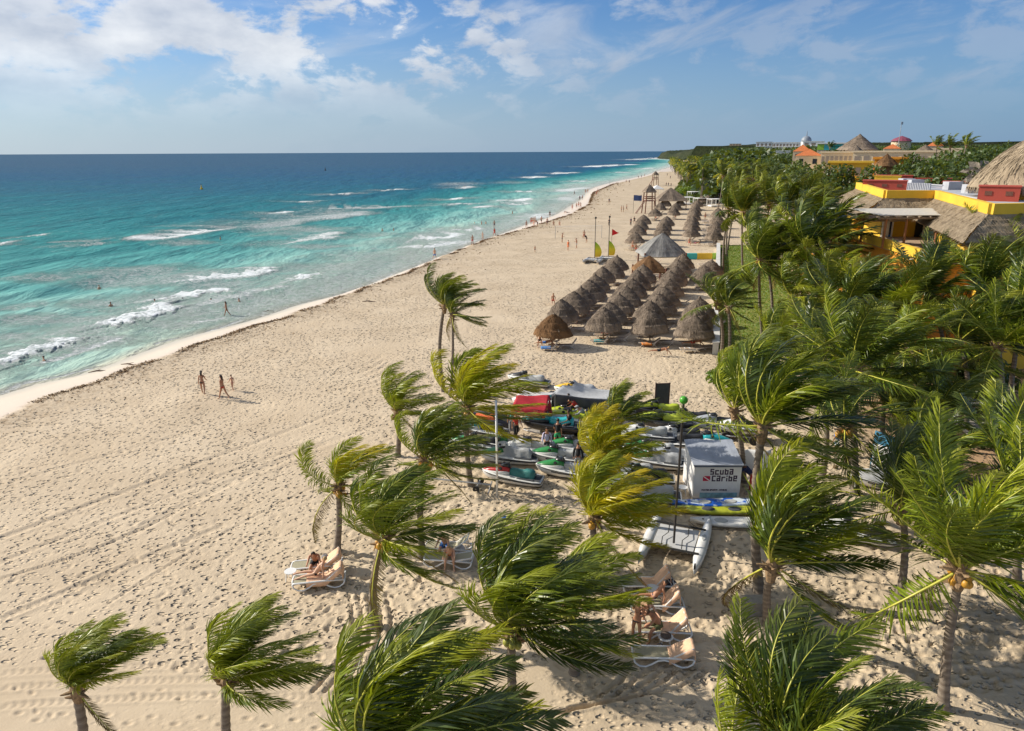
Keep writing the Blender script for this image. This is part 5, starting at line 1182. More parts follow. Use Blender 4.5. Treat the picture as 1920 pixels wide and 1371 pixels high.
# ------------------------------------------------------------------ people
SKIN = [mat('skin_tan', (0.42, 0.20, 0.11), .55, var=.08), mat('skin_light', (0.58, 0.33, 0.21), .55, var=.08), mat('skin_dark', (0.20, 0.09, 0.05), .55, var=.08)]
HAIR = [mat('hair_dark', (0.025, 0.016, 0.012), .6, var=.3, scale=30), mat('hair_brown', (0.10, 0.05, 0.025), .6, var=.3, scale=30), mat('hair_blond', (0.38, 0.25, 0.11), .6, var=.3, scale=30)]
EYE = mat('eye', (0.02, 0.015, 0.01), .3)
CL = {k: mat('cloth_' + k, v, .85, var=.12, scale=8) for k, v in dict(black=(.015,.015,.018), red=(.55,.04,.03), blue=(.06,.18,.5), white=(.72,.7,.74), cyan=(.1,.5,.52), green=(.03,.30,.12), orange=(.75,.2,.06), grey=(.35,.36,.36), navy=(.015,.025,.09), pink=(.6,.22,.26), olive=(.10,.11,.04), lilac=(.55,.5,.68)).items()}
def skin_mesh(name, verts, edges, radii, root, mats, sub=1):
    me = bpy.data.meshes.new('tmp'); me.from_pydata([tuple(v) for v in verts], edges, [])
    o = bpy.data.objects.new('tmp', me); coll.objects.link(o); md = o.modifiers.new('s', 'SKIN'); md.use_smooth_shade = True
    if not me.skin_vertices: pass
    sv = me.skin_vertices[0].data if me.skin_vertices else None
    if sv is None:
        bpy.context.view_layer.objects.active = o; sv = me.skin_vertices[0].data
    for i, r_ in enumerate(radii): sv[i].radius = r_ if isinstance(r_, tuple) else (r_, r_); sv[i].use_root = (i == root)
    s2 = o.modifiers.new('d', 'SUBSURF'); s2.levels = sub; s2.render_levels = sub
    dg = bpy.context.evaluated_depsgraph_get(); dg.update(); ev = o.evaluated_get(dg); out = bpy.data.meshes.new_from_object(ev, depsgraph=dg)
    out.name = name; out.materials.clear()
    for m in mats: out.materials.append(m)
    bpy.data.objects.remove(o); bpy.data.meshes.remove(me); return out
def join_mb(me, mb, mats=None):
    bm = bmesh.new(); bm.from_mesh(me); vs = [bm.verts.new(v) for v in mb.v]; bm.verts.ensure_lookup_table()
    for f in mb.f:
        fc = bm.faces.new([vs[i] for i in f]); fc.smooth = True
    bm.to_mesh(me); bm.free(); return me
def skeleton(lean=3, hip=(0, 0), knee=(0, 0), sh=(5, 5), elb=(12, 12), out=(10, 10), twist=0, female=False, head=0, hout=(4, 4)):
    """joints of a 1.72 m figure facing +x; z of the pelvis adjusted so that the lowest foot stands on z=0"""
    J = {}; D = lambda f, o_, s: Vector((math.sin(R(f)) * math.cos(R(o_)), s * math.sin(R(o_)), -math.cos(R(f)) * math.cos(R(o_))))
    l = R(lean); up = Vector((math.sin(l), 0, math.cos(l))); P0 = Vector((0, 0, 0))
    J['pel'] = P0; J['wst'] = P0 + up * .14; J['chs'] = P0 + up * .34; J['nkb'] = P0 + up * .50; hd = Vector((math.sin(l + R(head)), 0, math.cos(l + R(head))))
    J['nk'] = J['nkb'] + hd * .07; J['hd0'] = J['nkb'] + hd * .15 + Vector((.01, 0, 0)); J['hd'] = J['nkb'] + hd * .24 + Vector((.012, 0, 0)); J['top'] = J['nkb'] + hd * .315
    hw = .095 if not female else .10; sw = .185 if not female else .16
    for i, s in enumerate((1, -1)):
        J['hip%d' % i] = P0 + Vector((0, s * hw, -.04)); d = D(hip[i], hout[i], s); J['kn%d' % i] = J['hip%d' % i] + d * .43
        d2 = D(hip[i] - knee[i], hout[i] * .3, s); J['ank%d' % i] = J['kn%d' % i] + d2 * .41; fd = Vector((math.cos(R(hip[i] - knee[i]) * .5 if abs(hip[i]) < 60 else 0), 0, 0)); fdir = Vector((1, s * .15, -.12)).normalized()
        J['toe%d' % i] = J['ank%d' % i] + fdir * .17 + Vector((0, 0, -.05)); J['heel%d' % i] = J['ank%d' % i] + Vector((-.03, 0, -.045))
        J['sh%d' % i] = P0 + up * .455 + Vector((0, s * sw, 0)); a = lean * .6 + sh[i]; d = D(a, out[i], s); J['el%d' % i] = J['sh%d' % i] + d * .29
        d2 = D(a + elb[i], out[i] * .3, s); J['wr%d' % i] = J['el%d' % i] + d2 * .25; J['hnd%d' % i] = J['wr%d' % i] + d2 * .07; J['_hd%d' % i] = d2
    zmin = min(J['ank0'].z, J['ank1'].z) - .09
    for k in J:
        if not k.startswith('_'): J[k] = J[k] - Vector((0, 0, zmin))
    return J
def body_mesh(J, female=False, fingers=True):
    f = .88 if female else 1.0; names = ['pel', 'wst', 'chs', 'nkb', 'nk', 'hd0', 'hd', 'top']; rad = [(.115 * (1.06 if female else 1), .15), (.10 * f, .125 * f), (.115 * f, .155 * f), (.065 * f, .085 * f), (.052 * f, .052 * f), (.078, .068), (.098, .080), (.055, .05)]
    E = [(0, 1), (1, 2), (2, 3), (3, 4), (4, 5), (5, 6), (6, 7)]; idx = {n: i for i, n in enumerate(names)}
    def add(n, r_, par): names.append(n); rad.append((r_, r_) if not isinstance(r_, tuple) else r_); idx[n] = len(names) - 1; E.append((idx[par], idx[n]))
    for i in (0, 1):
        add('hip%d' % i, .088, 'pel'); add('kn%d' % i, .058, 'hip%d' % i); add('ank%d' % i, .036, 'kn%d' % i); add('toe%d' % i, (.026, .038), 'ank%d' % i)
        add('sh%d' % i, .058 * f, 'nkb'); add('el%d' % i, .041 * f, 'sh%d' % i); add('wr%d' % i, .027, 'el%d' % i); add('hnd%d' % i, (.020, .036), 'wr%d' % i)
    me = skin_mesh('body', [J[n] for n in names], E, rad, 0, [SKIN[0]])
    mb = MB(); hd = J['hd']; fw = Vector((1, 0, 0)); 
    mb.tube([hd + fw * .075 + Vector((0, 0, .012)), hd + fw * .112 + Vector((0, 0, -.022)), hd + fw * .085 + Vector((0, 0, -.03))], [.009, .014, .008], 5)   # nose
    for s in (-1, 1): mb.ball(hd + Vector((.0, s * .082, -.005)), .028, .45, .3, 1, 6, 4)      # ears
    mb.ball(hd + fw * .088 + Vector((0, 0, -.055)), .026, .4, 1, .3, 6, 4)          # mouth
    if fingers:
        for i, s in ((0, 1), (1, -1)):
            d = J['_hd%d' % i].normalized(); sd = Vector((1, 0, 0)) - d * d.x; sd = sd.normalized() if sd.length > .1 else Vector((0, 1, 0)); nrm = d.cross(sd).normalized() * s
            for k, ln in enumerate((.062, .072, .067, .052)):
                b = J['hnd%d' % i] + sd * (.027 - k * .018) + d * .005; mb.tube([b, b + d * ln * .55 + nrm * .004, b + d * ln * .95 - nrm * .018], [.0095, .0085, .006], 5)
            b = J['wr%d' % i] + sd * .026 + d * .02; mb.tube([b, b + sd * .028 + d * .028, b + sd * .03 + d * .058], [.011, .0095, .007], 5)
    join_mb(me, mb); return me
def clothes_mesh(J, kind, m):
    if kind == 'shorts': n = ['wst', 'pel', 'hip0', 'kn0', 'hip1', 'kn1']; P = [J['wst'].lerp(J['pel'], .5), J['pel'], J['hip0'], J['hip0'].lerp(J['kn0'], .72), J['hip1'], J['hip1'].lerp(J['kn1'], .72)]; r_ = [(.115, .14), (.13, .165), .107, .088, .107, .088]; E = [(0, 1), (1, 2), (2, 3), (1, 4), (4, 5)]; root = 1
    elif kind == 'briefs': P = [J['pel'].lerp(J['wst'], .15), J['pel'], J['hip0'], J['hip0'].lerp(J['kn0'], .10), J['hip1'], J['hip1'].lerp(J['kn1'], .10)]; r_ = [(.122, .158), (.125, .162), .098, .094, .098, .094]; E = [(0, 1), (1, 2), (2, 3), (1, 4), (4, 5)]; root = 1
    elif kind == 'trousers': P = [J['wst'].lerp(J['pel'], .5), J['pel'], J['hip0'], J['kn0'], J['ank0'], J['hip1'], J['kn1'], J['ank1']]; r_ = [(.115, .14), (.13, .165), .105, .075, .055, .105, .075, .055]; E = [(0, 1), (1, 2), (2, 3), (3, 4), (1, 5), (5, 6), (6, 7)]; root = 1
    elif kind in ('tee', 'longsleeve'):
        u = .62 if kind == 'tee' else 1.0; P = [J['pel'], J['wst'], J['chs'], J['nkb'], J['sh0'], J['sh0'].lerp(J['el0'], u), J['sh1'], J['sh1'].lerp(J['el1'], u)]; r_ = [(.13, .165), (.125, .15), (.135, .175), (.08, .1), .076, .062, .076, .062]; E = [(0, 1), (1, 2), (2, 3), (3, 4), (4, 5), (3, 6), (6, 7)]; root = 2
        if kind == 'longsleeve': P += [J['wr0'], J['wr1']]; r_ += [.042, .042]; E += [(5, 8), (7, 9)]
    elif kind == 'top': P = [J['chs'].lerp(J['wst'], .12), J['chs'].lerp(J['nkb'], .22)]; r_ = [(.118, .15), (.116, .148)]; E = [(0, 1)]; root = 0
    return skin_mesh({'briefs': 'swimwear', 'top': 'bikini_top', 'tee': 'shirt', 'longsleeve': 'shirt'}.get(kind, kind), P, E, r_, root, [m])
def hair_mesh(J, long=False):
    mb = MB(); hd = J['hd']; mb.ball(hd + Vector((-.012, 0, .025)), .108, .98, .84, .88, 12, 7)
    mb.v = [v if not (v[0] > hd.x + .045 and v[2] < hd.z + .055) else (hd.x + .02, v[1] * .8, v[2] + .04) for v in mb.v]
    if long: mb.tube([hd + Vector((-.05, 0, .03)), hd + Vector((-.09, 0, -.08)), hd + Vector((-.10, 0, -.2)), hd + Vector((-.09, 0, -.3))], [.07, .075, .06, .02], 8)
    return mb.mesh('hair', HAIR[0], True)
POSES = {
 'stand': dict(sh=(3, -3), elb=(10, 10)), 'walk': dict(lean=4, hip=(24, -20), knee=(4, 16), sh=(-22, 24), elb=(16, 28)), 'walk2': dict(lean=3, hip=(-14, 16), knee=(20, 2), sh=(16, -14), elb=(35, 15)),
 'armsup': dict(lean=2, hip=(4, -4), knee=(2, 6), sh=(120, 20), elb=(50, 80)), 'fem_walk': dict(female=True, lean=3, hip=(20, -16), knee=(3, 20), sh=(-16, 18), elb=(20, 40)), 'fem_stand': dict(female=True, hip=(3, -3), sh=(35, 30), elb=(75, 70), head=8),
 'bend': dict(lean=48, hip=(-4, 10), knee=(4, 12), sh=(35, 28), elb=(15, 20), head=10), 'sit': dict(lean=8, hip=(85, 85), knee=(82, 78), sh=(28, 30), elb=(40, 45), hout=(8, 8)), 'sit_fwd': dict(lean=38, hip=(82, 80), knee=(75, 85), sh=(35, 40), elb=(25, 30), head=15, hout=(10, 12)),
 'recline': dict(lean=-42, hip=(82, 88), knee=(12, 8), sh=(10, 30), elb=(30, 60), head=20, female=True), 'sandsit': dict(lean=10, hip=(100, 105), knee=(95, 80), sh=(30, 25), elb=(20, 30), head=5), 'flat': dict(lean=-78, hip=(92, 90), knee=(3, 10), sh=(-12, 8), elb=(20, 20), head=8),
 'reach': dict(lean=22, hip=(-6, 16), knee=(4, 18), sh=(55, 70), elb=(30, 15), head=15)}
SK = {k: skeleton(**v) for k, v in POSES.items()}; _bm = {}; _cm = {}; _hm = {}
def person(loc, face, pose, label, skin=0, hair=0, low='shorts', lowc='blue', up=None, upc='white', s=1.0, longh=False, group=None, dz=0.0, hat=None):
    J = SK[pose]; fem = POSES[pose].get('female', False)
    if pose not in _bm: _bm[pose] = body_mesh(J, fem)
    root = empty('person', (loc[0], loc[1], loc[2] + dz), label, 'person', group, R(face)); root.scale = (s, s, s)
    b = obj('body', _bm[pose], root)
    if skin: b.material_slots[0].link = 'OBJECT'; b.material_slots[0].material = SKIN[skin]
    if (pose, longh) not in _hm: _hm[(pose, longh)] = hair_mesh(J, longh)
    h = obj('hair', _hm[(pose, longh)], root)
    if hair: h.material_slots[0].link = 'OBJECT'; h.material_slots[0].material = HAIR[hair]
    for k, c in ((low, lowc), (up, upc)):
        if not k: continue
        if (pose, k) not in _cm: _cm[(pose, k)] = clothes_mesh(J, k, CL['blue'])
        o = obj(_cm[(pose, k)].name.split('.')[0], _cm[(pose, k)], root); o.material_slots[0].link = 'OBJECT'; o.material_slots[0].material = CL[c]
    if hat:
        m_ = MB(); m_.ball(J['hd'] + Vector((0, 0, .05)), .112, 1, .9, .75, 10, 5); m_.box(J['hd'] + Vector((.12, 0, .045)), (.1, .13, .012)); m_.build('cap', CL[hat], root, True)
    return root
def pp(px, py, *a, up=0.0, **k):
    p = G(px, py, 0); sdn = float(shore_dist(np.array([p.x]), np.array([p.y]))[0])
    if sdn > 0: p = G(px, py, SEA)
    p.z = (gz(p.x, p.y) if sdn <= 0 else SEA) + up; return person(p, *a, **k)
# near group of sunbathers
pL1 = g3(600, 1098); pL2 = g3(596, 1070)
person((pL2.x - .05, pL2.y - .02, pL2.z), -80, 'sit_fwd', 'tanned man sitting sideways on the lounger, leaning over towards the woman', 0, 0, 'shorts', 'black', s=1.0, dz=-.05)
person((pL1.x - .12, pL1.y, pL1.z + .33), 182, 'recline', 'blond woman in black bikini reclining on the front left lounger', 1, 2, 'briefs', 'black', 'top', 'black', s=.95, dz=-.02)
pC = g3(842, 1036); pD = g3(842, 1060)
person((pC.x - .15, pC.y - .05, pC.z), -95, 'sit_fwd', 'sunburnt man sitting on the farther lounger beside the thin dark trunk', 1, 1, 'shorts', 'blue', dz=-.04)
person((pD.x + .05, pD.y, pD.z), -88, 'sit_fwd', 'woman in orange bikini sitting on the nearer lounger beside the thin dark trunk', 1, 2, 'briefs', 'orange', 'top', 'orange', s=.93, dz=.0)
pp(1192, 1205, 60, 'fem_stand', 'woman in black bikini bottoms standing left of the four loungers', 0, 2, 'briefs', 'black', 'top', 'black')
pp(1200, 1180, -75, 'bend', 'broad bare-chested man standing and bending behind the standing woman', 1, 1, 'shorts', 'navy', s=1.04)
pE = g3(1240, 1192); person((pE.x - .12, pE.y - .08, pE.z), 200, 'sit_fwd', 'tanned man in dark patterned shorts sitting on the third lounger', 0, 1, 'shorts', 'olive', s=1.05, dz=-.03)
pFz = g3(1230, 1140); person((pFz.x - .1, pFz.y, pFz.z + .33), 180, 'recline', 'dark-haired sunbather lying on the second lounger of the four', 0, 0, 'briefs', 'navy', 'top', 'navy', s=.95)
# walkers on the beach
pp(382, 740, 100, 'fem_walk', 'woman in black bikini walking, left of the three on open sand', 0, 0, 'briefs', 'black', 'top', 'black', longh=True)
pp(420, 748, 160, 'fem_walk', 'woman in dark red bikini walking, middle of the three on open sand', 0, 0, 'briefs', 'red', 'top', 'red', longh=True)
pp(437, 733, 150, 'walk2', 'small child following the two women on open sand', 1, 1, 'briefs', 'pink', s=.68)
pp(426, 592, 185, 'fem_walk', 'woman wading alone in the shallow water', 0, 0, 'briefs', 'black', 'top', 'black', longh=True, up=-.12)
B = [(815,486,-60,'walk','man in blue shorts walking towards the camera along the swash',1,1,'shorts','blue',None,None,1.05),
 (886,460,-70,'stand','man in red shorts standing at the waterline, third bather from the near end',0,1,'shorts','red',None,None,1),(905,445,90,'fem_stand','woman in white top standing in the thin surf',1,2,'briefs','white','top','white',1),
 (927,443,-60,'walk','person in orange-red walking just ahead of another at the waterline',0,0,'shorts','red','tee','red',1),(927,427,100,'stand','dark-haired person standing in the shallows above the one in red',0,0,'shorts','navy',None,None,1),
 (987,429,-90,'fem_walk','woman in dark swimsuit bending her arms on the seaweed line',0,0,'briefs','black','top','black',1),(1001,426,0,'bend','person bending over the seaweed line, left of two',1,1,'shorts','orange',None,None,1),(1008,426,180,'bend','person bending over the seaweed line, right of two',0,0,'shorts','black',None,None,1),
 (996,416,90,'stand','bather in red, left of three in the surf',0,0,'shorts','red',None,None,1),(999.5,416,-90,'stand','bather in middle of three in the surf',1,1,'shorts','orange',None,None,1),(1003,416,-90,'fem_stand','woman at the right of three in the surf',1,0,'briefs','pink','top','pink',1),
 (1015,420,60,'walk','man walking up from the water with arms forward',0,0,'shorts','black',None,None,1),(1026,423,-90,'stand','person standing right on the seaweed line near the net',0,0,'shorts','navy',None,None,1),
 (1038,424,-90,'sandsit','person sitting on the sand, left of two before the net',0,0,'shorts','black',None,None,1),(1049,424,-90,'sandsit','person sitting on the sand, right of two before the net',1,0,'shorts','red',None,None,1),
 (1031,402,-90,'walk','lone dark-suited person wading by the surf',0,0,'shorts','black','tee','black',1),
 (1054,455,0,'armsup','volleyball player in dark shorts left of the net',0,0,'shorts','black',None,None,1),(1065,470,40,'stand','volleyball player in orange-red shirt',1,1,'shorts','orange','tee','orange',1),(1081,466,180,'armsup','slim volleyball player with bent knees near the net',0,0,'shorts','grey',None,None,1),
 (1095,448,-90,'walk','volleyball player in red shorts beyond the net end',0,0,'shorts','red',None,None,1),(1100,455,180,'bend','crouching player in dark clothes beside the net end',0,0,'shorts','black','tee','black',1),
 (1003,473,-60,'stand','small child alone on the open sand below the net',0,0,'shorts','black',None,None,.6),
 (1063,398,0,'flat','person lying at the waterline',0,0,'shorts','black',None,None,1),(1073,392,-90,'stand','bather beside the lying person at the waterline',1,0,'shorts','red',None,None,1),
 (1081,390,-90,'walk','bather in dark shorts, left of the waterline cluster of three',0,0,'shorts','black',None,None,1),(1085,388,-90,'stand','bather in red trunks, middle of the waterline cluster of three',0,0,'shorts','red',None,None,1),(1088.5,391,-90,'fem_stand','bather in bikini, right of the waterline cluster of three',0,0,'briefs','red','top','red',1),
 (1087,372,-90,'stand','dark figure in the surf before the beach bend, left of two',0,0,'shorts','navy','tee','navy',1),(1092,372,-90,'stand','dark figure in the surf before the beach bend, right of two',0,0,'shorts','black',None,None,1),
 (1077,366,180,'walk','dark figure wading farther out at the beach bend',0,0,'shorts','black','tee','black',1),(1098,358,-90,'stand','tiny bather in red beyond the beach bend, left',0,0,'shorts','red',None,None,1),(1102,358,-90,'stand','tiny bather in orange beyond the beach bend, right',1,0,'shorts','orange',None,None,1),
 (1114,367,-90,'stand','dark-shirted person on the seaweed corner of the beach',0,0,'shorts','black','tee','black',1),(1118,367,-90,'walk','person in bright red at the seaweed corner of the beach',1,0,'shorts','red','tee','red',1),(1121,362,-90,'stand','person in red trunks farther at the seaweed corner',1,0,'shorts','red',None,None,1),
 (1142,382,-90,'stand','lone dark figure standing in the middle of the far beach',0,0,'shorts','black','tee','navy',1),(1142,424,-100,'walk','dark-clothed walker above the red pennant',0,0,'trousers','black','tee','black',1),
 (1165,398,0,'stand','leftmost of three standing left of the blue flag',0,0,'shorts','black',None,None,1),(1169,398,180,'stand','middle one of three standing left of the blue flag',0,0,'shorts','navy',None,None,1),(1175,395,180,'walk2','rightmost of three standing left of the blue flag',0,0,'shorts','black',None,None,1),
 (1182.5,423,-60,'stand','dark figure beside the far sea side parasols, nearer of two',0,0,'trousers','black','tee','navy',1),(1189,420,-90,'walk','dark figure beside the far sea side parasols, farther of two',0,0,'shorts','black','tee','black',1),
 (1174,343,-90,'walk','tiny figure near the far waterline, left of a pair',0,0,'shorts','black',None,None,1),(1180,344,-90,'stand','tiny figure near the far waterline, right of a pair',0,0,'shorts','navy','tee','navy',1),
 (1197,335,-90,'stand','tiny figure at the far waterline, first of three',0,0,'shorts','black','tee','black',1),(1202.6,334,-90,'stand','tiny figure at the far waterline, second of three',0,0,'shorts','navy','tee','navy',1),(1208.5,331,-90,'walk','tiny figure at the far waterline, third of three',0,0,'shorts','black',None,None,1),
 (1249,349,-90,'stand','tiny dark figure below the palms, left of three',0,0,'trousers','black','tee','black',1),(1253,349,-90,'stand','tiny dark figure below the palms, middle of three',0,0,'trousers','navy','tee','navy',1),(1258,350,-90,'walk','tiny dark figure below the palms, right of three',0,0,'trousers','black','tee','navy',1),
 (1251,330,-90,'stand','tiny figure farthest up the beach, left of two',0,0,'trousers','black','tee','black',1),(1257,335,-90,'stand','tiny figure farthest up the beach, right of two',0,0,'trousers','navy','tee','navy',1)]
for (a, b, f, po, lab, sk_, hr, lo_, lc, u_, uc, s_) in B: pp(a, b, f, po, lab, sk_, hr, lo_, lc or 'blue', u_, uc or 'white', s=s_)
# bathers out in the sea, shoulders and head above the surface
for i, (a, b, dz, lab) in enumerate(((903,422,-.75,'waist-deep bather left of a pair in the sea'),(911,421,-.95,'waist-deep bather right of a pair in the sea'),(961,402,-.8,'waist-deep bather alone off the volleyball court'),(84,679,-1.25,'head of a swimmer before the nearest breaker'),(208,574,-1.3,'dark head of a swimmer behind the long breaker, left'),(290,568,-1.3,'head of a swimmer in the foam of the long breaker'),(343,566,-1.3,'head of a swimmer at the end of the long breaker'),(397,567,-1.3,'head of a swimmer near the wading woman, left'),(449,567,-1.3,'head of a swimmer near the wading woman, right'),(186,541,-1.3,'head of a swimmer in the lace foam'),(413,448,-1.3,'head of a swimmer behind the middle breaker'),(870,351,-1.0,'swimmer on the far wave, left of two'),(873,351,-1.0,'swimmer on the far wave, right of two'),(717,433,-1.2,'lone swimmer far off the tall palm, left'),(738,432,-1.2,'lone swimmer far off the tall palm, right'),(890,420,-1.25,'swimmer left of the waist-deep pair'),(961,402,-1.3,'swimmer beside the bather off the volleyball court'),(1100,338,-1.0,'swimmer on the far breaker near the bay'))):
    if i == 16: continue
    pp(a, b, (i * 77) % 360, 'stand', lab, i % 2, 0, 'shorts', 'black', None, 'white', up=dz)
# people on the jet ski ground
J_ = [(859,812,-20,'stand','man in turquoise top behind the man in red by the tent',0,0,'trousers','grey','tee','cyan','stand'),(968,822,-70,'walk2','man in red life vest and black trousers by the red tent',0,0,'trousers','black','tee','red',0)]
pp(960, 815, -100, 'stand', 'man in turquoise top behind the man in red by the tent', 0, 0, 'trousers', 'grey', 'tee', 'cyan')
pp(968, 824, -70, 'walk2', 'man in red life vest and black trousers by the red tent', 0, 0, 'trousers', 'black', 'tee', 'red')
pp(1025, 856, -95, 'walk', 'man in white long-sleeved shirt walking among the jet skis', 0, 0, 'shorts', 'black', 'longsleeve', 'lilac')
pp(1045, 838, 70, 'walk2', 'man in black shirt and green shorts beside the man in white', 0, 0, 'shorts', 'green', 'tee', 'black')
pp(1083, 886, 80, 'stand', 'man in black shirt seen from behind beside the green jet skis', 0, 0, 'shorts', 'grey', 'longsleeve', 'black')
pp(1407, 925, 150, 'bend', 'man in navy shirt and dark red trousers bending behind the white booth', 2, 0, 'trousers', 'red', 'longsleeve', 'navy')
pp(1068, 822, 180, 'sit', 'man in black shirt sitting on the turquoise jet ski', 2, 0, 'shorts', 'black', 'tee', 'black', up=.45)
pp(1095, 806, 200, 'sit_fwd', 'man in grey shirt and dark cap sitting on the lime jet ski', 0, 0, 'shorts', 'red', 'longsleeve', 'grey', up=.45, hat='grey')
pp(1082, 788, 200, 'bend', 'man in red vest leaning over the rear lime jet ski', 0, 0, 'shorts', 'grey', 'tee', 'red', up=0)
pp(1066, 785, 180, 'stand', 'man all in black under the dark tarpaulin', 2, 0, 'trousers', 'black', 'longsleeve', 'black')
pp(1566, 852, 120, 'stand', 'person in blue top in the sandy yard behind the palms', 0, 0, 'shorts', 'blue', 'tee', 'blue', s=.9)
# people under the parasols
for i, (a, b, po, f, lab, sk_, lo_, lc, upo) in enumerate(((1023,652,'flat',180,'sunbather lying under the brown front parasol',0,'shorts','blue',.33),(1012,648,'sit',-90,'man sitting at the left edge of the brown front parasol',0,'shorts','black',0),(1075,612,'recline',180,'sunbather in the second parasol of the sea side row',1,'briefs','orange',.33),(1068,606,'sit',0,'person sitting under the second parasol of the sea side row',0,'shorts','navy',0),(1102,590,'fem_stand',-90,'person wrapped in a pink and white towel by the third parasol',1,'trousers','pink',0),(1037,570,'sandsit',-90,'person sitting on the sand left of the sea side row',0,'shorts','red',0),
 (1187,606,'flat',180,'sunbather in red under the second parasol of the second row',0,'briefs','red',.33),(1213,545,'recline',180,'sunbather between the second and third row',1,'briefs','orange',.33),(1237,668,'flat',180,'sunbather under the front parasol of the third row',0,'shorts','black',.33),(1300,652,'flat',180,'sunbather under the front parasol of the wall side row',0,'shorts','red',.33),
 (1186,470,'stand',-90,'bather standing under the first far parasol, left',1,'shorts','orange',0),(1192,472,'sit',-90,'bather sitting under the first far parasol, right',0,'shorts','red',0),(1210,440,'stand',-90,'bather in orange between the far sea side and second row',1,'shorts','orange',0),(1229,412,'sit',-90,'bather in red beneath the fifth far sea side parasol',1,'shorts','red',0),(1236,411,'stand',-90,'bather in pink beneath the fifth far sea side parasol',1,'shorts','pink',0),(1266,412,'stand',-90,'bather in orange under the far second row',1,'shorts','orange',0),(1292,460,'sit',-90,'bather under the first far parasol of the third row, left',0,'shorts','red',0),(1304,461,'flat',180,'bather lying right of the first far parasol of the third row',0,'shorts','pink',.3),(1322,412,'stand',-90,'bather standing in the far open lane',0,'shorts','orange',0))):
    pp(a, b, f, po, lab, sk_, i % 3, lo_, lc, 'top' if lo_ == 'briefs' else None, lc, up=upo)
# ------------------------------------------------------------------ jet skis
HULL_W = mat('hull_white', (0.74, 0.74, 0.72), .25, var=.05, coat=.4, scale=2, dirt=(0.5, 0.47, 0.42)); HULL_K = mat('hull_black', (0.02, 0.02, 0.022), .3, var=.2, coat=.3)
JC = {'green': mat('deck_green', (0.02, 0.22, 0.05), .3, coat=.4), 'red': mat('deck_red', (0.5, 0.015, 0.02), .3, coat=.4), 'teal': mat('deck_teal', (0.02, 0.38, 0.42), .3, coat=.4), 'lime': mat('deck_lime', (0.45, 0.52, 0.03), .35, coat=.3), 'yellow': mat('deck_yellow', (0.75, 0.45, 0.02), .35, coat=.3), 'white': HULL_W, 'black': HULL_K, 'grey': mat('deck_grey', (0.33, 0.35, 0.37), .35, coat=.3)}
HULL_J = bpy.data.materials.new('hull_white_striped'); HULL_J.use_nodes = True; t = NT(HULL_J.node_tree); pb = HULL_J.node_tree.nodes['Principled BSDF']; co = t.new('ShaderNodeTexCoord'); sp_ = t.new('ShaderNodeSeparateXYZ', ins={0: co.outputs['Object']})
zc = t.math('ADD', sp_.outputs[2], t.math('MULTIPLY', sp_.outputs[0], .05)); st = t.math('MULTIPLY', t.math('LESS_THAN', t.math('ABSOLUTE', t.math('SUBTRACT', zc, .40)), .045), t.math('GREATER_THAN', sp_.outputs[0], -.75)); kl = t.math('LESS_THAN', zc, .17)
nn = t.new('ShaderNodeTexNoise', ins={'Vector': co.outputs['Object'], 'Scale': 3.0, 'Detail': 6.0, 'Roughness': .7}); c = t.mix(t.rng(nn.outputs[0], .5, .72, 0, .6), (.74, .74, .72), (.5, .46, .4)); c = t.mix(st, c, (.05, .06, .08)); c = t.mix(kl, c, (.22, .22, .22)); t.l.new(c, pb.inputs['Base Color']); pb.inputs['Roughness'].default_value = .28
SEATM = mat('seat_vinyl', (0.42, 0.43, 0.42), .55, var=.1); SEATT = mat('seat_teal', (0.04, 0.20, 0.19), .55); SEATK = mat('seat_black', (0.025, 0.025, 0.028), .55); MATD = mat('foot_mat', (0.06, 0.065, 0.075), .9, bump=.3)
TARP = mat('grey_tarp', (0.40, 0.41, 0.42), .75, var=.1, scale=3, bump=.6, bscale=7); TARPD = mat('dark_tarp', (0.07, 0.075, 0.09), .7, var=.25, scale=2, bump=.8, bscale=5); RUBBER = mat('rubber', (0.02, 0.02, 0.02), .8)
def sec(x, pts): return [(x, y, z) for y, z in pts] + [(x, -y, z) for y, z in reversed(pts)]
def _hull():
    S = []
    for x, w_, zk, zg in ((-1.66, .06, .50, .60), (-1.55, .20, .34, .62), (-1.30, .36, .17, .62), (-.95, .48, .07, .60), (-.3, .56, .0, .54), (.5, .58, .0, .47), (1.2, .56, .03, .43), (1.55, .50, .07, .41), (1.62, .44, .12, .38)):
        S.append(sec(x, [(0.001, zk), (w_ * .45, zk + .05), (w_ * .86, zk + (zg - zk) * .42), (w_, zg - .04), (w_ * .98, zg), (w_ * .8, zg + .01)]))
    return MB().loft(S)
def _deck(lower=False):
    S = []
    for x, w_, z0, z1 in ((-1.60, .05, .61, .635), (-1.45, .20, .61, .70), (-1.15, .33, .60, .80), (-.8, .40, .58, .90), (-.5, .38, .56, .98), (-.28, .30, .55, 1.0), (-.12, .22, .54, .86)):
        zm = z0 + (z1 - z0) * .42
        if lower: S.append(sec(x, [(.001, z0 - .03), (w_, z0 - .02), (w_ * .96, zm - .01), (w_ * .9, zm), (w_ * .5, zm), (.001, zm)]))
        else: S.append(sec(x, [(.001, zm - .02), (w_ * .70, zm - .02), (w_ * .84, zm + .005), (w_ * .60, z0 + (z1 - z0) * .86), (w_ * .25, z1), (.001, z1 + .01)]))
    return MB().loft(S)
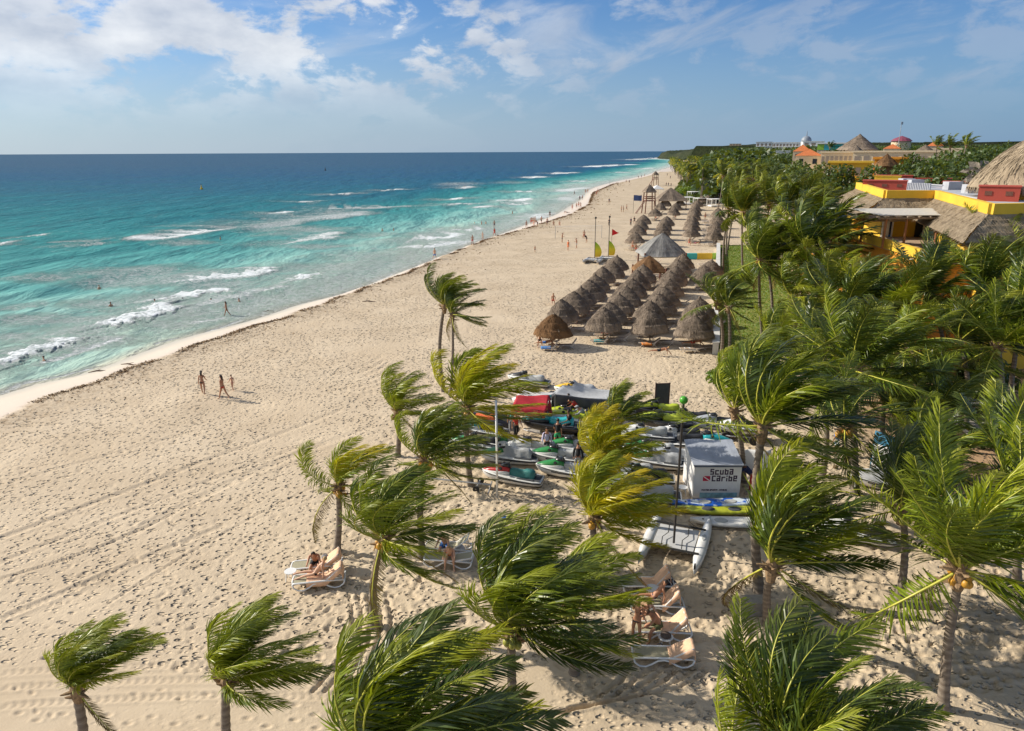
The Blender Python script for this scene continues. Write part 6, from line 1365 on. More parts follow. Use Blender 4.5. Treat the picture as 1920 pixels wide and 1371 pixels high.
def _seat():
    S = []
    for x, w_, z0, z1 in ((-.14, .14, .5, .80), (.05, .17, .48, .84), (.35, .19, .46, .80), (.6, .20, .45, .79), (.75, .21, .45, .86), (1.05, .21, .43, .87), (1.2, .17, .43, .80)):
        S.append(sec(x, [(.001, z0), (w_ * 1.35, z0), (w_ * 1.05, z0 + .12), (w_, z1 - .07), (w_ * .75, z1), (.001, z1 + .015)]))
    return MB().loft(S)
def _bars():
    m_ = MB(); m_.tube([(-.25, 0, .95), (-.18, 0, 1.08)], .05, 6); m_.tube([(-.10, -.36, 1.06), (-.18, -.2, 1.1), (-.2, 0, 1.1), (-.18, .2, 1.1), (-.10, .36, 1.06)], .02, 6)
    return m_
def _mirror():
    m_ = MB()
    for s in (-1, 1): m_.box((-.55, s * .36, .92), (.16, .14, .1), (0, .3, s * .3), .7)
    return m_
def _foot():
    m_ = MB()
    for s in (-1, 1): m_.box((.45, s * .38, .485), (1.5, .16, .02))
    m_.box((1.35, 0, .44), (.38, .78, .03)); return m_
def _bump():
    m_ = MB()
    for s in (-1, 1): m_.tube([(-1.62, s * .10, .585), (-1.3, s * .38, .60), (-.95, s * .50, .575), (-.3, s * .585, .515), (.5, s * .60, .445), (1.2, s * .58, .405), (1.6, s * .47, .375)], .022, 5)
    return m_
JM = {'hull': _hull().mesh('hull', HULL_J, True), 'deck': _deck().mesh('deck', JC['green'], True), 'fairing': _deck(True).mesh('fairing', HULL_W, True), 'cowl': MB().loft([sec(x, [(.001, z - .1), (w_, z - .1), (w_ * .9, z), (.001, z + .03)]) for x, w_, z in ((-.62, .10, .985), (-.45, .18, 1.03), (-.25, .20, 1.07), (-.10, .12, .98))]).mesh('cowl', HULL_K, True), 'seat': _seat().mesh('seat', SEATM, True), 'handlebar': _bars().mesh('handlebar', RUBBER, True), 'mirrors': _mirror().mesh('mirror', RUBBER), 'foot_mat': _foot().mesh('foot_mat', MATD), 'bumper': _bump().mesh('bumper', RUBBER, True)}
def tarp_mesh(seed, x0=-.9, x1=1.25, wk=.62):
    r = np.random.RandomState(seed); nu, nv = 26, 16; V = []
    for i in range(nu + 1):
        u = i / nu; x = x0 + (x1 - x0) * u; ztop = np.interp(x, [-1.6, -1.2, -.8, -.35, -.2, 0, .5, .8, 1.1, 1.3], [.66, .82, .93, 1.14, 1.15, .98, .86, .92, .90, .70]) + .03
        wd = np.interp(x, [-1.5, -.9, .5, 1.3], [.3, .5, .56, .5]) * wk
        for j in range(nv + 1):
            v = j / nv * 2 - 1; y = v * wd * (1 + .05 * math.sin(u * 17 + v * 3)); z = ztop - (ztop - .50) * abs(v) ** 1.9 + .018 * math.sin(11 * v + 8 * u + seed) + .02 * r.rand()
            V.append((x + .02 * r.rand(), y, z))
    m_ = MB(); m_.add(V, [(i * (nv + 1) + j, i * (nv + 1) + j + 1, (i + 1) * (nv + 1) + j + 1, (i + 1) * (nv + 1) + j) for i in range(nu) for j in range(nv)]); return m_.mesh('cover', TARP, True)
TPM = [tarp_mesh(1, -.45), tarp_mesh(2, -.3), tarp_mesh(3, -1.5, 1.35, 1)]
def trailer(x, y, z, rz, label):
    o = empty('boat_trailer', (x, y, z), label[:200], 'trailer', 'jet ski trailers', rz); m_ = MB()
    for s in (-1, 1): m_.tube([(-1.7, s * .05, .34), (-.9, s * .42, .34), (1.4, s * .42, .34)], .04, 5)
    m_.tube([(.4, -.75, .3), (.4, .75, .3)], .04, 5); m_.tube([(-.6, -.42, .34), (-.6, .42, .34)], .035, 5); m_.build('frame', GREYM, o)
    for s in (-1, 1): MB().tube([(.4, s * .68, .28), (.4, s * .84, .28)], .28, 14).build('wheel', RUBBER, o, False)
def jetski(px, py, rz, deck, label, hull=None, seat=None, cover=None, trail=False, sc=1.0, tilt=0):
    p = g3(px, py); zz = p.z + (.36 if trail else -.04)
    if trail: trailer(p.x, p.y, p.z, R(rz), 'trailer under ' + label)
    o = empty('jet_ski', (p.x, p.y, zz), label, 'jet ski', 'parked jet skis', R(rz)); o.scale = (sc, sc, sc); o.rotation_euler = (R(tilt), 0, R(rz))
    for k, me in JM.items():
        if cover is not None and k in ('handlebar', 'mirrors', 'seat') and cover != 2: 
            if k != 'mirrors': continue
        if cover == 2 and k in ('deck', 'fairing', 'cowl', 'handlebar', 'mirrors', 'seat'): continue
        q = obj(k if k != 'mirrors' else 'mirror', me, o); mm = {'hull': hull, 'fairing': hull, 'deck': JC[deck], 'seat': seat}.get(k)
        if mm is not None: q.material_slots[0].link = 'OBJECT'; q.material_slots[0].material = mm
    if cover is not None: obj('cover', TPM[cover], o)
    return o
JS = [(961,903,-17,'red','red and white jet ski with teal seat, nearest on the left',dict(seat=SEATT)),
 (955,868,-8,'green','green and white jet ski under a grey seat cover, left column nearest but one',dict(cover=0)),
 (956,846,-8,'green','green and white jet ski, third of the left column',dict(seat=SEATM)),
 (906,818,-12,'teal','white jet ski with teal deck half hidden by the bright yellow-green palm',dict(seat=SEATK)),
 (845,835,-10,'white','white jet ski with dark seat seen through the fronds at the far left',dict(seat=SEATK)),
 (1034,818,-12,'teal','large turquoise jet ski with black hull on a trailer',dict(hull=HULL_K,seat=JC['teal'],trail=True,sc=1.12)),
 (1050,868,-10,'green','green jet ski behind the man in black, upper one of the pair',dict(seat=SEATM)),
 (1062,892,-14,'green','green and white jet ski nearest to the yellow palm',dict(seat=SEATM)),
 (1078,850,-8,'green','green jet ski farther back, partly behind the man in black',dict(seat=SEATM)),
 (1075,806,-14,'lime','black and lime jet ski, nearest of the lime row behind the turquoise one',dict(hull=HULL_W,seat=JC['lime'],trail=True,sc=1.05)),
 (1068,789,-16,'lime','black and lime jet ski, middle of the lime row',dict(hull=HULL_K,seat=JC['lime'],sc=1.05)),
 (1062,775,-16,'white','white and black jet ski, farthest of the lime row',dict(hull=HULL_K,seat=JC['lime'])),
 (1045,762,-20,'teal','grey and teal jet ski between the red tent and the dark tarpaulin',dict(seat=SEATM)),
 (1082,742,-14,'yellow','yellow-nosed jet ski behind the dark tarpaulin',dict(cover=1,tilt=0)),
 (991,722,-22,'black','dark blue and white jet ski farthest back behind the red tent',dict(seat=SEATM)),
 (1118,752,-12,'grey','grey covered jet ski at the back of the dark tarpaulin',dict(cover=2)),
 (1236,790,-8,'lime','lime and black jet ski just below the dark screen',dict(hull=HULL_K,seat=JC['lime'],trail=True)),
 (1244,812,-8,'lime','lime and black jet ski, second below the dark screen',dict(hull=HULL_K,seat=JC['lime'],trail=True,sc=1.05)),
 (1210,834,-8,'white','white jet ski on a trailer behind the palm in the middle',dict(seat=SEATM,trail=True)),
 (1222,856,-10,'green','green jet ski with grey seat right of the yellow palm, upper',dict(seat=SEATM)),
 (1232,876,-10,'green','green jet ski with grey cover right of the yellow palm, lower',dict(cover=1)),
 (1262,868,-6,'grey','white jet ski under a pale cover beside the white booth',dict(cover=0)),
 (1312,842,170,'teal','turquoise and white jet ski behind the white booth',dict(seat=SEATK,sc=1.1)),
 (1345,815,-10,'grey','white and grey jet ski behind the booth palm fronds',dict(seat=SEATK,trail=True)),
 (1396,824,-10,'white','white jet ski in the back row right of the booth palm',dict(seat=SEATK,trail=True)),
 (1205,905,-10,'grey','grey and white jet ski beneath the tips of the yellow palm',dict(seat=SEATK)),
 (1198,924,-12,'white','white jet ski stern showing below the tips of the yellow palm',dict(seat=SEATK)),
 (1215,936,-10,'white','white jet ski nearest to the mast, right of the yellow palm',dict(seat=SEATM)) ,
 (1004,766,-18,'white','white jet ski just right of the red tent',dict(seat=SEATK)),
 (1112,796,-14,'lime','lime jet ski right of the man in the grey shirt',dict(hull=HULL_K,seat=JC['lime'])),
 (1128,815,-12,'white','white and black jet ski before the short green palm',dict(hull=HULL_W,seat=SEATK)),
 (1150,836,-10,'green','green jet ski hidden behind the top of the yellow palm',dict(seat=SEATM)),
 (1000,852,-8,'white','white jet ski between the two green columns',dict(seat=SEATM)),
 (1170,775,-10,'teal','teal jet ski behind the short green palm',dict(seat=SEATK)),
 (1290,795,-8,'black','black and white jet ski right of the mast ball pole',dict(seat=SEATK)),
 (1272,826,-8,'white','white jet ski with dark seat behind the mast',dict(seat=SEATK)),
 (1186,868,-10,'green','green jet ski at the right side of the yellow palm crown',dict(seat=SEATM)),
 (1178,896,-10,'white','white jet ski deep behind the yellow palm fronds',dict(cover=0)),
 (898,845,-10,'green','green and white jet ski left of the left green column',dict(seat=SEATK)),
 (1655,918,-24,'grey','grey covered jet ski alone in front of the tilted sign board',dict(cover=2)),
 (1600,1010,-20,'white','white jet ski hidden behind the drooping palm fronds',dict(seat=SEATK))]
for (a, b, rz, dk, lab, kw) in JS: jetski(a, b, rz, dk, lab, **kw)
# inflatable / dark boat with orange gear
p = g3(912, 794); o = empty('inflatable_boat', p, 'dark inflatable boat with orange gear beyond the bright yellow-green palm', 'boat', None, R(-12))
m_ = MB()
for s in (-1, 1): m_.tube([(-1.9, 0, .42), (-1.5, s * .5, .34), (-.5, s * .72, .3), (1.6, s * .72, .3)], [.14, .22, .24, .22], 9)
m_.build('tube', TARPD, o, True); MB().box((0.1, 0, .16), (3, 1.2, .12)).build('floor', RUBBER, o); MB().box((-.1, 0, .42), (1.5, .7, .26), None, .8).build('life_vests', mat('orange_gear', (.7, .14, .03), .7, var=.3, scale=8, bump=.8), o)
# ------------------------------------------------------------------ tents beside the skis
RT = mat('red_awning', (0.55, 0.03, 0.045), .7, var=.12, trans=.25); WT = mat('pale_awning', (0.66, 0.64, 0.62), .7, var=.08, trans=.2)
def sagged(o, name, m, c, nu=14, nv=10, sag=.25, seed=0):
    """cloth between four corners with sag and wrinkles"""
    r = np.random.RandomState(seed); V = []
    for i in range(nu + 1):
        for j in range(nv + 1):
            u, v = i / nu, j / nv; q = (c[0] * (1 - u) + c[1] * u) * (1 - v) + (c[3] * (1 - u) + c[2] * u) * v
            q = q + Vector((0, 0, -sag * 4 * u * (1 - u) * v * (1 - v) * 1.5 + .03 * math.sin(9 * u + 5 * v + seed))); V.append(q)
    m_ = MB(); m_.add(V, [(i * (nv + 1) + j, i * (nv + 1) + j + 1, (i + 1) * (nv + 1) + j + 1, (i + 1) * (nv + 1) + j) for i in range(nu) for j in range(nv)]); ob = m_.build(name, m, o, True); md = ob.modifiers.new('t', 'SOLIDIFY'); md.thickness = .015; return ob
p = g3(1000, 815); o = empty('red_tent', p, 'wind-blown red and white canopy tent left of the jet ski rows', 'tent', None, R(-8)); o.scale = (.88, .88, .92); VV = Vector
sagged(o, 'roof', WT, [VV((-1.3, 1.0, 2.35)), VV((1.0, 1.2, 2.4)), VV((1.35, 2.3, 2.2)), VV((-1.0, 2.4, 2.3))], sag=.1)
sagged(o, 'awning', RT, [VV((-1.5, -.3, 1.9)), VV((.9, -.2, 1.75)), VV((1.0, 1.18, 2.39)), VV((-1.3, .98, 2.34))], sag=.22, seed=2)
sagged(o, 'valance', RT, [VV((-1.55, -.55, 1.55)), VV((.85, -.45, 1.35)), VV((.9, -.21, 1.74)), VV((-1.5, -.31, 1.89))], sag=.05, seed=4)
sagged(o, 'side_curtain', RT, [VV((.95, -.2, .55)), VV((1.3, 1.2, .5)), VV((1.01, 1.2, 2.37)), VV((.9, -.2, 1.74))], sag=.1, seed=5)
for (x, y, z) in ((-1.45, -.25, 1.88), (.85, -.15, 1.74), (.98, 1.15, 2.37), (-1.28, 1.0, 2.33), (1.3, 2.25, 2.18), (-1.0, 2.35, 2.28)): MB().tube([(x, y, -.1), (x, y, z)], .025, 5).build('pole', GREYM, o)
pw = g3(1003, 808); o = empty('white_locker', pw, 'white hinged board locker standing under the red tent', 'locker', None, R(-20))
MB().box((0, 0, .62), (.75, .12, 1.2), (R(-12), 0, 0)).build('panel', WPAINT, o); MB().box((.45, .16, .62), (.12, .55, 1.2)).build('side_panel', POST, o)
for k in range(2):
    q = g3(1012 + k * 7, 800); tag(MB().box((0, 0, .9), (.28, .16, .75), None, .8).build('wetsuit', TARPD, None, False, q), ('left' if k == 0 else 'right') + ' black wetsuit hanging beneath the red tent edge', 'wetsuit', 'hanging wetsuits')
p = g3(1084, 792); o = empty('dark_tent', p, 'sagging dark grey tarpaulin shelter behind the lime jet skis', 'tent', None, R(-14)); o.scale = (.8, .8, .8)
sagged(o, 'roof', TARP, [VV((-2.2, .2, 2.15)), VV((2.4, .6, 1.9)), VV((2.5, 1.8, 2.3)), VV((-1.6, 1.7, 2.5))], sag=.75, seed=6)
sagged(o, 'front_curtain', TARPD, [VV((-2.0, .3, .95)), VV((1.2, .55, .7)), VV((2.4, .58, 1.88)), VV((-2.2, .18, 2.14))], sag=.45, seed=7)
sagged(o, 'side_curtain', TARPD, [VV((-2.25, .15, .7)), VV((-1.7, 1.7, .8)), VV((-1.6, 1.7, 2.48)), VV((-2.2, .2, 2.13))], sag=.2, seed=8)
for (x, y, z) in ((-2.2, .2, 2.14), (2.4, .6, 1.88), (2.5, 1.8, 2.3), (-1.6, 1.7, 2.5)): MB().tube([(x, y, -.1), (x, y, z)], .025, 5).build('pole', GREYM, o)
# ------------------------------------------------------------------ white booth with lettering
FONT = {'S': ('111', '100', '111', '001', '111'), 'c': ('000', '111', '100', '100', '111'), 'r': ('000', '111', '100', '100', '100'), 'u': ('000', '101', '101', '101', '111'), 'b': ('100', '111', '101', '101', '111'), 'a': ('111', '001', '111', '101', '111'), 'C': ('111', '100', '100', '100', '111'), 'i': ('1', '0', '1', '1', '1'), 'e': ('111', '101', '111', '100', '111')}
def block_text(mb, s, x, z, px_, y=0.0, th=.01, ax=Vector((1, 0, 0)), up=Vector((0, 0, 1)), org=Vector((0, 0, 0))):
    nrm = ax.cross(up)
    for ch in s:
        g = FONT[ch]; w_ = len(g[0])
        for r_, row in enumerate(g):
            for c_, v in enumerate(row):
                if v == '1':
                    a = org + ax * (x + c_ * px_) + up * (z - (r_ + 1) * px_) + nrm * y; q = [a, a + ax * px_ * 1.02, a + ax * px_ * 1.02 + up * px_ * 1.02, a + up * px_ * 1.02]
                    mb.add([*q, *[k + nrm * th for k in q]], [(3, 2, 1, 0), (4, 5, 6, 7), (0, 1, 5, 4), (1, 2, 6, 5), (2, 3, 7, 6), (3, 0, 4, 7)])
        x += (w_ + .8) * px_
    return x
def text_mesh(s, size, m, ext=.004):
    cu = bpy.data.curves.new('t', 'FONT'); cu.body = s; cu.size = size; cu.extrude = ext; cu.resolution_u = 2; cu.offset = .006
    o = bpy.data.objects.new('t', cu); coll.objects.link(o); dg = bpy.context.evaluated_depsgraph_get(); dg.update()
    me = bpy.data.meshes.new_from_object(o.evaluated_get(dg), depsgraph=dg); me.name = 'lettering'; me.materials.clear(); me.materials.append(m); bpy.data.objects.remove(o); return me
VINYL = mat('booth_vinyl', (0.72, 0.71, 0.70), .55, var=.04, scale=2, bump=.25, bscale=3, dirt=(0.55, 0.53, 0.5)); ROOFG = mat('booth_roof', (0.33, 0.36, 0.42), .65, var=.15, scale=1.5, bump=.6, bscale=3, dirt=(0.5, 0.52, 0.55)); INK = mat('print_dark', (0.045, 0.02, 0.05), .6); REDI = mat('print_red', (0.52, 0.01, 0.05), .6); SEAP = mat('print_sea', (0.22, 0.42, 0.52), .6, var=.3, scale=4)
a = g3(1298, 932); b = g3(1385, 932); wd_ = (b - a).length; o = empty('sales_booth', a, 'white vinyl booth with grey roof and block lettering on its front', 'booth', None, math.atan2(b.y - a.y, b.x - a.x))
Hb = 1.75; D = 2.0
MB().box((wd_ / 2, 0, Hb / 2), (wd_, .05, Hb)).build('front_wall', VINYL, o)
MB().box((wd_ / 2, D, (Hb + .35) / 2), (wd_, .05, Hb + .35)).build('back_wall', VINYL, o)
m_ = MB(); m_.add([(-.03, .03, 0), (-.03, D, 0), (-.03, D, Hb + .4), (-.03, .03, Hb), (.02, .03, 0), (.02, D, 0), (.02, D, Hb + .4), (.02, .03, Hb)], [(3, 2, 1, 0), (4, 5, 6, 7), (0, 1, 5, 4), (1, 2, 6, 5), (2, 3, 7, 6), (3, 0, 4, 7)]); m_.build('side_wall', VINYL, o)
m_ = MB(); m_.add([(wd_ - .02, .03, 0), (wd_ - .02, D, 0), (wd_ - .02, D, Hb + .4), (wd_ - .02, .03, Hb), (wd_ + .03, .03, 0), (wd_ + .03, D, 0), (wd_ + .03, D, Hb + .4), (wd_ + .03, .03, Hb)], [(3, 2, 1, 0), (4, 5, 6, 7), (0, 1, 5, 4), (1, 2, 6, 5), (2, 3, 7, 6), (3, 0, 4, 7)]); m_.build('side_wall', VINYL, o)
m_ = MB(); m_.loft([[(-.08, -.08, Hb + .02), (-.08, D + .1, Hb + .45), (-.08, D + .1, Hb + .50), (-.08, -.08, Hb + .07)]] + [[(wd_ * u, -.08, Hb + .02 - .015 * math.sin(u * 9)), (wd_ * u, D + .1, Hb + .45), (wd_ * u, D + .1, Hb + .50 + .04 * math.sin(u * 7)), (wd_ * u, -.08, Hb + .07)] for u in (.15, .3, .45, .6, .75, .9)] + [[(wd_ + .08, -.08, Hb + .02), (wd_ + .08, D + .1, Hb + .45), (wd_ + .08, D + .1, Hb + .50), (wd_ + .08, -.08, Hb + .07)]]); m_.build('roof', ROOFG, o)
MB().box((wd_ / 2, -.05, Hb - .02), (wd_ + .06, .06, .07)).build('trim', mat('dark_trim', (.07, .09, .14), .5), o)
k_ = wd_ / 2.6; m_ = MB(); x0 = wd_ * .34; AX = dict(y=.03, th=.008)
pxs = .070 * k_
block_text(m_, 'Scuba', x0, Hb - .17, pxs, .027, .008); block_text(m_, 'Caribe', x0 + .1, Hb - .17 - 5.8 * pxs, pxs, .027, .008); m_.build('lettering', INK, o)
fx = x0 - .36 * k_; fz = Hb - .17 - 10.2 * pxs; m_ = MB(); m_.box((fx + .18 * k_, -.03, fz + .13 * k_), (.4 * k_, .01, .3 * k_)); m_.build('diver_flag', REDI, o)
m_ = MB(); m_.box((fx + .18 * k_, -.038, fz + .13 * k_), (.46 * k_, .008, .05 * k_), (0, R(36), 0)); m_.build('flag_stripe', WPAINT, o)
q = obj('lettering', text_mesh('WATER SPORTS - DIVING', .125 * k_, INK), o, (wd_ * .18, -.03, .40)); q.rotation_euler = (R(90), 0, 0)
MB().box((wd_ * .55, -.03, .15), (wd_ * .8, .012, .28)).build('sea_print', SEAP, o)
# second banner blowing behind the booth
p = g3(1412, 918); o = empty('banner', p, 'white banner with dark lettering tied behind the booth', 'banner', None, R(-6)); m_ = MB(); V = []
for i in range(9):
    for j in range(7): u, v = i / 8, j / 6; V.append((-.75 + 1.5 * u, .25 * v + .12 * math.sin(u * 6), 1.0 + v * 1.05 + .12 * (u - .2) ))
m_.add(V, [(i * 7 + j, (i + 1) * 7 + j, (i + 1) * 7 + j + 1, i * 7 + j + 1) for i in range(8) for j in range(6)]); q = m_.build('cloth', VINYL, o, True); q.modifiers.new('t', 'SOLIDIFY').thickness = .01
for x in (-.75, .75): MB().tube([(x, .1, -.1), (x, .3, 2.15)], .03, 5).build('pole', GREYM, o)
m_ = MB(); block_text(m_, 'Scuba', -.45, 1.95, .045, .0, .008, VV((1, 0, .08)).normalized(), VV((0, .23, .97)), VV((0, -.06, 0))); block_text(m_, 'Caribe', -.42, 1.66, .045, .0, .008, VV((1, 0, .08)).normalized(), VV((0, .23, .97)), VV((0, -.10, 0))); m_.build('lettering', INK, o)
MB().box((.42, .02, 1.45), (.3, .012, .18), (0, R(-5), 0)).build('diver_flag', REDI, o)
# tilted sign board right
p = g3(1648, 893); o = empty('sign_board', p, 'tall narrow blue and white sign board leaning in the sandy yard', 'sign', None, R(-62)); 
MB().box((0, 0, 1.3), (1.15, .06, 2.2)).build('frame', mat('sign_blue', (.06, .25, .42), .5), o); MB().box((-.02, -.036, 1.05), (.98, .012, 1.4)).build('panel', VINYL, o)
m_ = MB(); block_text(m_, 'Scuba', -.38, 1.35, .045, .046, .006); block_text(m_, 'Caribe', -.36, 1.08, .045, .046, .006); m_.build('lettering', INK, o)
MB().tube([(.6, .0, -.1), (.6, 0, 3.1)], .07, 7).build('post', DARKM, o)
# dark screen board
p = g3(1240, 770); o = empty('display_board', p, 'dark blank panel on two legs standing on the sand behind the jet skis', 'board', None, R(4))
for s in (-1, 1): MB().box((s * .46, 0, .95), (.07, .07, 2.0)).build('leg', mat('board_wood', (.06, .03, .03), .6), o)
MB().box((0, 0, 1.1), (.85, .05, 1.55)).build('panel', mat('board_dark', (.055, .06, .06), .7, var=.3, scale=3, bump=.4), o); 
for z in (.32, 1.9): MB().box((0, 0, z), (.86, .06, .06)).build('rail', MATS['board_wood'], o)
# kayaks
KY = mat('kayak_yellow', (0.44, 0.48, 0.03), .3, coat=.3, var=.15, dirt=(.3, .28, .03)); KW = mat('kayak_white', (0.76, 0.75, 0.72), .3, coat=.3, var=.04)
kb = bpy.data.materials.new('kayak_blue_white'); kb.use_nodes = True; t = NT(kb.node_tree); co = t.new('ShaderNodeTexCoord'); n_ = t.new('ShaderNodeTexNoise', ins={'Vector': co.outputs['Object'], 'Scale': 2.2, 'Detail': 3.0}); t.l.new(t.mix(t.rng(n_.outputs[0], .48, .58), (.01, .10, .5), (.6, .68, .75)), kb.node_tree.nodes['Principled BSDF'].inputs['Base Color']); kb.node_tree.nodes['Principled BSDF'].inputs['Roughness'].default_value = .3
def kayak(px, py, L, W, m, rz, label, up=0.0):
    p = g3(px, py, up); o = empty('kayak', p, label, 'kayak', 'kayaks in front of the booth', R(rz)); S = []
    for i in range(15):
        u = i / 14 * 2 - 1; w_ = W / 2 * max(.04, (1 - abs(u) ** 2.6)) ; rk = .16 * abs(u) ** 3
        S.append(sec(u * L / 2, [(.001, rk), (w_ * .6, rk + .02), (w_ * .98, .16 + rk * .8), (w_, .22 + rk * .8), (w_ * .8, .27 + rk * .7), (w_ * .45, .245 + rk * .7), (.001, .25 + rk * .7)]))
    MB().loft(S).build('hull', m, o, True)
    for x in (-.7, .55): MB().loft([[(x + math.cos(a) * .32, math.sin(a) * W * .27, .256) for a in [k * math.pi / 6 for k in range(12)]], [(x + math.cos(a) * .27, math.sin(a) * W * .22, .285) for a in [k * math.pi / 6 for k in range(12)]]]).build('seat_well', MATD if m is KY else SEATM, o)
    for x in (-L * .36, L * .36): MB().ball((x, 0, .30), .05, 1, 1, .5, 8, 4).build('hatch', RUBBER, o)
kayak(1348, 950, 4.6, .8, kb, 2, 'blue and white kayak nearest the booth', .02); kayak(1355, 962, 4.9, .8, KY, -2, 'lime yellow kayak in the middle of the three'); kayak(1380, 985, 4.2, .9, KW, -4, 'white kayak nearest the camera')
# ------------------------------------------------------------------ catamarans
def catamaran(px, py, rz, label, sail, L=4.6, W=2.3, mh=8.0, ball=None, bx=0.0, sc=1.0):
    p = g3(px, py); o = empty('catamaran', p, label, 'catamaran', None, R(rz)); o.scale = (sc, sc, sc)
    for s in (-1, 1):
        S = []
        for i in range(13):
            u = i / 12 * 2 - 1; w_ = .25 * max(.06, (1 - abs(u) ** 3)) ; rk = .26 * max(0, u) ** 3 + .05 * max(0, -u) ** 3
            S.append(sec(u * L / 2, [(.001, rk), (w_ * .7, rk + .1), (w_, .38 + rk * .3), (w_ * .85, .48 + rk * .3), (.001, .51 + rk * .3)]))
        h = MB().loft(S); h.v = [(x, y + s * W / 2, z) for x, y, z in h.v]; h.build('hull', HULL_W, o, True)
        m_ = MB(); m_.loft([[(-.35 + math.cos(a) * .3, s * W / 2 + math.sin(a) * .1, .50) for a in [k * math.pi / 6 for k in range(12)]], [(-.35 + math.cos(a) * .26, s * W / 2 + math.sin(a) * .08, .53) for a in [k * math.pi / 6 for k in range(12)]]]); m_.build('foot_pad', SEATM, o)
        MB().box((L / 2 * .95, s * W / 2, .6), (.2, .06, .3)).build('rudder', RUBBER, o)
    MB().box((.1, 0, .47), (2.0, W - .52, .02)).build('trampoline', mat('trampoline', (.5, .5, .5), .8, var=.08, scale=3), o)
    m_ = MB()
    for x in (-.95, 1.15): m_.tube([(x, -W / 2, .55), (x, W / 2, .55)], .045, 6)
    m_.build('crossbeam', RUBBER, o)
    MB().tube([(-.95 + bx, 0, .55), (-.95 + bx, 0, mh)], .05, 7).build('mast', DARKM, o)
    if ball: MB().ball((-.95 + bx, 0, mh + .12), .17, 1, 1, 1, 14, 9).build('mast_ball', ball, o, True)
    m_ = MB(); 
    for k in (-.45, .4): m_.tube([(-.9, k, .6), (0, k + .1, .63), (.4, k - .08, .6), (1.1, k, .6)], .02, 4)
    m_.build('toe_strap', RUBBER, o)
    if sail:
        m_ = MB()
        for s_ in (-1, 1):
            vs = []
            for i in range(11):
                v = i / 10; w_ = 1.05 * math.sin(math.pi * min(1, .28 + .72 * v)) ** .7 if v < .98 else .1; z = .7 + 2.3 * v
                vs += [(0, s_ * .012, z), (w_ * .55, s_ * .012 + .12, z), (w_, s_ * .012 + .2, z)]
            m_.add(vs, [((i * 3 + k, i * 3 + k + 1, i * 3 + k + 4, i * 3 + k + 3) if s_ > 0 else (i * 3 + k + 3, i * 3 + k + 4, i * 3 + k + 1, i * 3 + k)) for i in range(10) for k in range(2)])
        q = m_.build('sail', sail, o, True); q.location = (-.95 + bx, 0, 0); q.rotation_euler = (0, 0, R(100))
    return o
p_ = g3(1262, 1010); dtop = math.hypot(p_.x, p_.y)
GB = mat('green_ball', (0.06, 0.32, 0.02), .35)
# hulls point away from the camera
ca_ = G(1284, 975, 0); cb_ = G(1250, 1070, 0); cang = math.atan2(cb_.y - ca_.y, cb_.x - ca_.x)
cat = catamaran(1267, 1022, 92, 'grounded white catamaran with tall mast and green ball on top', None, 4.9, 2.25, 6.9, GB, bx=1.6)
cat.rotation_euler = (0, 0, cang); 
sa = bpy.data.materials.new('sail_yellow'); sa.use_nodes = True; t = NT(sa.node_tree); co = t.new('ShaderNodeTexCoord'); sp_ = t.new('ShaderNodeSeparateXYZ', ins={0: co.outputs['Object']}); n_ = t.new('ShaderNodeTexNoise', ins={'Vector': co.outputs['Object'], 'Scale': 2.5}); ff_ = t.math('ADD', t.rng(sp_.outputs[2], .7, 3.0), t.math('MULTIPLY', n_.outputs[0], .3))
t.l.new(t.ramp(ff_, [(0.0, (.75, .35, .01)), (.55, (.75, .6, .02)), (1.0, (.35, .55, .03))]), sa.node_tree.nodes['Principled BSDF'].inputs['Base Color'])
for i, (px, py, pt) in enumerate(((1112, 492, 411), (1138, 489, 409))):
    q = g3(px, py); dd = math.hypot(q.x, q.y); mh = ray(px, pt, dd).z - q.z
    c_ = catamaran(px, py, 70 - 180, ('left' if i == 0 else 'right') + ' one of the two beached catamarans with a furled yellow sail', sa, 4.6, 2.2, mh, RUBBER); c_['group'] = 'beached sailing catamarans'
# white mooring pole near the jet skis
p = g3(932, 932); tag(MB().tube([(0, 0, -.2), (.02, 0, 2.5), (0, 0, 5.1)], .055, 7).build('pole', WPAINT, None, True, p), 'plain white pole in front of the jet skis', 'pole')
p = g3(865, 912); o = empty('launch_trolley', p, 'low pale metal launching trolley left of the white pole', 'trolley', None, R(-12)); m_ = MB()
m_.tube([(-1.6, 0, .35), (1.6, 0, .28)], .05, 5); m_.tube([(.9, -.5, .2), (.9, .5, .3)], .04, 5); m_.tube([(1.6, -.7, .15), (1.5, .5, .2)], .04, 5); m_.build('frame', GREYM, o)
for s in (-.5, .5): MB().tube([(.9, s, .18), (.9, s + .1, .18)], .17, 10).build('wheel', RUBBER, o)
